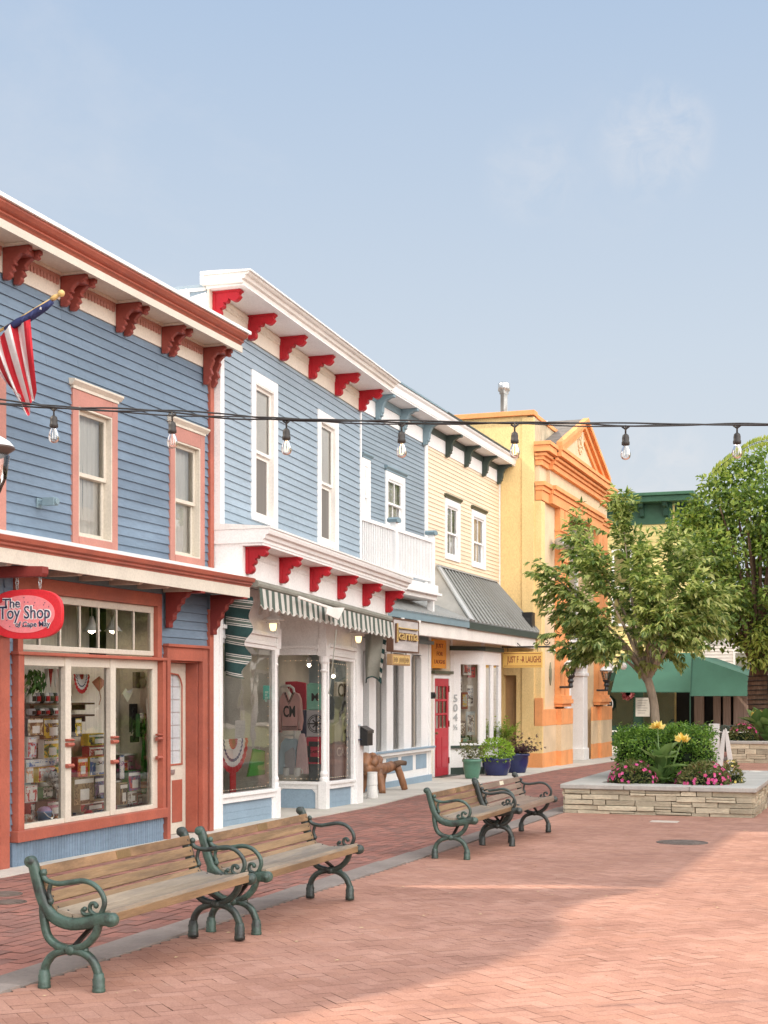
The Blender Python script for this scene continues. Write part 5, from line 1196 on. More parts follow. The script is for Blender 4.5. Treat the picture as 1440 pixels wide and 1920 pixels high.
for yy in (by1,ym):
    m=MB(); m.prism([(-.10,0),(.10,0),(.13,.05),(.06,.09),(-.06,.09),(-.13,.05)],(bX-.09,yy,bz1+.10),(0,1,0),(0,0,1),(1,0,0),.2); m.build('post_cap',M['slate_blue'],bal)
first=None; y=KY0+.2
while y<by1-.1:
    if abs(y-ym)>.09:
        if first is None:
            m=MB(); m.box(bX-.005,bX+.025,y-.017,y+.017,bz0+.07,bz1-.06); first=m.build('baluster',M['white_trim'],bal); fy=y
        else:
            c=first.copy(); COL.objects.link(c); c.location=first.location+Vector((0,y-fy,0))
    y+=.095
m=MB(); m.box(bX-.06,bX+.06,by1-.05,by1+.05,2.99,bz0-.36); m.build('balcony_post',M['white_trim'],kh)
# pent roofs
pX=-8.64; zf=2.98
yr0=KY0+.1; yr1=YX(873,pX)
def ribs(mb,y0,y1,x0,z0,x1,z1,step,h=.035,y0t=None):
    n=int((y1-y0)/step)
    for i in range(n+1):
        y=y0+(y1-y0)*i/n; mb.beam((x0,y,z0+h*.4),(x1,y,z1+h*.4),.03,h)
m=MB(); m.face([(pX+.1,yr0,zf+.12),(pX+.1,yr1,zf+.12),(GX-.3,yr1-.2,3.52),(GX-.3,yr0,3.52)]); m.face([(pX+.1,yr0,zf+.10),(GX-.3,yr0,3.5),(GX-.3,yr1-.2,3.5),(pX+.1,yr1,zf+.10)]); ribs(m,yr0,yr1-.05,pX+.1,zf+.12,GX-.3,3.52,.23)
m.build('pent_roof',M['metal_roof'],kh)
m=MB(); m.box(pX+.04,pX+.09,yr0,yr1-.002,zf-.03,zf+.13); m.build('pent_fascia',M['slate_blue'],kh,bevel=.004)
m=MB(); m.box(GX-.4,pX+.02,yr0,CY1-.05,zf-.04,zf-.01); m.build('porch_ceiling',M['white_old'],kh)
m=MB(); m.box(pX-.10,pX+.03,yr0,CY1-.1,zf-.30,zf-.041); m.build('porch_beam',M['white_old'],kh,bevel=.005)
ys0=YX(816,KX+.02); zs1=4.38; ye=CY1+.05
m=MB(); m.face([(pX+.1,yr1,zf+.12),(pX+.1,ye,zf+.12),(KX+.02,ye-.5,zs1),(KX+.02,ys0+.1,zs1)]); m.face([(pX+.1,yr1,zf+.10),(KX+.02,ys0+.1,zs1-.02),(KX+.02,ye-.5,zs1-.02),(pX+.1,ye,zf+.10)])
n=19
for i in range(n+1):
    t=i/n; m.beam((pX+.1,yr1+(ye-yr1)*t,zf+.135),(KX+.02,ys0+.1+(ye-.6-ys0)*t,zs1+.015),.035,.05)
m.face([(pX+.1,ye,zf+.12),(KX+.02,ye,zf+.12),(KX+.02,ye-.5,zs1)])
m.build('steep_roof',M['metal_roof_dark'],ch)
m=MB(); m.face([(pX+.1,yr1-.01,zf+.1),(KX+.02,yr1-.01,zf+.1),(KX+.02,ys0+.08,zs1-.02)]); m.build('roof_cheek',M['grey_cheek'],ch)
m=MB(); m.beam((pX+.12,yr1+.06,zf+.15),(KX+.02,ys0+.16,zs1+.03),.16,.03,up=(.5,0,.8)); m.beam((KX+.03,ys0+.05,zs1+.02),(KX+.03,ye-.5,zs1+.02),.1,.03); m.build('roof_flashing',M['metal_roof'],ch)
m=MB(); m.box(pX+.04,pX+.09,yr1,ye,zf-.05,zf+.13); m.build('roof_fascia',M['dark_green'],ch,bevel=.004)
# Karma shopfront
ky1=YX(806,GX); pw=[]
s0=ZX(740,1409,GX); s1=ZX(737,1226,GX)
yw=YX(783,GX); step=(YX(770,GX)-YX(737,GX))
gl=[(YX(772,GX),YX(790,GX)),(YX(738,GX),YX(757,GX)),(YX(706,GX),YX(725,GX))]
d=gl[1][0]-gl[2][0]
gl += [(gl[2][0]-d*k,gl[2][1]-d*k) for k in (1,2,3)]
m=MB(); wall_open(m,GX,KY0+.1,ky1,s0-.05,s1+.25,[(a,c,s0+.03,s1) for a,c in gl]); 
for a,c in gl:
    m.box(GX-.14,GX,a-.02,a,s0,s1+.01); m.box(GX-.14,GX-.001,c,c+.02,s0,s1+.01); m.box(GX-.14,GX,a,c,s1,s1+.02); m.box(GX-.14,GX,a,c,s0+.01,s0+.03)
    for s,yy in ((1,a),(-1,c)): m.prism([(0,0),(s*.09,0),(s*.03,-.03),(0,-.09)],(GX-.03,yy,s1),(0,1,0),(0,0,1),(1,0,0),.03)
fr=m.build('shop_window',M['white_trim'],kh)
g=MB()
for a,c in gl: g.face([(GX-.11,a,s0),(GX-.11,c,s0),(GX-.11,c,s1),(GX-.11,a,s1)])
g.build('pane',M['shop_glass'],fr)
m=MB(); zb_=gz(26)
m.box(GX-.1,GX+.005,KY0+.1,ky1,zb_-.1,s0-.05); m.box(GX,GX+.10,KY0+.1,ky1+.05,s0-.055,s0-.0); m.build('bulkhead',M['white_trim'],kh)
m=MB(); m.box(GX,GX+.12,KY0+.1,ky1+.06,s0-.001,s0+.03); m.box(GX+.005,GX+.05,KY0+.1,ky1,zb_-.1,zb_+.12); m.build('sill',M['panel_blue'],kh)
m=MB(); y=ky1-.55
while y>KY0+.6: m.box(GX+.005,GX+.012,y-.42,y+.28,s0-.42,s0-.12); y-=.92
m.build('panel',M['panel_blue'],kh)
m=MB(); clap(m,GX-.01,KY0+.1,ky1-.12,s1+.32,zf-.05,[],.1,.018); m.build('shop_siding',M['slate_blue'],kh)
m=MB(); m.box(GX,GX+.09,KY0+.1,ky1+.02,s1+.25,s1+.32); m.build('shop_cap_mould',M['slate_blue'],kh)
m=MB(); m.box(GX-.15,GX+.03,ky1-.14,ky1+.0,zb_-.1,zf-.05); m.build('shop_corner_board',M['white_trim'],kh)
m=MB(); m.box(GX-.8,GX-.75,KY0+.1,ky1,-.3,2.8); m.box(GX-1.6,GX-.15,KY0+.1,ky1,-.3,s0-.02); m.build('shop_room',M['interior'],kh)
# karma sign
SXk=-8.47; yA=YX(737,SXk); yB=YX(786,SXk); zA=ZX(740,1222,SXk); zB=ZX(740,1158,SXk)
ks=thing('karma_sign','square weathered grey sign reading Karma in gilded letters under the pent roof','sign',(SXk-.1,(yA+yB)/2,zA))
m=MB(); m.box(SXk-.13,SXk-.02,yA,yB,zA,zB); m.box(SXk-.021,SXk,yA,yA+.04,zA,zB); m.box(SXk-.021,SXk,yB-.04,yB,zA,zB); m.box(SXk-.021,SXk-.001,yA+.04,yB-.04,zA,zA+.03); m.box(SXk-.021,SXk-.001,yA+.04,yB-.04,zB-.03,zB); m.build('case',M['brown_wood'],ks,bevel=.004)
m=MB(); m.box(SXk-.018,SXk-.008,yA+.042,yB-.042,zA+.032,zB-.032); m.build('board',M['sign_grey'],ks)
m=MB(); hh=zB-zA; cy_=(yA+yB)/2
put_text(m,'karma',hh*.42,(SXk+.022,cy_+.02,zA+hh*.50),(0,1,0),(0,0,1),.008,.0,width=(yB-yA)*.78); m.box(SXk+.016,SXk+.03,yA+.28,yB-.12,zA+hh*.70,zA+hh*.73); m.box(SXk+.016,SXk+.03,yA+.17,yA+.22,zA+hh*.30,zA+hh*.84)
m.build('lettering',M['gold'],ks)
m=MB(); put_text(m,'karma',hh*.42,(SXk+.004,cy_-.02,zA+hh*.50),(0,1,0),(0,0,1),.006,.012,width=(yB-yA)*.80); m.box(SXk,SXk+.015,yA+.24,yB-.14,zA+hh*.685,zA+hh*.72); m.box(SXk,SXk+.015,yA+.12,yA+.22,zA+hh*.27,zA+hh*.84); m.build('letter_shadow',M['brown_wood'],ks)
yC=YX(771,SXk); z2=ZX(740,1247,SXk); z1=ZX(740,1226,SXk)
k2=thing('hanging_sign_board','small wooden board of three words hung beneath the Karma sign','sign',(SXk-.1,(yA+yC)/2,z2))
m=MB(); m.box(SXk-.12,SXk-.02,yA,yC,z2,z1); m.build('board',M['tan_wood'],k2,bevel=.004)
m=MB(); 
for i in range(3): m.box(SXk-.02,SXk-.012,yA+.06+i*(yC-yA-.08)/3,yA+.03+(i+1)*(yC-yA-.08)/3,z2+.03,z1-.03)
m.build('word_plates',M['gold'],k2)
m=MB()
for i in range(3):
    ya_=yA+.06+i*(yC-yA-.08)/3; L=(yC-yA-.08)/3-.03
    for k in range(4+i%2): m.box(SXk-.012,SXk-.008,ya_+.03+k*L*.2,ya_+.03+k*L*.2+.016,z2+.05+.01*(k%2),z1-.055-.012*((k+i)%2)); m.box(SXk-.012,SXk-.0082,ya_+.03+k*L*.2,ya_+.03+k*L*.2+.03,(z1+z2)/2-.008,(z1+z2)/2+.008)
m.build('lettering',M['brown_wood'],k2)
m=MB()
for yy in (yA+.1,yC-.1): m.tube([(SXk-.07,yy,z1-.005),(SXk-.07,yy,zA+.01)],.008,6)
m.build('hook',M['black_iron'],k2)
# small downlights in the porch beam
for i,px_ in enumerate((712,746,777)):
    yq=YX(px_,pX); t=thing('downlight','small warm downlight under pent roof, %s'%('left of the Karma sign','above middle of the Karma sign','above right edge of the Karma sign')[i],'lamp',(pX+.0,yq,zf-.04),'lit downlights along the pent roof edge')
    m=MB(); m.lathe([(.05,0),(.05,-.05),(.04,-.05),(.035,-.01)],(pX+.08,yq,zf-.03),12); m.build('housing',M['white_old'],t)
    m=MB(); m.lathe([(.0,-.035),(.034,-.035),(.034,-.03)],(pX+.08,yq,zf-.03),12,caps=False); m.build('bulb',M['lamp_glow'],t)
# cream house ground floor: door, bay, alcove
dX=-9.55; dy0,dy1=YX(812,dX),YX(839,dX); dz0=gz(31)+.03; dz1=ZX(820,1272,dX)
m=MB(); m.box(dX-.1,dX-.02,ky1,CY1-2.1,-.45,zf); m.build('shop_wall',M['cream_siding'],ch)
s=MB(); clap(s,dX-.02,ky1+.02,CY1-2.1,-.4,zf-.04,[(dy0-.1,dy1+.12,-1,dz1+.12)],.095,.016); s.build('shop_siding',M['cream_siding'],ch)
m=MB(); m.box(dX-.02,dX+.04,dy0-.10,dy0,-.4,dz1+.1); m.box(dX-.02,dX+.04,dy1,dy1+.11,-.4,dz1+.1); m.box(dX-.02,dX+.038,dy0,dy1,dz1,dz1+.1); fr=m.build('door_frame',M['white_trim'],ch)
m=MB(); m.box(dX-.02,dX+.10,dy0-.16,dy1+.17,dz1+.1,dz1+.17); m.build('door_cap',M['olive'],ch)
m=MB(); a,c,t=dy0+.005,dy1-.005,dz1-.005
gz0=dz0+(t-dz0)*.49
m.box(dX-.01,dX+.025,a,a+.12,dz0,t); m.box(dX-.01,dX+.025,c-.12,c,dz0,t); m.box(dX-.01,dX+.024,a+.12,c-.12,dz0,gz0); m.box(dX-.01,dX+.024,a+.12,c-.12,t-.17,t)
for k in (1,2): m.box(dX-.005,dX+.02,a+.12,c-.12,gz0+(t-.17-gz0)*k/3-.025,gz0+(t-.17-gz0)*k/3+.025)
for k in (1,2): m.box(dX-.005,dX+.018,a+.12+(c-a-.24)*k/3-.018,a+.12+(c-a-.24)*k/3+.018,gz0,t-.17)
for s in (0,1): 
    p=a+.15+s*(c-a-.27)/2; m.box(dX+.024,dX+.034,p,p+(c-a-.36)/2,dz0+.2,gz0-.2)
dr=m.build('red_door',M['door_red'],ch,bevel=.004); 
m=MB(); m.face([(dX+.005,a+.12,gz0),(dX+.005,c-.12,gz0),(dX+.005,c-.12,t-.17),(dX+.005,a+.12,t-.17)]); m.build('door_pane',M['mirror_glass'],dr)
m=MB(); m.ball((dX+.07,a+.06,gz0-.1),.03,10); m.tube([(dX+.02,a+.06,gz0-.1),(dX+.06,a+.06,gz0-.1)],.012,8); 
m.build('door_knob',M['brass'],dr,smooth=True)
m=MB()
for zz in (dz0+.25,gz0+.02,t-.3): m.box(dX+.025,dX+.045,c-.02,c+.03,zz,zz+.14)
m.build('hinge',M['dark_red'],dr)
m=MB(); m.box(dX-.1,dX+.25,dy0-.15,dy1+.2,gz(31)-.05,dz0-.005); m.build('door_step',M['dark_green'],ch)
# bay window
P0=(-9.55,31.75); P1=(-8.95,32.4); P2=(-8.95,34.05); P3=(-9.55,34.1)
bz0=ZX(905,1393,-8.95); bz1=ZX(905,1246,-8.95); bt=zf-.3
def wallseg(mb,p,q,z0,z1,th=.06,a=0,b=1,o=0):
    d=Vector((q[0]-p[0],q[1]-p[1],0)); L=d.length; d.normalize(); n=Vector((d.y,-d.x,0))
    s=Vector((p[0],p[1],0))+d*(L*a)+n*o; e=Vector((p[0],p[1],0))+d*(L*b)+n*o
    c=(s+e)/2; c.z=(z0+z1)/2
    mb.obox(c-n*(th/2),d*((e-s).length/2),n*(th/2),Vector((0,0,(z1-z0)/2)))
m=MB(); segs=[(P0,P1,[(.30,.88)]),(P1,P2,[(.14,.46),(.56,.88)]),(P2,P3,[])]
gls=MB()
for p,q,ops in segs:
    wallseg(m,p,q,gz(32)-.05,bz0); wallseg(m,p,q,bz1,bz1+.32); 
    cur=0
    for (a,b) in ops+[(1,1)]:
        if a>cur: wallseg(m,p,q,bz0,bz1,.06,cur,a)
        cur=b
    for (a,b) in ops:
        for (aa,bb) in ((a,a+.025),(b-.025,b)): wallseg(m,p,q,bz0,bz1,.03,aa,bb,-.02)
        wallseg(gls,p,q,bz0,bz1,.004,a,b,-.035)
bay_=m.build('bay_window',M['white_trim'],ch); gls.build('pane',M['shop_glass'],bay_)
for (ma,mb2,nm,th_,o_) in ((bz1+.32,bz1+.42,'bay_cornice',.12,.06),(bz0-.11,bz0-.05,'bay_sill',.12,.06),(gz(32)-.05,gz(32)+.18,'bay_base',.02,.02)):
    m=MB()
    for p,q,ops in segs[:2]: wallseg(m,p,q,ma,mb2,th_,-.02,1.02,o_)
    m.build(nm,M['dark_green'],ch)
m=MB()
for p,q,ops in segs[:2]:
    z=bz1+.42
    while z<zf-.1: wallseg(m,p,q,z,min(z+.092,zf-.05),.015,.04,.96,.0); z+=.095
m.build('bay_siding',M['cream_siding'],ch)
m=MB()
for p,q,ops in segs[:2]: wallseg(m,p,q,bz1+.42,zf-.05,.03,0,.06,.012); wallseg(m,p,q,bz1+.42,zf-.05,.03,.94,1,.012)
m.build('bay_corner_board',M['white_trim'],ch)
m=MB(); m.face([(-9.5,31.8,bz0+.02),(-8.99,32.43,bz0+.02),(-8.99,34.0,bz0+.02),(-9.5,34.0,bz0+.02)]); m.box(-9.54,-9.5,31.8,34.0,bz0,bz1+.3); m.build('display_floor',M['interior'],ch)
m=MB(); d=Vector((P1[0]-P0[0],P1[1]-P0[1],0)).normalized(); n=Vector((d.y,-d.x,0)); b0=Vector((P0[0],P0[1],0))+d*.13+n*.015
for i,chh in enumerate(('5','0','4','½')):
    q=b0+Vector((0,0,bz0+1.03-.22*i)); put_text(m,chh,.24 if i<3 else .16,q,d,(0,0,1),.004,.004)
tag(m.build('house_number',mk('number_grey',(.42,.44,.44),rough=.5),None),'vertical grey house number 504 and a half on white bay post','number')
# goods in the bay
goods=[(.40,.62,1.75,2.05,'white_plain','white paper notice at top of the bay window','notice'),(.34,.52,1.3,1.62,'teal_paper','pale print hanging in middle of bay window','poster')]
for k,(ta,tb,z0,z1,mt,lab,cat) in enumerate(goods):
    pass
def bpt(t,off): 
    p=Vector((P0[0],P0[1],0)).lerp(Vector((P1[0],P1[1],0)),t); return p-n*off
for i,(t0,t1,pz0,pz1,mt,lab,cat) in enumerate(((.45,.68,1265,1243,'white_plain','white paper notice at top of the bay window','notice'),(.42,.60,1330,1298,'sign_text','pale framed print in the middle of the bay window','poster'),(.62,.84,1270,1250,'red_cloth','red item hung at top right of the bay window','souvenir'),(.34,.56,1385,1352,'navy_cloth','dark blue folded cloth low in bay window','souvenir'),(.60,.86,1380,1335,'blue_knit','blue item standing low at right of bay window','souvenir'),(.36,.50,1392,1375,'bat_orange','small orange and white box on the bay window floor','souvenir'),(.31,.50,1300,1268,'white_old','cream shirt hung at left of the bay window','souvenir'),(.64,.86,1325,1285,'white_plain','white printed towel at right of the bay window','souvenir'),(.50,.66,1392,1362,'mint','mint green box at the middle of bay window floor','souvenir'),(.66,.86,1392,1378,'rose_cloth','pink stack at right of the bay window floor','souvenir'))):
    z0=ZX(870,pz0,-9.2); z1=ZX(870,pz1,-9.2); a=bpt(t0,.10+.02*i); b=bpt(t1,.10+.02*i); c=(a+b)/2; c.z=(z0+z1)/2
    m=MB(); m.obox(c,d*((b-a).length/2),n*.02,Vector((0,0,(z1-z0)/2))); m.cur=1; m.obox(c+n*.021,d*((b-a).length*.38),n*.002,Vector((0,0,(z1-z0)*.36)))
    tag(m.build('display_item',[M[mt],A(W_,LB,YL) if i in (1,) else (A(BL,W_,K_) if i>2 else A(W_,K_,RD))],None,bevel=.006),lab,cat,'goods in the bay window')
# orange sign and doorbell
oX=-9.45; yA=YX(811,oX); yB=YX(837,oX); zA=ZX(820,1253,oX); zB=ZX(820,1199,oX)
og=thing('orange_sign','tall orange sign with dotted lettering above the red door','sign',(oX,(yA+yB)/2,zA))
m=MB(); m.box(oX-.06,oX,yA,yB,zA,zB); m.build('board',M['orange_sign'],og,bevel=.006)
m=MB(); hh=zB-zA
for i,tx in enumerate(('JUST','FOR','LAUGHS')): put_text(m,tx,.13,(oX+.004,(yA+yB)/2,zB-hh*(.22+.28*i)),(0,1,0),(0,0,1),.003,0,width=(yB-yA)*(.55,.42,.75)[i])
m.build('lettering',M['sign_text'],og)
m=MB()
for yy in (yA+.1,yB-.1): m.lathe([(.012,0),(.012,.01),(.004,.012)],(oX,yy,zB-.04),8,axis='x'); m.lathe([(.012,0),(.012,.01),(.004,.012)],(oX,yy,zA+.04),8,axis='x')
m.build('screw',M['galv'],og)
yq,zq=onX(808,1304,-9.2); m=MB(); m.box(-9.2,-9.13,yq-.1,yq+.08,zq-.07,zq+.07); m.lathe([(.05,0),(.05,.03),(.02,.035)],(-9.13,yq,zq),10,axis='x'); tag(m.build('intercom',M['black_plastic'],None,bevel=.008),'small black intercom on white post left of red door','intercom')
# bracket sign
hang=thing('just_for_laughs_sign','yellow hanging sign board reading JUST FOR LAUGHS beside the yellow wall','sign',(0,0,0))
Ys=34.3
xA,zA=onY(943,1252,Ys); xB,zB=onY(1017,1222,Ys)
hang.location=(xA,Ys,zA); WL[hang.name]=Vector((xA,Ys,zA))
m=MB(); m.box(xA,xB,Ys-.02,Ys+.02,zA,zB); m.build('board',M['yellow_sign'],hang,bevel=.004)
m=MB(); put_text(m,'JUST F   R LAUGHS',.22,((xA+xB)/2+.045,Ys-.022,(zA+zB)/2),(1,0,0),(0,0,1),.002,.003,width=(xB-xA)*.86)
for k in (0,1): 
    zz=(zA+.035) if k==0 else zB-.045; m.box(xA+.03,xB-.03,Ys-.024,Ys-.019,zz,zz+.012)
cx_=(xA+xB)/2+.0
m.tube([(cx_+.045*math.cos(t*.35+3.5),Ys-.024,(zA+zB)/2+.03+.045*math.sin(t*.35+3.5)) for t in range(7)],.007,5)
m.build('lettering',M['sign_text'],hang)
ib=thing('sign_bracket','black wrought iron scroll bracket holding the yellow hanging sign','bracket',(P2[0],Ys,zB))
xW=onY(922,1210,Ys)[0]; xE=onY(1038,1212,Ys)[0]; zb=ZX(925,1213,-8.9)
zb=onY(980,1213,Ys)[1]
m=MB(); m.tube([(xW,Ys,zb),(xE,Ys,zb)],.022,8); m.tube([(xW,Ys,zb-.1),(xW,Ys,zb+.38)],.022,6)
m.build('arm',M['black_iron'],ib)
def spiral(mb,cx,cz,r,turns,dirn,Y,w=.011,start=0):
    pts=[]
    for k in range(int(turns*18)+1):
        a=start+dirn*k/18*2*math.pi; rr=r*(1-k/(turns*18)*.85); pts.append((cx+rr*math.cos(a),Y,cz+rr*math.sin(a)))
    mb.tube(pts,w,5)
m=MB(); spiral(m,xW+.13,zb+.12,.11,1.6,1,Ys); spiral(m,xE-.18,zb+.12,.09,1.5,-1,Ys); m.tube([(xW,Ys,zb+.3),(xW+.25,Ys,zb+.34),(xW+.5,Ys,zb+.22),(xW+.72,Ys,zb+.03)],.012,6); m.build('scroll',M['black_iron'],ib)
for xx in (xA+.12,xB-.12):
    m=MB(); m.tube([(xx,Ys,zb),(xx,Ys,zB-.005)],.007,5); m.build('chain',M['black_iron'],ib)
m=MB(); xq,zq=onY(992,1166,CY1-.25); m.box(xq-.17,xq+.12,CY1-.45,CY1-.1,zq-.2,zq+.24); m.cur=0; m.lathe([(.10,0),(.11,-.01),(.04,-.02)],(xq-.02,CY1-.45,zq),14,axis='y'); tag(m.build('loudspeaker',M['black_plastic'],None,bevel=.01),'black loudspeaker box at end of the steep metal roof','speaker')
def rnd_dir_():
    return Vector((random.uniform(-1,1),random.uniform(-1,1),random.uniform(-1,1)))
# ================================================================ YELLOW STUCCO BANK BUILDING
FX=-8.55; FY0=YX(1010,FX)+.1; FY1=YX(1138,FX)
yb=thing('yellow_bank_building','yellow stucco building with orange pilasters and a triangular pediment','building',(FX-2,42,gz(42)))
SW=FY0-.07        # its side wall, facing up the street
ztop=ZX(1000,776,-8.65)
dxa,_=onY(945,1330,SW); dxb,zd=onY(968,1266,SW)
def wallY(mb,Y,x0,x1,z0,z1,ops):
    xs=sorted(set([x0,x1]+[v for o in ops for v in o[:2]])); zs=sorted(set([z0,z1]+[v for o in ops for v in o[2:4]]))
    for a,c in zip(xs,xs[1:]):
        for p,q in zip(zs,zs[1:]):
            if any(o[0]<(a+c)/2<o[1] and o[2]<(p+q)/2<o[3] for o in ops): continue
            mb.face([(a,Y,p),(c,Y,p),(c,Y,q),(a,Y,q)])
m=MB(); wallY(m,SW,-19,FX-.32,-.8,ztop,[(dxa,dxb,-.8,zd)]); m.box(-19,-18.8,SW,FY1,-.8,ztop); m.box(-19,FX-.02,FY1-.2,FY1-.01,-.8,8.04)
m.face([(dxa,SW,-.8),(dxa,SW+.2,-.8),(dxa,SW+.2,zd),(dxa,SW,zd)]); m.face([(dxa,SW,zd),(dxa,SW+.2,zd),(dxb,SW+.2,zd),(dxb,SW,zd)])
m.face([(FX-.32,SW,-.8),(FX-.32,FY0,-.8),(FX-.32,FY0,ztop),(FX-.32,SW,ztop)])
m.build('wall',M['stucco_yellow'],yb)
m=MB(); m.face([(dxa,SW+.2,-.8),(dxb,SW+.2,-.8),(dxb,SW+.2,zd),(dxa,SW+.2,zd)]); m.build('side_door',M['tan_wood'],yb)
m=MB(); m.box(FX-.45,FX-.12,SW-.04,SW+.05,-.8,ztop-.05); m.build('corner_pier',M['stucco_yellow'],yb,bevel=.01)
m=MB(); m.box(-19.05,FX-.1,SW-.10,SW+.3,ztop,ztop+.13); m.box(FX-.36,FX-.10,SW+.31,FY1-.1,ztop-.02,ztop+.08); m.build('parapet_coping',M['stucco_orange'],yb,bevel=.01)
m=MB(); m.box(-18.9,FX-.3,SW+.2,FY1-.2,ztop-.5,ztop-.4); m.build('roof',M['roof_slate'],yb)
m=MB(); m.box(FX-.34,FX-.14,FY0-.05,FY1-.05,8.02,ztop-.021); m.build('parapet',M['raw_stucco'],yb)
# front wall with a tall recess for window and door
ry0,ry1=YX(1058,FX),YX(1113,FX); rz1=ZX(1060,948,FX)
zb0=gz(42)-.1
m=MB(); wall_open(m,FX,FY0,FY1,zb0,8.05,[(ry0,ry1,zb0,rz1)])
m.face([(FX,FY0,zb0),(FX-.33,FY0,zb0),(FX-.33,FY0,8.05),(FX,FY0,8.05)])
for yy in (ry0,ry1): m.face([(FX,yy,zb0),(FX-.5,yy,zb0),(FX-.5,yy,rz1),(FX,yy,rz1)])
m.face([(FX,ry0,rz1),(FX-.5,ry0,rz1),(FX-.5,ry1,rz1),(FX,ry1,rz1)])
m.build('front_wall',M['stucco_tan'],yb)
m=MB(); m.face([(FX-.5,ry0,zb0),(FX-.5,ry1,zb0),(FX-.5,ry1,rz1),(FX-.5,ry0,rz1)]); rc=m.build('recess',M['stucco_tan'],yb)
m=MB(); wy0,wy1=ry0+.25,ry1-.25
for z0,z1 in ((3.7,rz1-.25),(2.2,3.4)):
    m.box(FX-.48,FX-.42,wy0,wy0+.12,z0,z1); m.box(FX-.48,FX-.42,wy1-.12,wy1,z0,z1); m.box(FX-.48,FX-.421,wy0+.12,wy1-.12,z1-.12,z1); m.box(FX-.48,FX-.42,(wy0+wy1)/2-.05,(wy0+wy1)/2+.05,z0,z1-.121); m.box(FX-.48,FX-.40,wy0+.12,wy1-.12,z0,z0+.12)
w=m.build('tall_window',M['white_trim'],yb); m=MB(); m.face([(FX-.47,wy0,2.2),(FX-.47,wy1,2.2),(FX-.47,wy1,rz1-.3),(FX-.47,wy0,rz1-.3)]); m.build('pane',M['glass'],w)
m=MB(); m.face([(FX-.495,wy0,2.2),(FX-.495,wy1,2.2),(FX-.495,wy1,rz1-.3),(FX-.495,wy0,rz1-.3)]); m.build('curtain',M['curtain'],w)
# door surround
ddy0,ddy1=YX(1083,FX),YX(1104,FX)
m=MB(); zdoor=ZX(1085,1238,FX)
m.box(FX-.5,FX-.02,ddy0-1.3,ddy1+.0,zdoor-.2,zdoor+.42); m.box(FX-.5,FX+.10,ddy0-1.35,ddy1+.05,zdoor+.42,zdoor+.55); m.box(FX-.5,FX-.03,ddy1-.62,ddy1-.02,zb0,zdoor-.2); m.box(FX-.5,FX+.0,ddy1-.68,ddy1+.02,zb0,zb0+.45); m.box(FX-.5,FX+.0,ddy1-.68,ddy1+.02,zdoor-.45,zdoor-.35); m.box(FX-.5,FX-.03,ddy0-1.25,ddy0-.75,zb0,zdoor-.2)
m.build('door_surround',M['white_trim'],yb,bevel=.01)
m=MB(); m.box(FX-.52,FX-.44,ddy0-.74,ddy1-.63,zb0,zdoor-.2); m.box(FX-.44,FX-.42,ddy0-.6,ddy0-.1,zb0+.3,zb0+1.1); m.box(FX-.44,FX-.42,ddy0-.6,ddy0-.1,zb0+1.3,zb0+2.0); m.build('door',M['tan_wood'],yb,bevel=.008)
# orange pilasters
for i,(pa,pb_,) in enumerate(((1040,1057),(1113,1130))):
    y0,y1=YX(pa,FX),YX(pb_,FX); m=MB(); zt=6.519
    zp=ZX(1045,1325,FX)
    mid=(y0+y1)/2
    for a,c in ((y0,mid-.05),(mid+.05,y1)):
        m.box(FX,FX+.16,a,c,zp+.22,zt); 
        for zz in (5.1,5.9): m.box(FX+.001,FX+.20,a-.02,c+.02,zz,zz+.07)
        m.box(FX,FX+.22,a-.03,c+.03,zp+.2,zp+.3)
    m.box(FX,FX+.12,mid-.05,mid+.05,zp+.22,zt-.002); m.box(FX,FX+.26,y0-.08,y1+.08,zp+.08,zp+.199); m.box(FX,FX+.21,y0-.04,y1+.04,zp-.0,zp+.08)
    m.build('pilaster',M['stucco_orange'],yb,bevel=.008)
# lower piers with orange bands
zq1,zq0=ZX(1022,1330,FX),ZX(1022,1360,FX); zk=ZX(1012,1412,FX)
def pier(y0,y1,steps):
    m=MB(); o=MB()
    for (a,c,x) in steps:
        m.box(FX,FX+x,a,c,zk,zq0); o.box(FX,FX+x+.004,a-.004,c+.004,zb0,zk); o.box(FX,FX+x+.006,a-.004,c+.004,zq0,zq1)
    m.build('pier',M['stucco_tan'],yb); o.build('pier_band',M['stucco_orange'],yb)
e0=FY0; e1=YX(1058,FX); e2=YX(1036,FX)
pier(e0,e1,[(e0,e2,.10),(e2,e1,.24)])
f0,f1,f2=YX(1108,FX),YX(1118,FX),FY1
pier(f0,f2,[(f0,f1,.06),(f1,f2,.16)])
m=MB(); m.box(FX-.33,FX+.10,FY0-.12,FY0-.001,zk,zq0); m.build('pier',M['stucco_yellow'],yb); m=MB(); m.box(FX-.33,FX+.104,FY0-.125,FY0-.0012,zb0,zk); m.build('pier_band',M['stucco_orange'],yb); m=MB(); m.box(FX-.1,FX+.104,FY0-.125,FY0-.0012,zq0,zq1+.3); m.build('pier_band',M['stucco_orange'],yb)
m=MB(); m.box(FX-.13,FX+.06,FY0-.06,FY0+.35,zq1,6.5); m.build('corner_strip',M['stucco_yellow'],yb)
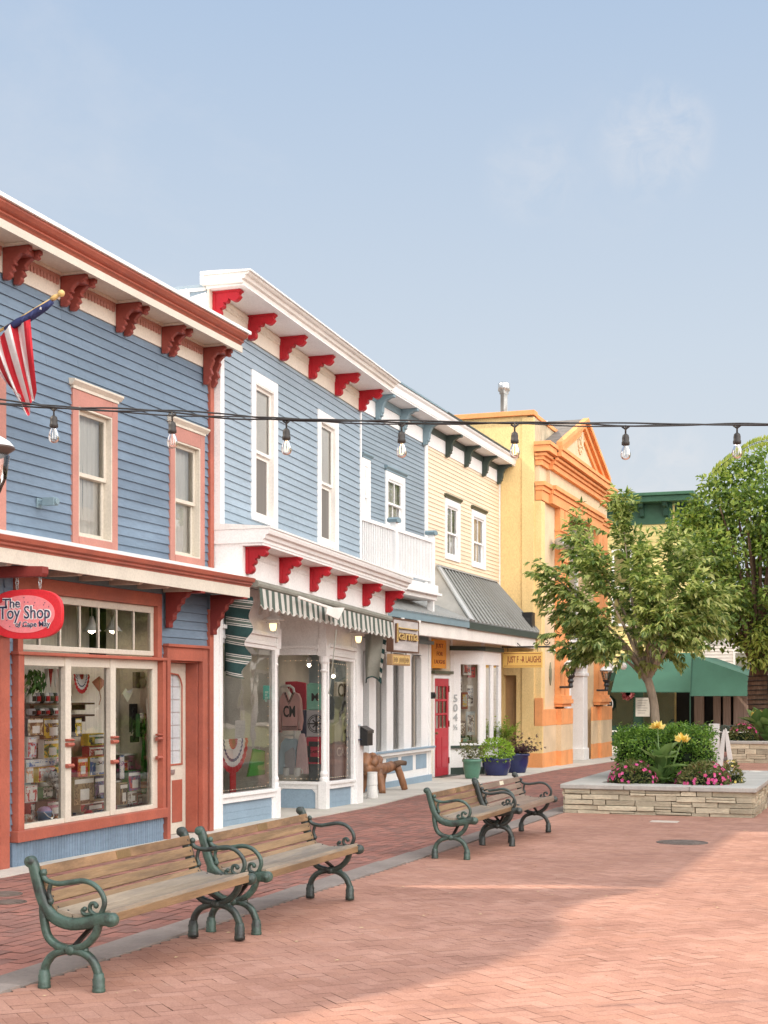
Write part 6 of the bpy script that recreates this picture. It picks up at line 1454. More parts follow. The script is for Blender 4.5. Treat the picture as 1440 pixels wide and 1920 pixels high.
# entablature
pe0,pe1=FY0+.75,YX(1146,FX+.44)
m=MB()
def ent(x,y0,y1,z0,z1): m.box(FX-.1,FX+x,y0,y1,z0,z1)
def endcap(x,z0,z1): m.box(FX-.35,FX-.1,FY0-x*.55,FY0+.0,z0,z1)
for (x,z0,z1) in ((.08,6.52,6.77),(.12,6.772,6.885),(.18,6.887,7.0)):
    ent(x,FY0-x*.6,FY1+x*.4,z0,z1); ent(x+.10,pe0,pe1,z0+.001,z1-.001)
m.build('architrave',M['stucco_orange'],yb,bevel=.008)
m=MB()
for (x,z0,z1) in ((.08,7.42,7.556),(.13,7.558,7.65),(.20,7.652,7.73),(.30,7.75,7.91),(.34,7.912,8.01)):
    ent(x,FY0-x*.7,FY1+x*.5,z0,z1); ent(x+.12,pe0,pe1,z0+.001,z1-.001)
m.build('cornice',M['stucco_orange'],yb,bevel=.008)
m=MB(); m.box(FX,FX+.09,pe0+.05,pe1-.05,7.001,7.42); m.build('entablature_frieze',M['stucco_tan'],yb)
# pediment
ymid=(pe0+pe1)/2; hz=8.01; az=ZX(1094,775,FX+.44)-.12; ox=.62
m=MB(); m.prism([(pe0+.2,hz),(pe1-.2,hz),(ymid,az-.28)],(FX-.12,0,0),(0,1,0),(0,0,1),(1,0,0),.30); tp=m.build('pediment',M['stucco_tan'],yb)
def rake(y0,y1,x0,x1,lo,hi,name,mat):
    m=MB(); dy=(ymid-y0); k=(az-hz)/(ymid-pe0)
    for s in (-1,1):
        yb_=ymid+s*(ymid-pe0)
        m.prism([(yb_,hz+lo),(ymid,az+lo),(ymid,az+hi),(yb_,hz+hi)],(x0,0,0),(0,1,0),(0,0,1),(1,0,0),x1-x0)
    return m.build(name,mat,yb,bevel=.006)
rake(0,0,FX+.181,FX+.34,-.16,.0,'raking_cornice',M['stucco_orange']); rake(0,0,FX+.28,FX+.44,.0,.13,'raking_crown',M['stucco_orange'])
rake(0,0,FX+.181,FX+.25,-.34,-.162,'raking_mould',M['stucco_orange'])
rake(0,0,FX-1.6,FX+.279,.0,.10,'pediment_roof',M['roof_slate'])
rake(0,0,FX-1.62,FX-.75,.102,.12,'roof_patch',M['flashing'])
m=MB(); m.prism([(.34*math.cos(a*.4),.42*math.sin(a*.4)) for a in range(16)],(FX+.181,ymid,hz+.75),(0,1,0),(0,0,1),(1,0,0),.03); m.prism([(.16*math.cos(a*.4),.22*math.sin(a*.4)) for a in range(16)],(FX+.212,ymid,hz+.75),(0,1,0),(0,0,1),(1,0,0),.05)
for k in range(8): m.ball((FX+.22,ymid+.26*math.cos(k*.785),hz+.75+.32*math.sin(k*.785)),.05,6)
m.build('pediment_crest',M['stucco_tan'],tp)
m=MB(); x,z=onY(945,772,SW+3); m.lathe([(.10,-.4),(.10,.50),(.13,.50),(.13,.56),(.17,.58),(.17,.78),(.13,.82),(.0,.83)],(x,SW+3,z),14,caps=False); m.build('vent_pipe',M['galv'],yb,smooth=True)
# fittings on the bank
y,z=onX(1034,1022,FX); t=thing('floodlight','round galvanised floodlight on the yellow facade above the tree','lamp',(FX,y,z))
m=MB(); m.lathe([(.0,-.02),(.22,0),(.26,.05),(.26,.25),(.20,.30),(.0,.31)],(FX+.35,y,z-.12),18,caps=False); m.build('housing',M['galv'],t,smooth=True)
m=MB(); m.beam((FX,y,z),(FX+.35,y,z+.02),.05,.05); m.lathe([(.07,0),(.07,.04)],(FX,y,z),10,axis='x'); m.build('arm',M['galv'],t)
y,z=onX(1031,1263,FX); m=MB(); m.prism([(-.11,.12),(-.06,.16),(0,.30),(.06,.16),(.11,.12),(.12,-.1),(.05,-.24),(0,-.32),(-.05,-.24),(-.12,-.1)],(FX+.0,y+.0,z),(0,1,0),(0,0,1),(1,0,0),.03); m.prism([(-.06,.1),(.06,.1),(.06,-.1),(0,-.18),(-.06,-.1)],(FX+.03,y,z),(0,1,0),(0,0,1),(1,0,0),.012)
tag(m.build('shield_plaque',M['verdigris'],None,bevel=.004),'green bronze shield plaque on tan stucco beside the yellow hanging sign','plaque')
x,z=onY(1036,1219,FY0-.02); m=MB(); m.box(x-.10,x+.0,FY0-.1,FY0-.0,z-.06,z+.02); m.ball((x+.03,FY0-.1,z-.03),.07,10,(1,1,.8)); tag(m.build('security_camera',M['white_plain'],None,bevel=.004),'white dome camera on corner of the yellow building under the bracket','camera')
def lantern(px,py,label):
    y,z=onX(px,py,FX+.45); X=FX+.45; t=thing('wall_lantern',label,'lantern',(FX+.2,y,z),'black wall lanterns on the yellow building')
    m=MB(); m.tube([(FX+.15,y,z-.52),(X,y,z-.52)],.03,8); m.lathe([(.05,-.54),(.07,-.5),(.05,-.42),(.09,-.36),(.06,-.3),(.11,-.24),(.12,-.2)],(X,y,z),12); 
    for k in range(6):
        a=k*math.pi/3; m.tube([(X+.10*math.cos(a),y+.10*math.sin(a),z-.2),(X+.17*math.cos(a),y+.17*math.sin(a),z+.06)],.008,5)
    m.lathe([(.19,.05),(.20,.06),(.20,.07),(.18,.08)],(X,y,z),18); m.lathe([(.04,.2),(.05,.24),(.02,.3),(0,.31)],(X,y,z),10,caps=False); m.build('frame',M['black_iron'],t)
    m=MB(); m.lathe([(.19,.081),(.17,.14),(.10,.19),(.03,.21),(0,.212)],(X,y,z),18,caps=False); m.build('cap',M['flashing'],t,smooth=True)
    m=MB(); m.lathe([(.09,-.19),(.155,.04)],(X,y,z),12,caps=False); m.build('glass',M['bulb_glass'],t,smooth=True)
    m=MB(); m.lathe([(.02,-.18),(.04,-.12),(.04,-.03),(.015,.0)],(X,y,z),10); m.build('bulb',M['lamp_glass'],t,smooth=True)
lantern(1070,1252,'black wall lantern with white cap left of the grey door column'); lantern(1137,1262,'black wall lantern with white cap right of the grey door column')
x,z=onY(1158,1252,FY1); m=MB(); m.box(FX-.2,FX+.15,FY1+.0,FY1+.3,z-.15,z+.2); m.tube([(FX+.1,FY1+.15,z),(FX+.45,FY1+.15,z+.05)],.06,8); m.ball((FX+.5,FY1+.15,z+.05),.12,10)
tag(m.build('security_lamp',M['white_plain'],None,bevel=.01),'white security fitting at far corner of the yellow building','lamp')

# ================================================================ GREEN TRIMMED CORNER BUILDING AND AWNING
GYc=58.0; gx=onY(1265,1000,GYc)[0]; gzT=onY(1265,930,GYc)[1]; gl0=-18
gb=thing('corner_restaurant_building','yellow clapboard corner building with dark green cornice behind the trees','building',(gx-3,GYc+4,gz(60)))
wx=[onY(1152,1000,GYc)[0],onY(1182,1000,GYc)[0]]
m=MB(); m.box(gl0,gx-.0,GYc,GYc+9,-1,gzT-.3); m.build('wall',M['yellow_siding'],gb)
m=MB(); clapY(m,GYc,gl0,gx,2.6,gzT-1.1,.13,.025,[(wx[0],wx[1],4,gzT-1.9)]); clap(m,gx,GYc,GYc+9,2.6,gzT-1.1,[],.13,.025); m.build('siding',M['yellow_siding'],gb)
m=MB(); m.box(gl0-.3,gx+.75,GYc-.75,GYc+9.5,gzT-.28,gzT-.05); m.box(gl0-.3,gx+.85,GYc-.85,GYc+9.5,gzT-.05,gzT+.08); m.build('cornice',M['green_trim'],gb,bevel=.02)
m=MB(); m.box(gl0,gx-.08,GYc-.06,GYc-.026,gzT-1.1,gzT-.281); m.box(gx+.026,gx+.06,GYc,GYc+9,gzT-1.1,gzT-.281); m.build('frieze',M['green_trim'],gb)
x=gx-.4
while x>gx-8:
    m=MB(); m.prism([(0,0),(.55,0),(.5,-.15),(.25,-.22),(.2,-.5),(0,-.55)],(x,GYc-.061,gzT-.285),(0,-1,0),(0,0,1),(1,0,0),.16); m.build('bracket',M['darkgreen_trim'],gb); x-=.95
y=GYc+.4
while y<GYc+8:
    m=MB(); m.prism([(0,0),(.55,0),(.5,-.15),(.25,-.22),(.2,-.5),(0,-.55)],(gx+.061,y,gzT-.285),(1,0,0),(0,0,1),(0,1,0),.16); m.build('bracket',M['darkgreen_trim'],gb); y+=.95
for (z0,z1) in ((4.2,7.3),):
    m=MB(); a,c=wx[0],wx[1]; m.box(a-.1,a,GYc-.08,GYc,z0,z1); m.box(c,c+.1,GYc-.08,GYc,z0,z1); m.box(a,c,GYc-.08,GYc,z1-.1,z1); m.box(a,c,GYc-.08,GYc,z0,z0+.1); m.box(a,c,GYc-.06,GYc,(z0+z1)/2-.05,(z0+z1)/2+.05); w=m.build('window',M['white_trim'],gb)
    m=MB(); m.face([(a,GYc-.03,z0),(c,GYc-.03,z0),(c,GYc-.03,z1),(a,GYc-.03,z1)]); m.build('pane',M['mirror_glass'],w)
m=MB(); m.box(gl0,gx,GYc-.3,GYc-.03,-1,2.6); m.build('ground_floor',M['darkgreen_trim'],gb)
m=MB()
for k in range(4):
    x0=gx-1.2-k*1.7; m.face([(x0,GYc-.31,.2),(x0+1.3,GYc-.31,.2),(x0+1.3,GYc-.31,2.0),(x0,GYc-.31,2.0)])
m.build('shop_pane',M['mirror_glass'],gb)
# awning (its own thing)
aY=GYc-2.4; ga=thing('green_awning','large plain green canvas awning over the corner restaurant tables','awning',(gx,aY,1.5))
xa0=onY(1146,1296,aY)[0]; xs_=onY(1294,1300,aY)[0]; zl_=onY(1294,1297,aY)[1]; zh_=onY(1294,1229,GYc-.1)[1]
Yn=aY-1.2; xe=onY(1424,1300,Yn)[0]; xs2=onY(1294,1300,Yn)[0]
m=MB(); m.face([(xa0,aY,zl_),(xs_,aY,zl_),(xs_,GYc-.3,zh_+.1),(xa0,GYc-.3,zh_+.1)]); m.face([(xa0,aY,zl_-.03),(xs_,aY,zl_-.03),(xs_,aY,zl_),(xa0,aY,zl_)]); m.build('canopy',M['awning_green'],ga)
z0n=onY(1294,1305,Yn)[1]; z1n=onY(1294,1229,Yn)[1]; z2n=onY(1424,1274,Yn)[1]; z3n=onY(1424,1305,Yn)[1]
m=MB(); n=16; rows=[]
for j in range(7):
    row=[]
    for i in range(n+1):
        u=i/n; v=j/6; zt=z1n+(z2n-z1n)*u; zb=z0n+(z3n-z0n)*u; row.append((xs2+(xe-xs2)*u,Yn+.06*math.sin(u*3.1)*math.sin(v*3.1)+v*.5*(1-u*.5),zb+(zt-zb)*v))
    rows.append(row)
m.grid(rows); m.build('end_panel',M['awning_green'],ga,smooth=True)
m=MB(); rows=[]
for j in range(3):
    rows.append([(xs2+(xe-xs2)*(i/8)-0.0,Yn+.5*(1-.5*i/8)+j*4.0,(z1n+(z2n-z1n)*(i/8))+.04*j) for i in range(9)])
m.grid(rows); m.build('street_canopy',M['awning_green'],ga,smooth=True)
m=MB()
for (px_,zz) in ((xs2,z0n),(xe,z3n)): m.tube([(px_,Yn+.02,zz),(px_,Yn+.05,gz(Yn))],.022,8)
m.tube([(xs2,Yn-.01,z0n),(xe,Yn-.01,z3n)],.015,6); m.tube([(xs2,Yn-.01,z0n),(xs2,Yn+.48,z1n)],.015,6); m.build('frame',M['darkgreen_trim'],ga)
# storefront posts under awning and dim inside
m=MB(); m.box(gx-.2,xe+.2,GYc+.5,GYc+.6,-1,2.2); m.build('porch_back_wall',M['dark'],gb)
m=MB()
for px_ in (1312,1348,1362,1386,1404): 
    x=onY(px_,1330,GYc+.2)[0]; m.box(x-.22,x+.16,GYc+.2,GYc+.4,-1,1.9)
m.build('porch_post',M['pink_wood'],gb)
# pale houses beyond
wh=thing('white_house','pale clapboard house with a gutter far behind the green awning','house',(0,76,gz(76)))
a=onY(1318,1300,74)[0]
m=MB(); m.box(a,a+14,74,86,-1.2,4.9); m.build('wall',M['white_siding'],wh)
m=MB(); clapY(m,74,a,a+14,-.9,4.8,.16,.03); m.build('siding',M['white_siding'],wh)
m=MB(); m.prism([(a-.4,4.9),(a+7,8.3),(a+14.4,4.9)],(0,73.6,0),(1,0,0),(0,0,1),(0,1,0),13); m.build('roof',M['grey_cheek'],wh)
for k in range(3):
    m=MB(); x=a+1.5+k*3; m.box(x,x+1,73.9,73.96,1.6,3.6); w=m.build('window',M['white_trim'],wh); m=MB(); m.face([(x+.1,73.89,1.7),(x+.9,73.89,1.7),(x+.9,73.89,3.5),(x+.1,73.89,3.5)]); m.build('pane',M['mirror_glass'],w)
# cafe chairs and tables
chair0=None
def make_chair(x,y,rz,label):
    global chair0
    if chair0 is None:
        t=thing('cafe_chair',label,'chair',(0,0,0),'dark green plastic chairs under the awning')
        m=MB(); m.box(-.24,.24,-.22,.24,.41,.44); m.build('seat',M['dark_green'],t,bevel=.01)
        m=MB()
        for k in range(7): 
            xx=-.2+k*.066; m.box(xx-.012,xx+.022,-.24,-.21,.46,.86+.05*math.sin(k/6*math.pi))
        m.tube([(-.24,-.225,.44),(-.24,-.24,.8),(-.15,-.25,.9),(0,-.25,.93),(.15,-.25,.9),(.24,-.24,.8),(.24,-.225,.44)],.022,6); m.build('backrest',M['dark_green'],t)
        for sx in (-1,1):
            for sy in (-1,1):
                m=MB(); m.tube([(sx*.22,sy*.2,.41),(sx*.24,sy*.23,0)],.02,6); m.build('leg',M['dark_green'],t)
            m=MB(); m.tube([(sx*.26,-.22,.66),(sx*.27,.1,.66),(sx*.25,.22,.42)],.02,6); m.build('armrest',M['dark_green'],t)
        chair0=t; r=t
    else: r=copy_tree(chair0)
    r.location=(x,y,gz(y)); r.rotation_euler=(0,0,rz); r['label']=label
    return r
for px_,Y,rz,lab in ((1192,53,.1,'dark green slatted cafe chair left of the planter tree trunk'),(1300,53,3.0,'dark green cafe chair just right of the awning seam'),(1318,53.5,.3,'dark green cafe chair second right of awning seam'),(1352,52.5,2.7,'dark green cafe chair behind the white menu boards'),(1372,53,.2,'dark green cafe chair at right end of the awning')):
    make_chair(onY(px_,1330,Y)[0],Y,rz,lab)
for i,(px_,Y,lab) in enumerate(((1165,50,'white topped cafe table behind left end of hedge'),(1325,50,'white topped cafe table behind right end of hedge'),(1385,50,'white topped cafe table left of the rear planter flowers'))):
    x=onY(px_,1360,Y)[0]; z=gz(Y); t=thing('cafe_table',lab,'table',(x,Y,z),'white topped tables under the green awning')
    m=MB(); m.box(x-.6,x+.6,Y-.4,Y+.4,z+.72,z+.75); m.build('tabletop',M['white_plain'],t,bevel=.01)
    m=MB(); m.tube([(x,Y,z+.72),(x,Y,z+.03)],.04,8); m.box(x-.3,x+.3,Y-.03,Y+.03,z,z+.03); m.box(x-.03,x+.03,Y-.3,Y-.031,z,z+.028); m.box(x-.03,x+.03,Y+.031,Y+.3,z,z+.028); m.build('pedestal',M['black_iron'],t)
x=onY(1205,1325,GYc-.4)[0]; m=MB(); z=onY(1205,1327,GYc-.4)[1]; m.box(x-.28,x+.28,GYc-.42,GYc-.38,z-.35,z+.4); m.cur=1
for k in range(6): m.box(x-.2,x+.2-.05*(k%3),GYc-.424,GYc-.421,z+.28-k*.1,z+.3-k*.1)
tag(m.build('menu_sheet',[M['white_plain'],M['grey_knit']],None),'white menu sheet posted on the dark restaurant front left of trunk','menu')
x,z=onY(1150,1320,GYc-.6); t=thing('round_sign','round black sign with white ring and hub at the corner of the restaurant','sign',(x,GYc-.6,z))
m=MB(); m.lathe([(.36,-.03),(.36,.03)],(x-.35,GYc-.6,z),28,axis='y'); m.build('board',M['black_plastic'],t)
m=MB()
m.lathe([(.32,-.04),(.35,-.04),(.35,-.02),(.32,-.02)],(x-.35,GYc-.6,z),28,axis='y',caps=False); m.lathe([(.10,-.04),(.13,-.04),(.13,-.02)],(x-.35,GYc-.6,z),20,axis='y',caps=False)
for k in range(12): a=k*.5236; m.ball((x-.35+.23*math.cos(a),GYc-.64,z+.23*math.sin(a)),.022,6)
m.build('ring',M['white_plain'],t)
x,z=onY(1178,1300,GYc-.5); m=MB()
for k in range(60):
    a=k*.2856; q=random.uniform(.10,.24); m.leaf(V(x+q*math.cos(a),GYc-.5,z+q*math.sin(a)),V(math.cos(a),-.6,math.sin(a))+rnd_dir_()*.9,.08,.13,V(0,-1,0))
m.lathe([(.10,0),(.17,-.04),(.24,0)],(x,GYc-.5,z),16,axis='y')
tag(m.build('wreath',leafmat('wreath_red',[(.28,.05,.06),(.45,.14,.14)],.1),None),'red flower wreath hung under left part of green awning','wreath')
# ================================================================ neighbours outside the frame (they shade the street and mirror in the glass)
nb=thing('neighbour_building','low shop building next to the toy shop towards the viewer','building',(-10,6,0))
m=MB(); m.box(-16,-8.1,-14,10.33,-.3,4.15); m.build('wall',M['white_siding'],nb)
m=MB(); m.box(-16.2,-7.75,-14.2,TY0-.11,4.15,4.35); m.prism([(-14,4.351),(10.33,4.351),(10.33,5.92),(10.0,5.75),(9.6,5.56),(9.1,5.46),(8.6,5.52),(8.1,5.66),(7.6,5.76),(7.1,5.74),(6.5,5.62),(5.8,5.38),(5.2,5.1),(4.6,4.85),(4,4.7),(-14,4.7)],(-7.8,0,0),(0,1,0),(0,0,1),(1,0,0),.3); m.build('cornice',M['white_trim'],nb)
def house(name,label,x0,x1,y0,y1,h,mat,trim,bays):
    t=thing(name,label,'building',((x0+x1)/2,(y0+y1)/2,gz((y0+y1)/2)))
    z0=gz(y1)-.1
    m=MB(); m.box(x0,x1,y0,y1,z0,h); m.build('wall',mat,t)
    m=MB(); m.box(x0-.5,x1+.3,y0-.3,y1+.3,h,h+.35); m.box(x0-.35,x0-.001,y0-.2,y1+.2,h-.5,h-.001); m.box(x0-1.9,x0-.001,y0,y1,2.9,3.15); m.build('cornice',trim,t)
    n=bays
    for k in range(n):
        y=y0+(y1-y0)*(k+.5)/n
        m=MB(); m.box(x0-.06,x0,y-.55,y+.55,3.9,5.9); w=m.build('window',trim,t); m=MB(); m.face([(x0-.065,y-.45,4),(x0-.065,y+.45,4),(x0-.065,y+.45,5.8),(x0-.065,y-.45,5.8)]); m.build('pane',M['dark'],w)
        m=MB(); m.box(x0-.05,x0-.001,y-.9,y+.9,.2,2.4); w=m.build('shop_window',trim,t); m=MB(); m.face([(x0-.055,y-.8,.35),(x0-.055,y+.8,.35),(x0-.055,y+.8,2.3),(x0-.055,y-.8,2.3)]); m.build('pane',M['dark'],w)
        m=MB(); m.lathe([(.11,0),(.11,.1),(.08,.15),(.07,2.6),(.12,2.7),(.12,2.8)],(x0-1.75,y-(y1-y0)/n/2,z0+.1),10); m.build('porch_column',trim,t)
        m=MB(); 
        pts=[(x0-1.75,y+(y1-y0)/n/2*math.cos(a*math.pi/12),2.35+.5*math.sin(a*math.pi/12)) for a in range(13)]; m.tube(pts,.06,6); m.build('porch_arch',trim,t)
    return t
house('pale_green_house','pale green porch house across the street reflected in the shop glass',6.8,16,47,66,7.5,M['pale_green'],M['white_trim'],6)
house('brick_shop','red brick shop across the street reflected in the shop glass',7.2,16,33,46.6,6.8,M['brick_red'],M['white_trim'],4)
house('cream_shop','cream shop across the street between the toy shop and the brick shop',7.5,16,12,32.6,6.2,M['cream_siding'],M['white_trim'],6)
house('far_white_shop','white shop across the street far down the mall',6.8,16,66.4,90,7.0,M['white_siding'],M['pale_green'],7)
# ================================================================ BENCHES
def arc(pts,n=4):
    """Catmull-Rom through the points"""
    P=[Vector(p) for p in pts]; out=[]
    for i in range(len(P)-1):
        a=P[max(0,i-1)]; b=P[i]; c=P[i+1]; d=P[min(len(P)-1,i+2)]
        for k in range(n):
            t=k/n; out.append(.5*((2*b)+(c-a)*t+(2*a-5*b+4*c-d)*t*t+(3*b-a-3*c+d)*t**3))
    out.append(P[-1]); return out
M['bench_shaded_black']=mk('bench_shaded_black_iron',(.034,.056,.046),rough=.4,var=.45,scale=10,spec=.6,bump=.35,bscale=70,dark=(.015,.018,.017),dthr=.52)  # far-end iron: black paint plus shade put into the colour
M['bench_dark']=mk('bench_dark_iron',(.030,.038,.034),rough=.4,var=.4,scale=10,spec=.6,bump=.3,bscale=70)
def make_bench(label):
    t=thing('park_bench',label,'bench',(0,0,0),'green cast iron park benches in a line along the bluestone strip')
    def end(y):
        sgn=1 if y>0 else -1
        def P(pts): return [(x,y,z) for x,z in pts]
        m=MB()
        def bar(pts,w,h,n=4):
            c=arc(P(pts),n); 
            prev=None; b=len(m.v); K=len(c)
            for i,p in enumerate(c):
                tg=(c[min(i+1,K-1)]-c[max(i-1,0)]).normalized(); nr=Vector((-tg.z,0,tg.x)); hh=h[0]+(h[1]-h[0])*i/(K-1) if isinstance(h,tuple) else h
                for (s,q) in ((1,.6),(.6,1),(-.6,1),(-1,.6),(-1,-.6),(-.6,-1),(.6,-1),(1,-.6)): m.v.append(tuple(p+nr*(hh/2*s)+Vector((0,w/2*q,0))))
            for i in range(K-1):
                for j in range(8): m.f.append((b+i*8+j,b+i*8+(j+1)%8,b+(i+1)*8+(j+1)%8,b+(i+1)*8+j)); m.m.append(0)
            m.f.append(tuple(b+j for j in range(8))); m.m.append(0); m.f.append(tuple(b+(K-1)*8+j for j in range(8))); m.m.append(0)
        bar([(-.088,.705),(-.072,.69),(-.05,.621),(-.018,.516),(.027,.432),(.096,.385),(.188,.368),(.296,.384),(.373,.404),(.425,.404)],.048,(.055,.074),5)
        m.lathe([(.0,-.026),(.028,-.026),(.032,-.02),(.032,.02),(.028,.026),(.0,.026)],(-.088,y,.708),14,axis='y',caps=False)
        m.lathe([(.0,-.03),(.012,-.03),(.014,-.026),(.034,-.025),(.039,-.02),(.039,.02),(.034,.025),(.0,.025)],(.43,y,.403),14,axis='y',caps=False)
        bar([(-.006,.47),(-.004,.40),(.022,.295),(.085,.243),(.177,.228),(.265,.255),(.327,.315),(.352,.385)],.045,.042,5)
        bar([(.0,.075),(.014,.135),(.058,.188),(.127,.214),(.177,.219),(.25,.211),(.311,.172),(.346,.105),(.350,.07)],.045,.042,5)
        m.lathe([(.0,-.033),(.022,-.033),(.03,-.022),(.03,.022),(.022,.033),(.0,.033)],(.177,y,.223),14,axis='y',caps=False)
        m.box(.075,.28,y-.012,y+.012,.214,.236)
        for x in (0,.350): m.lathe([(.036,-.012),(.038,.012),(.034,.02),(.037,.03),(.033,.036),(.036,.07),(.031,.078),(.029,.1),(.022,.105)],(x,y,0),12)
        frame=m.build('end_frame',M['bench_iron' if y<0 else 'bench_shaded_black'],t,smooth=True)
        m=MB()
        m.tube(arc(P([(-.012,.652),(.0,.62),(.028,.60),(.09,.59),(.165,.60),(.25,.612),(.32,.594),(.372,.545),(.387,.49),(.365,.437)]),5),.0155,8)
        m.tube(arc(P([(.045,.592),(.032,.55),(.034,.52),(.05,.488)]),5),[.013]*16,8); m.ball((.042,y,.487),.02,8); m.ball((-.005,y,.648),.022,8)
        m.tube(arc(P([(.37,.435),(.33,.428),(.295,.45),(.30,.485),(.325,.49),(.335,.475)]),5),.012,6); m.ball((.333,y,.478),.017,8); m.tube(arc(P([(.31,.435),(.262,.425),(.245,.445),(.262,.462)]),5),.011,6); m.ball((.262,y,.456),.015,8)
        m.build('armrest',M['bench_iron' if y<0 else 'bench_shaded_black'],frame,smooth=True)
    L=.92
    end(-L); end(L)
    # back slats follow the curve of the end frame
    bk=[(-.068,.690),(-.050,.616),(-.026,.540),(.004,.468)]
    for i,(x,z) in enumerate(bk):
        x2,z2=((-.050,.616),(-.026,.540),(.004,.468),(.045,.415))[i]
        c=V((x+x2)/2+.026,0,(z+z2)/2); u=V(x2-x,0,z2-z); hl=u.length/2-.0085; u.normalize(); nr=V(-u.z,0,u.x)
        m=MB(); m.obox(c,u*hl,V(0,L-.01,0),nr*.015); m.cur=1
        for sy in (-1,1): m.ball(tuple(c+nr*(-.012 if nr.x<0 else .012)+V(0,sy*(L-.045),0)),.009,6)
        s=m.build('back_slat',[M['bench_wood_top' if i==0 else 'bench_wood'],M['black_iron']],t,bevel=.004)
        if i==0:
            m=MB(); m.obox(c+nr*.0165*(1 if nr.x>0 else -1),u*(hl*.8),V(0,.085,0),nr*.003); m.build('plaque',M['brass'],s,bevel=.001)
    for i,(x0,z0,x1,z1) in enumerate(((.072,.422,.170,.398),(.178,.397,.292,.404),(.300,.405,.425,.430))):
        u=V(x1-x0,0,z1-z0); hl=u.length/2; u.normalize(); nr=V(-u.z,0,u.x)
        m=MB(); m.obox(V((x0+x1)/2,0,(z0+z1)/2)+nr*.012,u*hl,V(0,L-.01,0),nr*.014); m.cur=1
        for sy in (-1,1): m.ball(tuple(V((x0+x1)/2,sy*(L-.045),(z0+z1)/2)+nr*.026),.009,6,(1,1,.5))
        m.build('seat_slat',[M['bench_seat'],M['black_iron']],t,bevel=.004)
    m=MB(); m.box(.413,.432,-L+.02,L-.02,.385,.434); m.build('front_slat',M['bench_wood'],t,bevel=.004)
    for s in (-1,1):
        m=MB(); m.beam((.20,s*L,.25),(.20,s*(L-.34),.395),.03,.012); m.build('brace',M['black_iron'],t)
    return t
BXf=-4.56
b0=make_bench('nearest bench, with warm brown back slats and dark plaque, left front')
labs=['nearest bench, brown slatted with dark plaque, at left front of the brick paving','second bench from the viewer, brown slatted, its back to the sweater shop','third bench, brown slats and green end frame, right of the log seat','farthest bench, weathered grey brown slats and dark frame, beside the stone planter']
ends=[onG(198,1858)[1],onG(448,1767)[1],onG(487,1752)[1],onG(658,1690)[1],onG(879,1612)[1],onG(955,1586)[1],onG(962,1586)[1],onG(1031,1562)[1]]
yc=[(ends[0]+ends[1])/2,(ends[2]+ends[3])/2,ends[4]+.92,ends[7]-.92]
for i,y in enumerate(yc):
    o=b0 if i==0 else copy_tree(b0)
    xf=[onG(198,1858)[0],onG(487,1752)[0],onG(879,1612)[0],onG(1031,1562)[0]][i]-.37
    o.location=(xf,y,gz(y)+.012); o.rotation_euler=(math.atan(G)*0,0,0); o['label']=labs[i]
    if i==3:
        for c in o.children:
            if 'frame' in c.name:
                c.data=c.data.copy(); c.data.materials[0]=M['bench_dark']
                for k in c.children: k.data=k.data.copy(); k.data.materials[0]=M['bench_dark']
            if 'slat' in c.name:
                c.data=c.data.copy(); c.data.materials[0]=M['bench_grey']
                for k in c.children:
                    k.data=k.data.copy(); k.data.materials[0]=mk('pale_plaque',(.75,.70,.55),rough=.4)
# ================================================================ LOG SEAT
x0=-8.88; yq=YX(712,x0); z=gz(yq)+.015
lg=thing('log_seat','rustic polished log seat on splayed legs outside the grey blue shop','bench',(x0,yq,z))
m=MB(); m.tube(arc([(x0-.05,yq-.75,z+.43),(x0+.05,yq-.4,z+.44),(x0+.02,yq,z+.42),(x0+.05,yq+.4,z+.43),(x0,yq+.7,z+.45)],4),[.08,.11,.12,.115,.10,.11,.12,.115,.10,.10,.105,.10,.09,.09,.10,.09,.06],12)

for (aa,bb,rr_) in (((-.05,-.7,.45),(-.12,-.45,.68),.10),((-.02,-.5,.5),(-.1,-.15,.66),.085),((0,-.2,.48),(-.08,.15,.58),.075),((.05,-.6,.5),(.0,-.3,.60),.09)):
    m.tube(arc([(x0+aa[0],yq+aa[1],z+aa[2]),(x0+(aa[0]+bb[0])/2+.03,yq+(aa[1]+bb[1])/2,z+(aa[2]+bb[2])/2+.05),(x0+bb[0],yq+bb[1],z+bb[2])],4),[rr_*.7,rr_*1.1,rr_*.9,rr_*1.15,rr_,rr_*1.1,rr_*.9,rr_*.8,rr_*.45],9)
m.build('seat',M['log'],lg,smooth=True)
for dx,dy,sx,sy in ((.10,-.35,.12,-.12),(.14,.6,.12,.08),(-.12,-.3,-.1,-.1),(-.1,.55,-.1,.1)):
    m=MB(); m.tube(arc([(x0+dx,yq+dy,z+.42),(x0+dx+sx*.6,yq+dy+sy*.5,z+.2),(x0+dx+sx,yq+dy+sy,z)],3),[.075,.068,.072,.066,.07,.064,.062],10); m.build('leg',M['log'],lg,smooth=True)
m=MB(); m.tube([(x0+.04,yq+.55,z+.45),(x0+.16,yq+.72,z+.50),(x0+.24,yq+.80,z+.49)],[.075,.055,.045],10); m.build('branch_stub',M['bark_dark'],lg,smooth=True)
m=MB(); xq=-8.35; y2=YX(698,xq); zz=gz(y2)+.015
m.lathe([(.09,0),(.10,.02),(.09,.2),(.085,.22),(.095,.24),(.085,.42),(.09,.45),(.07,.45)],(xq,y2,zz),14); tag(m.build('planter_pot',M['white_plain'],None,smooth=False),'narrow white ribbed pot on pavement at foot of white pilaster','pot')
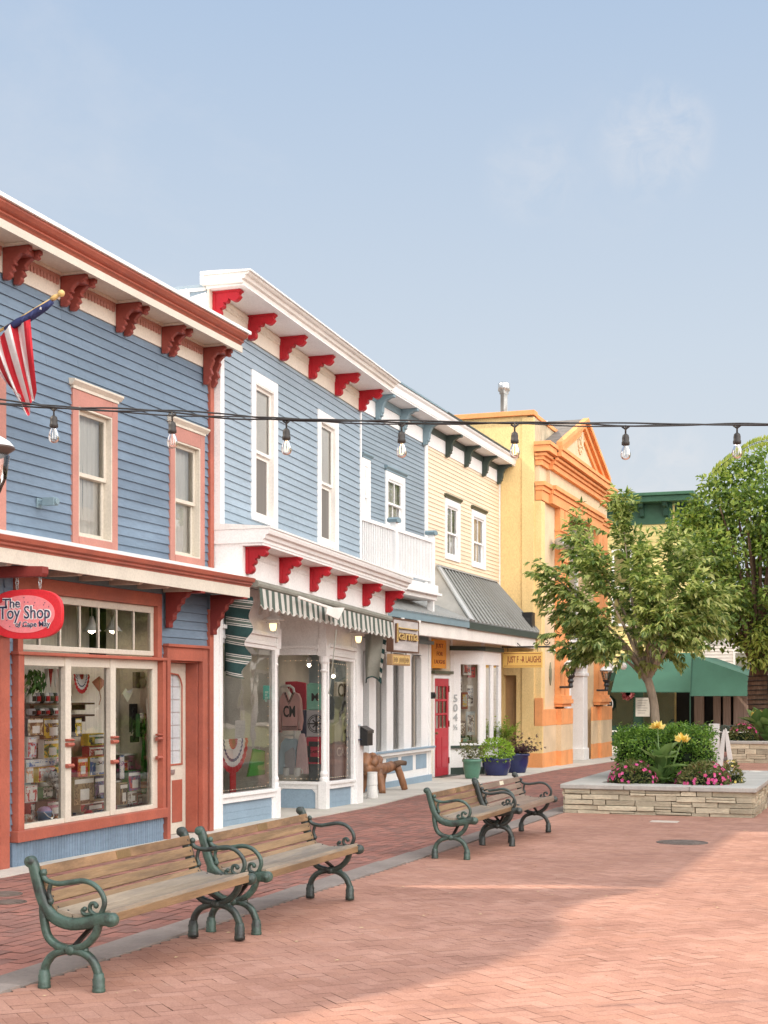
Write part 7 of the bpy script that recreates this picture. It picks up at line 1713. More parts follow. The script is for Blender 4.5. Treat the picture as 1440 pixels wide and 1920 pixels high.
# ================================================================ FOLIAGE HELPERS
def rnd_dir():
    while True:
        v=Vector((random.uniform(-1,1),random.uniform(-1,1),random.uniform(-1,1)))
        if .05<v.length<1: return v.normalized()
def leaf_ball(mb,c,r,n,size,asp=.5,droop=.0,shell=.55,upb=.3,sc3=(1,1,1)):
    c=Vector(c)
    for _ in range(n):
        d=rnd_dir(); rr=r*(shell+(1-shell)*random.random()**.5)
        p=c+Vector((d.x*sc3[0],d.y*sc3[1],d.z*sc3[2]))*rr
        dr=(d+rnd_dir()*.8+Vector((0,0,-droop))).normalized(); nr=(Vector((0,0,1))*upb+d+rnd_dir()*.6).normalized()
        L=size*random.uniform(.5,1.3); mb.leaf(p,dr,L*asp,L,nr)
# ================================================================ STONE PLANTERS
def planter(name,label,x0,x1,y0,y1,h,cop,rows):
    t=thing(name,label,'planter',((x0+x1)/2,(y0+y1)/2,gz(y0)))
    zb=gz(y1)-.05; zt=gz(y0)+h-cop
    m=MB(); th=.25
    m.box(x0+.03,x1-.03,y0+.03,y0+th,zb,zt); m.box(x0+.03,x1-.03,y1-th,y1-.03,zb,zt); m.box(x0+.03,x0+th,y0+th,y1-th,zb,zt); m.box(x1-th,x1-.03,y0+th,y1-th,zb,zt); m.build('core',M['stone_joint'],t)
    m=MB()
    def face(p,ux,n,L):
        z=gz(y0)-.03; rh=(zt-z)/rows
        for r in range(rows):
            hh=rh*random.uniform(.92,1.0); a=0
            while a<L-.02:
                w=min(random.uniform(.18,.62),L-a); w = L-a if L-a-w<.12 else w
                e=random.uniform(.0,.028); g=.005
                sub=1 if random.random()<.72 else 2
                for k in range(sub):
                    zz0=z+r*rh+k*rh/sub+g*.6; zz1=z+r*rh+(k+1)*rh/sub-g*.6; ee=e+random.uniform(-.008,.008)
                    c=Vector(p)+Vector(ux)*(a+w/2)+Vector(n)*(ee/2-.02); c.z=(zz0+zz1)/2
                    b=len(m.v); m.obox(c,Vector(ux)*(w/2-g),Vector(n)*(.03+ee/2),Vector((0,0,(zz1-zz0)/2)))
                    for q in range(b,b+8):
                        vv=m.v[q]; m.v[q]=(vv[0]+random.uniform(-.006,.006),vv[1]+random.uniform(-.006,.006),vv[2]+random.uniform(-.006,.006))
                a+=w
    face((x0,y0,0),(1,0,0),(0,-1,0),x1-x0); face((x1,y0,0),(0,1,0),(1,0,0),y1-y0); face((x0,y0,0),(0,1,0),(-1,0,0),y1-y0); face((x0,y1,0),(1,0,0),(0,1,0),x1-x0)
    m.build('stone_courses',M['stone'],t,bevel=.006)
    m=MB(); o=.06; w=.46; zc=zt+.001
    n=3
    for i in range(n): m.box(x0-o+(x1-x0+2*o)*i/n+.003,x0-o+(x1-x0+2*o)*(i+1)/n-.003,y0-o,y0+w,zc,zc+cop)
    m.box(x0-o,x0+w,y0+w+.005,y1+o,zc,zc+cop); m.box(x1-w,x1+o,y0+w+.005,y1+o,zc,zc+cop); m.box(x0+w+.005,x1-w-.005,y1-w,y1+o,zc,zc+cop)
    m.build('coping',M['coping'],t,bevel=.012)
    m=MB(); m.box(x0+th,x1-th,y0+th,y1-th,zb,zt+.02); m.build('soil',M['soil'],t)
    return zt+cop
pa=onG(1057,1524); pb=onG(1412,1533); py0=(pa[1]+pb[1])/2; px0,px1=pa[0],pb[0]
ztop=H-(1473-HY)/F*(onG(1235,1528)[1]*1/ray(1235,0)[1])
ph=ztop-gz(py0)
py1=py0+4.6
pz=planter('stone_planter','large ledge stone planter with grey coping in middle of the mall',px0,px1,py0,py1,ph,.07,5)
ra=onG(1366,1430); rz_=planter('stone_planter','smaller far ledge stone planter with yellow cannas at right edge',ra[0],ra[0]+3.0,ra[1],ra[1]+4.5,.62,.08,4)
soil=pz-.05
def at(px,py,Y): 
    x,z=onY(px,py,Y); return x,z
# hedge
def hedge(px0,px1,pytop,Y,dep,label,seed):
    random.seed(seed); x0,_=at(px0,1400,Y); x1,_=at(px1,1400,Y); zt=at((px0+px1)/2,pytop,Y)[1]
    t=thing('hedge_shrub',label,'shrub',((x0+x1)/2,Y+dep/2,soil))
    m=MB(); nx=9; pts=[]
    for k in range(70):
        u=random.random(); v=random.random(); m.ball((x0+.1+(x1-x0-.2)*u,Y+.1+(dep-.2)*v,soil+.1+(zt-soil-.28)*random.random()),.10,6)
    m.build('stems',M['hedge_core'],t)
    m=MB()
    for k in range(3000):
        f=random.random()
        if f<.5: p=V(random.uniform(x0,x1),Y+random.uniform(-.05,.12),random.uniform(soil,zt)); o=V(0,-1,.2)
        elif f<.8: p=V(random.uniform(x0,x1),Y+random.uniform(0,dep),zt+random.uniform(-.12,.05)+.05*math.sin(7*random.random())); o=V(0,-.2,1)
        elif f<.9: p=V(x0+random.uniform(-.05,.08),Y+random.uniform(0,dep),random.uniform(soil,zt)); o=V(-1,0,.2)
        else: p=V(x1-random.uniform(-.05,.08),Y+random.uniform(0,dep),random.uniform(soil,zt)); o=V(1,0,.2)
        edge=(zt-p.z)
        p.y+=.10*math.sin(p.x*5+p.z*7)+(.10 if edge<.1 else 0); p.z+=.03*math.sin(p.x*9+seed)
        L=random.uniform(.035,.065); m.leaf(p,(o+rnd_dir()*.9).normalized(),L*.62,L,(o+rnd_dir()*.5).normalized())
    for k in range(46):
        x=random.uniform(x0,x1); y=Y+random.uniform(0,dep*.7); hgt=random.uniform(.06,.20)
        for j in range(9):
            z=zt-.05+hgt*j/8; a=j*2.4; m.leaf(V(x,y,z),V(math.cos(a),math.sin(a),.7),.028,.055,V(0,0,1))
    m.build('leaves',M['hedge'],t)
hY=py0+1.35
hedge(1152,1236,1374,hY,1.0,'clipped dark green hedge left of the canna in the big planter',3)
hedge(1238,1328,1372,hY,1.0,'clipped dark green hedge right of the canna in the big planter',5)
random.seed(21)
def canna(px,py0_,Y,base,H1,nl,label,flowers,sc_=1.0):
    x,_=at(px,1400,Y); t=thing('canna_plant',label,'plant',(x,Y,base))
    m=MB()
    for k in range(nl):
        a=k*2.4+random.uniform(-.3,.3); el=random.uniform(.8,1.35) if k<nl*.6 else random.uniform(.25,.7); zb=base+H1*random.uniform(.0,.62)
        d=V(math.cos(a)*math.cos(el),math.sin(a)*math.cos(el),math.sin(el)); L=random.uniform(.32,.50)*sc_; w=L*random.uniform(.42,.52)
        side=d.cross(V(0,0,1)).normalized(); up=side.cross(d); p0=V(x,Y,zb)+d*.04
        K=8; rows=[]
        for i in range(K+1):
            u=i/K; ww=w*math.sin(math.pi*min(1,u*.96+.04))**.75*(1-.25*u); bend=-.20*L*u*u
            c=p0+d*(L*u)+V(0,0,bend); rows.append([c+side*ww*.5+up*ww*.18,c+side*ww*.25+up*ww*.03,c,c-side*ww*.25+up*ww*.03,c-side*ww*.5+up*ww*.18])
        m.grid(rows)
    m.build('leaves',M['canna'],t,smooth=True)
    s=MB()
    for (fx,fy) in flowers:
        X,Z=at(fx,fy,Y); s.tube([(x,Y,base),((x*.4+X*.6),Y-.02,(base+Z)/2),(X,Y,Z)],[.014,.012,.008],7)
    s.build('stem',M['canna'],t,smooth=True)
    for (fx,fy) in flowers:
        X,Z=at(fx,fy,Y); f=MB()
        for k in range(20): 
            d=rnd_dir(); d.z=abs(d.z)*.8-.2; f.leaf(V(X,Y,Z)+d*.02,(d+V(0,0,.3)),.085*sc_,.12*sc_,rnd_dir())
        f.build('flower',M['yellow_petal'],t)
canna(1240,0,py0+.75,soil,.62,40,'big leaved canna with yellow flowers in front of the hedge',[(1233,1365),(1279,1388)])
rsoil=rz_-.05
for i,(px_,fl,lab) in enumerate(((1420,[(1420,1342)],'canna with a yellow flower in the rear planter'),(1438,[(1439,1345)],'canna cut by right frame edge in the rear planter'))):
    canna(px_,0,ra[1]+1.0,rsoil,.8,20,lab,fl,1.6)
def impatiens(px,Y,base,rx,ry,hh,nl,nf,label,petal='pink',lf='impatiens',lsz=.06,fsz=.05,fl_top=.75):
    x,_=at(px,1400,Y); t=thing('flower_mound',label,'flowers',(x,Y,base))
    m=MB(); 
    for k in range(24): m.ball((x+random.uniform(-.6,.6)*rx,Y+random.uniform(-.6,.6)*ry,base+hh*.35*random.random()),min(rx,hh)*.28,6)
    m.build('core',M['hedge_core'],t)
    m=MB()
    for k in range(nl):
        d=rnd_dir(); d.z=abs(d.z); p=V(x+d.x*rx*random.uniform(.75,1.02),Y+d.y*ry*random.uniform(.75,1.02),base+.02+d.z*hh*random.uniform(.75,1.02))
        L=lsz*random.uniform(.7,1.3); m.leaf(p,(d+rnd_dir()*.7).normalized(),L*.45,L,(d+rnd_dir()*.4).normalized())
    m.build('leaves',M[lf],t)
    m=MB(); cl=[rnd_dir() for _ in range(9)]
    for k in range(nf):
        d=(random.choice(cl)+rnd_dir()*.45).normalized(); d.z=abs(d.z); 
        p=V(x+d.x*rx*1.04,Y+d.y*ry*1.04,base+.03+d.z*hh*1.05); L=fsz*random.uniform(.8,1.2)
        a=d.orthogonal().normalized(); b=d.cross(a)
        for j in range(5):
            th=j*1.2566+k; dd=a*math.cos(th)+b*math.sin(th)+d*.25; m.leaf(p,dd,L*.62,L*.62,d,.05)
    tag(m.build('blossoms',M[petal],t),kind='stuff')
impatiens(1187,py0+.62,soil,.37,.34,.36,1000,80,'pink impatiens mound at left front of the big planter')
impatiens(1318,py0+.66,soil,.40,.36,.36,1100,105,'pink impatiens mound at right front of the big planter')
impatiens(1372,py0+1.1,soil,.17,.2,.36,350,26,'small yellow flowered plant behind the right impatiens','yellow_petal','impatiens',.06,.045)
impatiens(1393,ra[1]+.7,rsoil,.45,.35,.5,700,50,'pink flowers at left end of the rear planter','pink','impatiens',.1,.08)
# ================================================================ SIGN BOARDS BEHIND THE PLANTER
for i,(px_,w_,Y,pt_,pb_,lean,lab) in enumerate(((1339,.20,py1+2.2,1357,1412,.06,'white rectangular menu board standing left of the two narrow boards'),(1352,.06,py1+1.6,1370,1428,.10,'narrow oval white board edge on, left of the pair'),(1368,.06,py1+1.9,1368,1425,-.14,'narrow oval white board edge on, right of the pair'))):
    x,zt=at(px_,pt_,Y); zb=gz(Y); t=thing('menu_board',lab,'sign board',(x,Y,zb)); m=MB()
    if i==0:
        m.box(x-w_/2,x+w_/2,Y-.015,Y+.015,zb+.25,zt); b_=m.build('board',M['white_plain'],t,bevel=.004)
        m=MB()
        for k in range(9): m.box(x-w_*.38,x+w_*(.36-.12*(k%3)),Y-.018,Y-.0155,zt-.10-k*.07,zt-.085-k*.07)
        m.build('lettering',M['grey_knit'],b_)
    else:
        n=20; pts=[(w_*.75*math.cos(2*math.pi*k/n),(zt-zb-.1)/2*math.sin(2*math.pi*k/n)) for k in range(n)]
        m.prism(pts,(x,Y,zb+.08+(zt-zb)/2),(1,0,0),(lean,0,1),(0,1,0),.03); m.build('board',M['white_plain'],t,bevel=.004)
    m=MB()
    for s in (-1,1): m.tube([(x+s*.05,Y+.03,zb+.5),(x+s*.12,Y+.3,zb)],.012,6); m.tube([(x+s*.05,Y+.0,zb+.35),(x+s*.08,Y-.05,zb)],.012,6)
    m.build('stand',M['black_iron'],t)
# ================================================================ TREES
def limb(mb,pts,r0,r1,n=8):
    c=arc(pts,4); K=len(c); mb.tube(c,[r0+(r1-r0)*i/(K-1) for i in range(K)],n)
random.seed(11)
tY=py0+2.6; tx,_=at(1236,1400,tY); fx,fz=at(1213,1268,tY)
tr=thing('cherry_tree','small spreading tree with drooping leaves in the stone planter','tree',(tx,tY,soil))
m=MB(); limb(m,[(tx,tY,soil),(tx-.04,tY,soil+.5),(at(1226,1320,tY)[0],tY,at(1226,1320,tY)[1]),(fx,tY,fz)],.082,.066,12)
spec=[(1100,1225,-.4),(1052,1160,.2),(1030,1085,-.3),(1075,1010,.3),(1120,1050,-.5),(1165,960,.0),(1178,1090,.6),(1215,1045,-.4),(1262,1030,.4),(1232,1120,-.7),(1300,1060,.1),(1330,1110,-.3),(1320,1160,.5),(1262,1165,-.8),(1120,1150,-.9),(1150,1205,-.9),(1290,1190,-.4),(1240,1200,.7),(1190,1150,.9),(1340,1125,.9)]
tips=[]
for (px_,py_,dy) in spec:
    px_=1182+(px_-1182)*.88; x,z=at(px_,py_,tY); e=V(x,tY+dy,z); s0=V(fx,tY,fz); mid=s0.lerp(e,.5)+V(random.uniform(-.1,.1),0,.12)
    limb(m,[s0-V(0,0,.1),s0.lerp(mid,.5)+V(0,0,.03),mid,e],random.uniform(.03,.045),.008,6); tips.append((mid,e))
m.build('trunk',M['bark'],tr,smooth=True)
m=MB()
for k in range(9):
    z=soil+.15+k*.085; 
    c=V(tx+(fx-tx)*((z-soil)/(fz-soil)),tY,z); m.tube([(c.x+.085*math.cos(a*.5236),c.y+.085*math.sin(a*.5236),z+.04*a/12) for a in range(13)],.006,4)
m.build('wire_wrap',M['cable'],tr)
m=MB()
def twig(p,d,L,n,size,mb):
    q=V(*p); d=d.normalized()
    for i in range(n):
        u=i/n; q=q+d*(L/n); d=(d+V(0,0,-.07)+rnd_dir()*.10).normalized()
        for s in (-1,1):
            sd=d.cross(V(0,0,1)); 
            if sd.length<.1: sd=rnd_dir()
            sd=sd.normalized()*s
            ld=(d*.55+sd*.6+V(0,0,random.uniform(-.9,.05))+rnd_dir()*.25).normalized(); Lf=size*random.uniform(.7,1.2); mb.leaf(q,ld,Lf*.42,Lf,(V(0,0,1)+sd*.5+rnd_dir()*.35).normalized(),.18)
    for s in range(3): mb.leaf(q,(d+V(0,0,-.3)+rnd_dir()*.4),size*.4,size,V(0,0,1)+rnd_dir()*.3,.18)
lt=MB()
for (mid,e) in tips:
    for k in range(40):
        u=random.random(); p=mid.lerp(e,u**.7)+rnd_dir()*.12
        out=(p-V(fx,tY,fz+.35)); out.z*=.6; d=(out.normalized()+rnd_dir()*.65+V(0,0,.25))
        twig(p,d,random.uniform(.25,.55),random.randint(5,9),.145,m)
# outline sprays that stick out
for (px_,py_,dx,dz) in ((1010,1075,-1,.35),(1025,1120,-1,-.1),(1060,1075,-.6,.6),(1078,990,-.5,1),(1090,975,-.4,1),(1168,955,.05,1),(1172,975,-.1,1),(1210,1012,-.2,1),(1255,1008,.3,1),(1285,1010,.6,.8),(1030,1190,-1,-.2),(1050,1205,-.8,-.5),(1345,1115,1,.2),(1350,1150,1,.1),(1335,1165,.8,-.1)):
    px_=1182+(px_-1182)*.93; x,z=at(px_,py_,tY); 
    for k in range(3): twig((x-dx*.12,tY+random.uniform(-.3,.3),z-dz*.12),V(dx,random.uniform(-.4,.4),dz)+rnd_dir()*.3,random.uniform(.25,.4),7,.125,lt if dz>.5 else m)
m.add(lt.v,lt.f); m.build('crown',M['leaf1'],tr)
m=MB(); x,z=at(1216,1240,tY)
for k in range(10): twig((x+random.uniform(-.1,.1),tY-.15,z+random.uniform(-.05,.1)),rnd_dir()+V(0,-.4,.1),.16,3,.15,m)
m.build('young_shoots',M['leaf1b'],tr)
# large tree
random.seed(4)
bY=ra[1]+2.4; bx,_=at(1424,1400,bY)
bt=thing('maple_tree','tall dense tree with thick wire wrapped trunk in the rear planter','tree',(bx,bY,rsoil))
m=MB(); fz2=at(1420,1250,bY)[1]
limb(m,[(bx+.1,bY,rsoil),(bx,bY,rsoil+.8),(bx-.06,bY,rsoil+1.6),(bx,bY,fz2)],.33,.27,14)
cc_=[]
def crown_pt(): 
    while True:
        px_=random.uniform(1285,1560); py_=random.uniform(850,1290)
        # outline in the photo
        top=975-((px_-1290)/110)*60 if px_<1400 else 914+abs(px_-1430)*.05
        if px_<1340: top=max(top,935+abs(px_-1320)*.9)
        bot=1175+(px_-1290)*.3 if px_<1400 else 1235
        if top<py_<bot: return px_,py_
for k in range(150):
    px_,py_=crown_pt(); x,z=at(px_,py_,bY); y=bY+random.uniform(-2.2,2.2)*(1-abs(py_-1080)/330)
    cc_.append(V(x,y,z))
for c in cc_[:34]:
    s0=V(bx,bY,fz2); mid=s0.lerp(c,.5)+V(0,0,.5); limb(m,[s0-V(0,0,.2),mid,c],.085,.015,6)
m.build('trunk',M['bark_dark'],bt,smooth=True)
m=MB()
for c in cc_: leaf_ball(m,c,random.uniform(.3,.8),165,.165,.66,.35,.45,.5)
spx=((1325,905),(1345,895),(1358,880),(1378,870),(1400,872),(1412,858),(1430,850),(1300,940),(1310,960),(1290,985))
for (px_,py_) in spx:
    x,z=at(px_,py_,bY)
    for k in range(22):
        zz=z-.9+1.1*k/22; leaf_ball(m,V(x+random.uniform(-.12,.12),bY+random.uniform(-.3,.3),zz),.12+.32*(1-k/22),7,.18,.6,.2,.3,.5)
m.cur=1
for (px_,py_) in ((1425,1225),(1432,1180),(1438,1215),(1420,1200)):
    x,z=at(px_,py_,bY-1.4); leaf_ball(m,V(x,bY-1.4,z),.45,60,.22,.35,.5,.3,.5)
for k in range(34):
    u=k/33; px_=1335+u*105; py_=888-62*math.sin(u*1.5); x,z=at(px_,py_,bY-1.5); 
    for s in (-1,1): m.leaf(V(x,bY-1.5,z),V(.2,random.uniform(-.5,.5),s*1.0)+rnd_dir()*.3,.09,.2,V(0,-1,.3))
m.build('crown',[M['leaf2'],M['leaf2b']],bt)
m=MB()
for k in range(13):
    z=rsoil+.2+k*.14; m.tube([(bx+.34*math.cos(a*.5236)-.02,bY+.34*math.sin(a*.5236),z+.07*a/12) for a in range(13)],.012,4)
m.tube([(at(1335+u*10.5,888-62*math.sin(u*.15),bY-1.5)[0],bY-1.5,at(1335+u*10.5,888-62*math.sin(u*.15),bY-1.5)[1]) for u in range(11)],.008,4)
m.build('wire_wrap',M['cable'],bt)
# more street trees further down the other side, seen only as reflections
for i,(x,y,lab) in enumerate(((3.6,33,'leafy tree across the mall in front of the brick shop'),(3.4,15,'leafy tree across the mall opposite the toy shop'))):
    c=copy_tree(bt); c.location=(x,y,gz(y)+.1); c.scale=(.62,.62,.62); c['label']=lab
# ================================================================ POTS
random.seed(9)
def pot(px,X,rad,hgt,mat,name,label):
    y=YX(px,X); z=gz(y)+.016; t=thing(name,label,'plant pot',(X,y,z),None); m=MB()
    m.lathe([(rad*.7,0),(rad*.75,.02),(rad*.95,hgt*.55),(rad*.98,hgt*.85),(rad*1.08,hgt*.88),(rad*1.08,hgt),(rad*.95,hgt),(rad*.9,hgt*.9)],(X,y,z),24); m.build('pot',mat,t,smooth=True)
    m=MB(); m.lathe([(.0,hgt*.9),(rad*.92,hgt*.9)],(X,y,z),18,caps=False); m.build('soil',M['soil'],t); return t,X,y,z+hgt
t,X,y,z=pot(885,-8.62,.20,.42,M['plant_green'],'green_pot','green glazed pot with thin leafy plant left of the blue pots')
m=MB()
for k in range(46): twig((X+random.uniform(-.12,.12),y+random.uniform(-.12,.12),z-.02),V(random.uniform(-.8,.8),random.uniform(-.8,.8),1.2),random.uniform(.2,.42),4,.07,m)
m.build('plant',M['impatiens'],t)
t,X,y,z=pot(931,-8.50,.34,.40,M['cobalt'],'blue_pot','wide cobalt blue pot with low bright green plant')
m=MB(); leaf_ball(m,V(X,y,z+.13),.40,1300,.055,.8,0,.5,.8,(1,1.1,.8)); m.build('plant',M['lime_plant'],t)
t,X,y,z=pot(968,-8.40,.30,.46,M['cobalt'],'blue_pot','cobalt blue pot with purple trailing plant, nearest the yellow building')
m=MB()
for k in range(60): twig((X+random.uniform(-.22,.25),y+random.uniform(-.2,.2),z),V(random.uniform(-.8,1),random.uniform(-.9,.7),.5),random.uniform(.25,.5),5,.085,m)
m.build('plant',M['purple_plant'],t)
t,X,y,z=pot(950,-8.80,.26,.5,M['cobalt'],'blue_pot','rear cobalt blue pot with tall feathery yellow green plant')
m=MB()
for k in range(110): twig((X+random.uniform(-.1,.1),y+random.uniform(-.1,.1),z+random.uniform(0,.45)),V(random.uniform(-1,1),random.uniform(-1,1),random.uniform(.3,1.5)),random.uniform(.25,.5),7,.06,m)
m.build('plant',M['fern'],t)
# ================================================================ TOY SHOP SIGN
Ys=11.62; xl,_=onY(-14,1150,Ys); xr_,_=onY(118,1150,Ys); _,zt=onY(60,1105,Ys); _,zb=onY(60,1198,Ys)
cx_,cz_=(xl+xr_)/2,(zt+zb)/2; hw,hh=(xr_-xl)/2,(zt-zb)/2
t=thing('toy_shop_sign','red rounded hanging sign reading The Toy Shop of Cape May','sign',(cx_,Ys,zb))
def rr(hw,hh,p=2.6,n=48): return [(hw*math.copysign(abs(math.cos(a))**(2/p),math.cos(a)),hh*math.copysign(abs(math.sin(a))**(2/p),math.sin(a))) for a in [2*math.pi*k/n for k in range(n)]]
m=MB(); m.prism(rr(hw,hh,2.9),(cx_,Ys-.025,cz_),(1,0,0),(0,0,1),(0,1,0),.05); m.build('board',M['sign_red'],t,bevel=.006)
m=MB(); m.prism(rr(hw*.84,hh*.76,2.1),(cx_-.01,Ys-.029,cz_),(1,0,0),(0,0,1),(0,1,0),.004); m.build('oval',M['sign_pink'],t)
def two(body,size,x,z,w,sh=.0):
    a=MB(); put_text(a,body,size,(x,Ys-.0305,z),(1,0,0),(0,0,1),.001,.009 if size>.1 else .004,width=w*1.04,shear=sh); a.build('letter_outline',M['white_plain'],t)
    a=MB(); put_text(a,body,size,(x,Ys-.034,z),(1,0,0),(0,0,1),.001,.001,width=w,shear=sh); a.build('lettering',M['navy'],t)
two('The',.12,cx_-hw*.40,cz_+hh*.43,hw*.50); two('Toy Shop',.17,cx_-.01,cz_+hh*.04,hw*1.45); two('of Cape May',.068,cx_+hw*.20,cz_-hh*.42,hw*.98)
m=MB()
for k in range(26):
    a=random.uniform(0,6.28); q=random.uniform(.55,.95); m.lathe([(.006,-.036),(.004,-.037)],(cx_+hw*.8*q*math.cos(a),Ys,cz_+hh*.72*q*math.sin(a)),6,axis='y')
m.build('confetti',M['navy'],t)
bz=onY(60,1070,Ys)[1]; xe_=onY(86,1070,Ys)[0]
m=MB(); m.prism([(-8.1,bz-.06),(xe_-.02,bz-.06),(xe_,bz-.03),(xe_,bz+.035),(-8.1,bz+.06)],(0,Ys-.05,0),(1,0,0),(0,0,1),(0,1,0),.10); tag(m.build('sign_beam',M['dark_red'],None,bevel=.008),'red wooden beam under the porch holding the toy shop sign','beam')
for px_ in (32,75):
    m=MB(); x=onY(px_,1100,Ys)[0]
    for k in range(3):
        zc=zt+.015+(bz-.06-zt)*(k+.4)/3; a=k%2
        m.tube([(x+(.016*math.cos(q*.6283) if a else 0),Ys+(0 if a else .016*math.cos(q*.6283)),zc+.030*math.sin(q*.6283)) for q in range(11)],.004,5)
    m.build('chain',M['galv'],t)
# ================================================================ FLAG
Yf=11.45; A0=V(*[-8.08,Yf,0]); ax_,az_=onY(118,548,Yf); bx_,bz_=onY(-52,652,Yf)
A1=V(ax_,Yf,az_); A0=V(bx_,Yf,bz_)
fl=thing('flag','striped flag in red, white and blue hanging from a slanted pole on the toy shop','flag',(A0.x,Yf,A0.z))
m=MB(); m.tube([A0,A1-(A1-A0).normalized()*.08],.014,8); m.ball(A1-(A1-A0).normalized()*.02,.034,12); m.tube([A1-(A1-A0).normalized()*.14,A1-(A1-A0).normalized()*.10,A1-(A1-A0).normalized()*.05],[.018,.026,.016],10); m.build('pole',M['pole_gold'],fl,smooth=True)
m=MB(); m.lathe([(.06,0),(.06,.02),(.025,.03),(.025,.09)],(-8.08,Yf,A0.z-.1),10,axis='x'); m.build('wall_bracket',M['black_iron'],fl)
ux=(A1-A0)
def PP(px,py,dy=0):
    x,z=onY(px,py,Yf+dy); return V(x,Yf+dy,z)
pts=[PP(98,565,-.0),PP(86,575),PP(70,585),PP(52,597),PP(34,604,-.01),PP(10,618,-.02)]
m=MB(); m.tube(pts,[.024,.034,.040,.040,.036,.026],10); 
for k in range(4): m.tube([PP(95-k*16,566+k*9,-.03),PP(88-k*16,577+k*9,-.05)],[.012,.016],6)
m.build('blue_canton',M['flag_blue'],fl,smooth=True)
m=MB()
for (px_,py_) in ((76,578),):
    c=PP(px_,py_,-.058); m.prism([(.016*math.cos(a*.628+.3)*(1 if a%2==0 else .42),.016*math.sin(a*.628+.3)*(1 if a%2==0 else .42)) for a in range(10)],c,(1,0,0),(0,0,1),(0,1,0),.003)
m.build('stars',M['flag_white'],fl)
# stripes as gathered cloth: top line along the pole, foot drawn together
tops=[(57,598),(44,604),(32,606),(19,608),(8,622),(0,632),(-8,632),(-16,640),(-26,645)]
bots=[(69,732),(64,752),(60,752),(57,760),(56,778),(52,780),(48,776),(43,757),(38,740)]
mids=[(62,665),(50,672),(42,675),(33,668),(22,680),(10,690),(2,690),(-6,700),(-14,705)]
ru=MB(); n=8
for i in range(8):
    ru.cur=i%2
    q=[]
    K=10
    def crv(j,u,v):
        a=(Vector(tops[j])*(1-u)+Vector(tops[j+1])*u); b=(Vector(mids[j])*(1-u)+Vector(mids[j+1])*u); c=(Vector(bots[j])*(1-u)+Vector(bots[j+1])*u)
        p=a*(1-v)**2+b*2*v*(1-v)+c*v*v
        return PP(p.x,p.y,-.05*math.sin((j+u)*2.3+v*2)-.02)
    for r_ in range(K):
        for s_ in range(3):
            ru.face([crv(i,s_/3,r_/K),crv(i,(s_+1)/3,r_/K),crv(i,(s_+1)/3,(r_+1)/K),crv(i,s_/3,(r_+1)/K)])
ru.build('stripes',[M['flag_red'],M['flag_white']],fl,smooth=True)
# ================================================================ STREET LAMP at left edge
dL=10.2; c=onD(-14,842,dL); x,y=c.x,c.y
sl=thing('street_lamp','black street lamp with white topped hood at left frame edge','street lamp',(x,y,gz(y)))
lx,ly=x-.55*CT,y-.55*ST
m=MB(); m.lathe([(.12,0),(.12,.3),(.08,.4),(.06,.6),(.05,1.8),(.045,2.9),(.07,3.0),(.05,3.05)],(lx,ly,gz(y)),14); m.build('post',M['black_iron'],sl,smooth=True)
m=MB(); m.lathe([(.05,-.32),(.10,-.2),(.12,-.05),(.09,-.02)],(x,y,c.z),14,caps=False); m.build('globe',M['bulb_glass'],sl,smooth=True)
m=MB(); m.lathe([(.03,-.3),(.05,-.2),(.05,-.12),(.02,-.08)],(x,y,c.z),10); m.build('bulb',M['lamp_glass'],sl,smooth=True)
m=MB(); m.lathe([(.07,-.06),(.155,.0),(.156,.015),(.10,.0)],(x,y,c.z),20,caps=False); m.build('hood',mk('lamp_hood',(.09,.06,.05),rough=.4),sl,smooth=True)
m=MB(); m.lathe([(.155,.016),(.12,.055),(.06,.09),(.02,.10),(.0,.13)],(x,y,c.z),20,caps=False); m.build('hood_top',M['flashing'],sl,smooth=True)
m=MB(); m.tube(arc([(lx,ly,gz(y)+3.0),(lx+.1*CT,ly+.1*ST,c.z+.25),(x-.2*CT,y-.2*ST,c.z+.32),(x,y,c.z+.12)],5),.02,8); m.build('neck',M['black_iron'],sl)
# ================================================================ STRING LIGHTS
DB=7.8
cp=[(-420,700),(-200,730),(-100,745),(0,757),(101,766),(213,772),(323,777),(430,784),(537,789),(645,793),(753,795),(860,796),(965,796),(1070,798),(1173,800),(1280,799),(1382,799),(1490,798),(1700,790),(1900,775)]
sl=thing('light_cable','bundle of black cables strung across the street at upper storey height','cable',onD(700,795,DB))
def dd(px): return DB+ (px-720)*.0004
for k in range(3):
    m=MB(); pts=[]
    for i,(px_,py_) in enumerate(cp):
        o=(math.sin(i*1.7+k*2.1)*3.2 if 2<i<17 else 0)*(1.3 if px_<600 else .8); pts.append(onD(px_,py_-3+o+ (k-1)*1.5,dd(px_)+.02*math.cos(i+k)))
    m.tube(arc(pts,5),.0048 if k<2 else .004,6); m.build('cable',M['cable'],sl,smooth=True)
bulbs=[(101,766,'leftmost string bulb, unlit, hanging in front of the toy shop between flag and window'),(323,777,'second string bulb from left, over the right toy shop window'),(537,790,'third string bulb from left, lit, before the pale blue clapboards'),(753,796,'fourth string bulb from left, lit, before the grey blue house'),(965,797,'fifth string bulb from left, lit, before the yellow building'),(1173,801,'sixth string bulb from left, hanging against the sky'),(1382,799,'rightmost string bulb, hanging above the large tree')]
protos={}
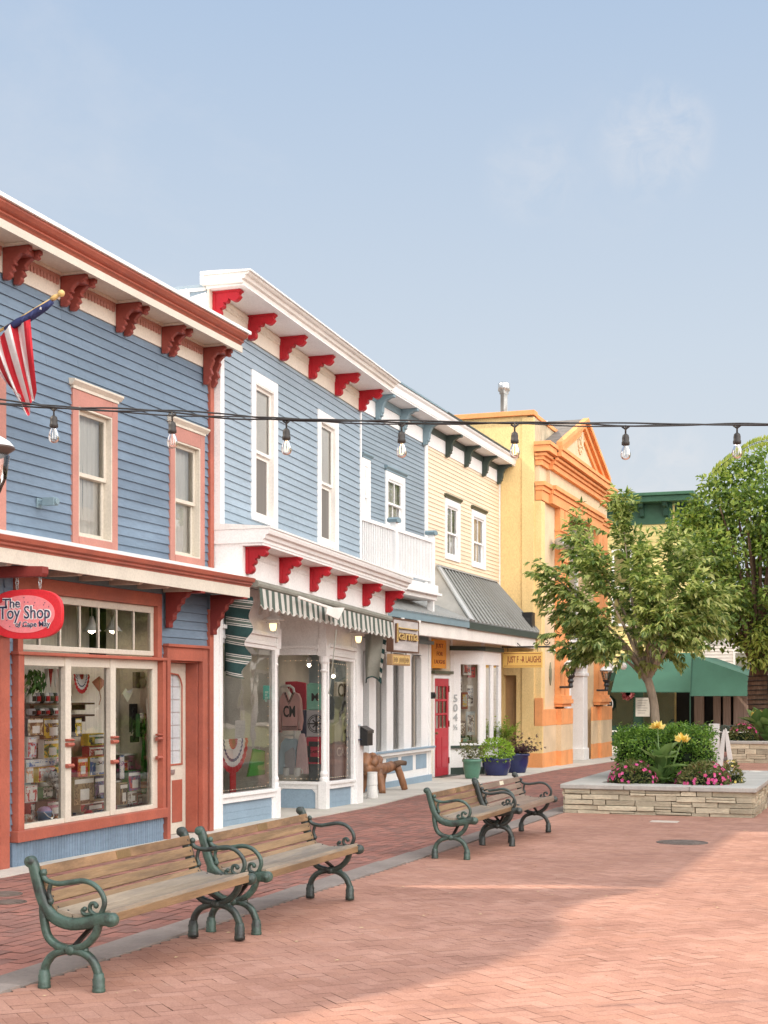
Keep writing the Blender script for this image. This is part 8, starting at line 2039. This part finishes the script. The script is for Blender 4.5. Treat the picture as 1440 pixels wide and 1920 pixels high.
for i,(px_,py_,lab) in enumerate(bulbs):
    p=onD(px_,py_,dd(px_)); lit=i in (2,3,4)
    if lit not in protos:
        t=thing('string_bulb',lab,'bulb',p,'glass bulbs hanging from the string light cable'); x,y,z=p
        m=MB(); m.tube([(x,y,z+.012),(x,y,z-.04)],.005,6); m.tube([(x-.02,y,z+.004),(x,y,z-.012),(x+.02,y,z+.004)],.006,6); m.lathe([(.006,-.036),(.017,-.045),(.020,-.06),(.0195,-.078),(.0225,-.082),(.0225,-.098),(.018,-.10)],(x,y,z),14); m.build('socket',mk('socket_black',(.045,.04,.036),rough=.5),t,smooth=True)
        m=MB(); m.lathe([(.013,-.10),(.016,-.108),(.0245,-.128),(.0285,-.148),(.026,-.166),(.018,-.177),(.006,-.181),(.0,-.1815)],(x,y,z),16,caps=False); m.build('globe',M['bulb_glass'],t,smooth=True)
        m=MB()
        for s in (-1,1): m.tube([(x+s*.004,y,z-.105),(x+s*.009,y,z-.125),(x+s*.007,y,z-.16)],.0018,4)
        m.tube([(x-.007,y,z-.16),(x+.007,y,z-.16)],.0012,4); m.build('filament',M['bulb_core'] if lit else M['galv'],t)
        protos[lit]=t
    else:
        c=copy_tree(protos[lit]); c.location=p; c['label']=lab
# ================================================================ CAMERA, SKY, SUN
cam=bpy.data.cameras.new('camera'); co=bpy.data.objects.new('camera',cam); COL.objects.link(co)
co.location=(0,0,H); co.rotation_euler=(R(90),0,TH); cam.sensor_fit='HORIZONTAL'; cam.sensor_width=36; cam.lens=36*F/1440; cam.shift_y=(HY-960)/1440; cam.clip_end=2000; cam.clip_start=.05
sc.camera=co
SUN=Vector((1,.42,-1.1)).normalized()
el=math.asin(-SUN.z); azx,azy=-SUN.x,-SUN.y
su=bpy.data.lights.new('sun','SUN'); su.energy=4.2; su.angle=R(1.0); su.color=(1,.86,.68)
so=bpy.data.objects.new('sun',su); COL.objects.link(so); so.rotation_euler=SUN.to_track_quat('-Z','Y').to_euler(); so.location=(-20,-10,30)
wd=bpy.data.worlds.new('World'); sc.world=wd; wd.use_nodes=True; nt=wd.node_tree
for n in list(nt.nodes): nt.nodes.remove(n)
L=nt.links.new
out=nt.nodes.new('ShaderNodeOutputWorld'); bg=nt.nodes.new('ShaderNodeBackground')
sky=nt.nodes.new('ShaderNodeTexSky'); sky.sky_type='NISHITA'; sky.sun_disc=False; sky.sun_elevation=el; sky.sun_rotation=math.atan2(azx,azy); sky.air_density=1.0; sky.dust_density=1.5; sky.ozone_density=1.5
bg.inputs[1].default_value=SKY_STRENGTH if 'SKY_STRENGTH' in globals() else .12
tc=nt.nodes.new('ShaderNodeTexCoord'); sp=nt.nodes.new('ShaderNodeSeparateXYZ'); L(tc.outputs['Generated'],sp.inputs[0])
# haze near the horizon and thin cloud
hz_=nt.nodes.new('ShaderNodeValToRGB'); hz_.color_ramp.elements[0].position=0; hz_.color_ramp.elements[0].color=(6.5,6.6,6.6,1); hz_.color_ramp.elements[1].position=.5; hz_.color_ramp.elements[1].color=(3.5,4.72,6.55,1); e_=hz_.color_ramp.elements.new(.22); e_.color=(5.45,6.15,6.95,1)
L(sp.outputs[2],hz_.inputs[0])
mx=nt.nodes.new('ShaderNodeMixRGB'); mx.inputs[0].default_value=.92; L(sky.outputs[0],mx.inputs[1]); L(hz_.outputs[0],mx.inputs[2])
no=nt.nodes.new('ShaderNodeTexNoise'); no.inputs['Scale'].default_value=3.2; no.inputs['Detail'].default_value=7; no.inputs['Roughness'].default_value=.62; no.inputs['Distortion'].default_value=.3
mpn=nt.nodes.new('ShaderNodeMapping'); mpn.inputs['Scale'].default_value=(1,1,2.2); mpn.inputs['Location'].default_value=(.35,.2,.1); L(tc.outputs['Generated'],mpn.inputs[0]); L(mpn.outputs[0],no.inputs['Vector'])
cr=nt.nodes.new('ShaderNodeValToRGB'); cr.color_ramp.elements[0].position=.56; cr.color_ramp.elements[0].color=(0,0,0,1); cr.color_ramp.elements[1].position=.85; cr.color_ramp.elements[1].color=(.28,.28,.28,1); L(no.outputs['Fac'],cr.inputs[0])
mc=nt.nodes.new('ShaderNodeMixRGB'); 
acc=None
for (px_,py_,c0,amp) in ((1235,262,.9990,.30),(990,325,.9992,.16),(1235,880,.9990,.30),(1150,300,.9975,.05)):
    d_=ray(px_,py_); d_=Vector(d_).normalized()
    dn=nt.nodes.new('ShaderNodeVectorMath'); dn.operation='DOT_PRODUCT'; L(tc.outputs['Generated'],dn.inputs[0]); dn.inputs[1].default_value=d_
    m1=nt.nodes.new('ShaderNodeMapRange'); m1.interpolation_type='SMOOTHERSTEP'; m1.inputs['From Min'].default_value=c0; m1.inputs['From Max'].default_value=1.0; m1.inputs['To Max'].default_value=amp; L(dn.outputs['Value'],m1.inputs['Value'])
    if acc is None: acc=m1.outputs[0]
    else:
        ad=nt.nodes.new('ShaderNodeMath'); ad.operation='ADD'; L(acc,ad.inputs[0]); L(m1.outputs[0],ad.inputs[1]); acc=ad.outputs[0]
n2=nt.nodes.new('ShaderNodeTexNoise'); n2.inputs['Scale'].default_value=42; n2.inputs['Detail'].default_value=6; n2.inputs['Roughness'].default_value=.6; n2.inputs['Distortion'].default_value=.6; L(tc.outputs['Generated'],n2.inputs['Vector'])
r2_=nt.nodes.new('ShaderNodeMapRange'); r2_.inputs['From Min'].default_value=.36; r2_.inputs['From Max'].default_value=.68; L(n2.outputs['Fac'],r2_.inputs['Value'])
mu=nt.nodes.new('ShaderNodeMath'); mu.operation='MULTIPLY'; L(acc,mu.inputs[0]); L(r2_.outputs[0],mu.inputs[1])
a2=nt.nodes.new('ShaderNodeMath'); a2.operation='ADD'; a2.use_clamp=True; L(cr.outputs[0],a2.inputs[0]); L(mu.outputs[0],a2.inputs[1])
L(a2.outputs[0],mc.inputs[0]); L(mx.outputs[0],mc.inputs[1]); mc.inputs[2].default_value=(7.6,7.3,7.2,1)
# bright sky patch added out of view to light the shaded facades
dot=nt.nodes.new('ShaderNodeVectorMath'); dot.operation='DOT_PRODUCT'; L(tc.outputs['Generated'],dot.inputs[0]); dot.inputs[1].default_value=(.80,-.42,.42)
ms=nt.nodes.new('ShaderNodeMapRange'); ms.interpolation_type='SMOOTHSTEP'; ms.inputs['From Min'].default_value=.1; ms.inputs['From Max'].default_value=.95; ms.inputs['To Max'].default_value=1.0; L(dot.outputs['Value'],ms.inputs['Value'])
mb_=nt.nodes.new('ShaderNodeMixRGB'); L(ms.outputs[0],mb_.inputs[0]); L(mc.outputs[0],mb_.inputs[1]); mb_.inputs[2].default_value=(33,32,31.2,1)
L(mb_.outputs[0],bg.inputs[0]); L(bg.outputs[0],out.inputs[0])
sc.view_settings.view_transform='Standard'; sc.view_settings.look='None'; sc.view_settings.exposure=0; sc.view_settings.gamma=1
sc.cycles.max_bounces=8; sc.cycles.transparent_max_bounces=16; sc.cycles.glossy_bounces=4; sc.cycles.caustics_reflective=False; sc.cycles.caustics_refractive=False
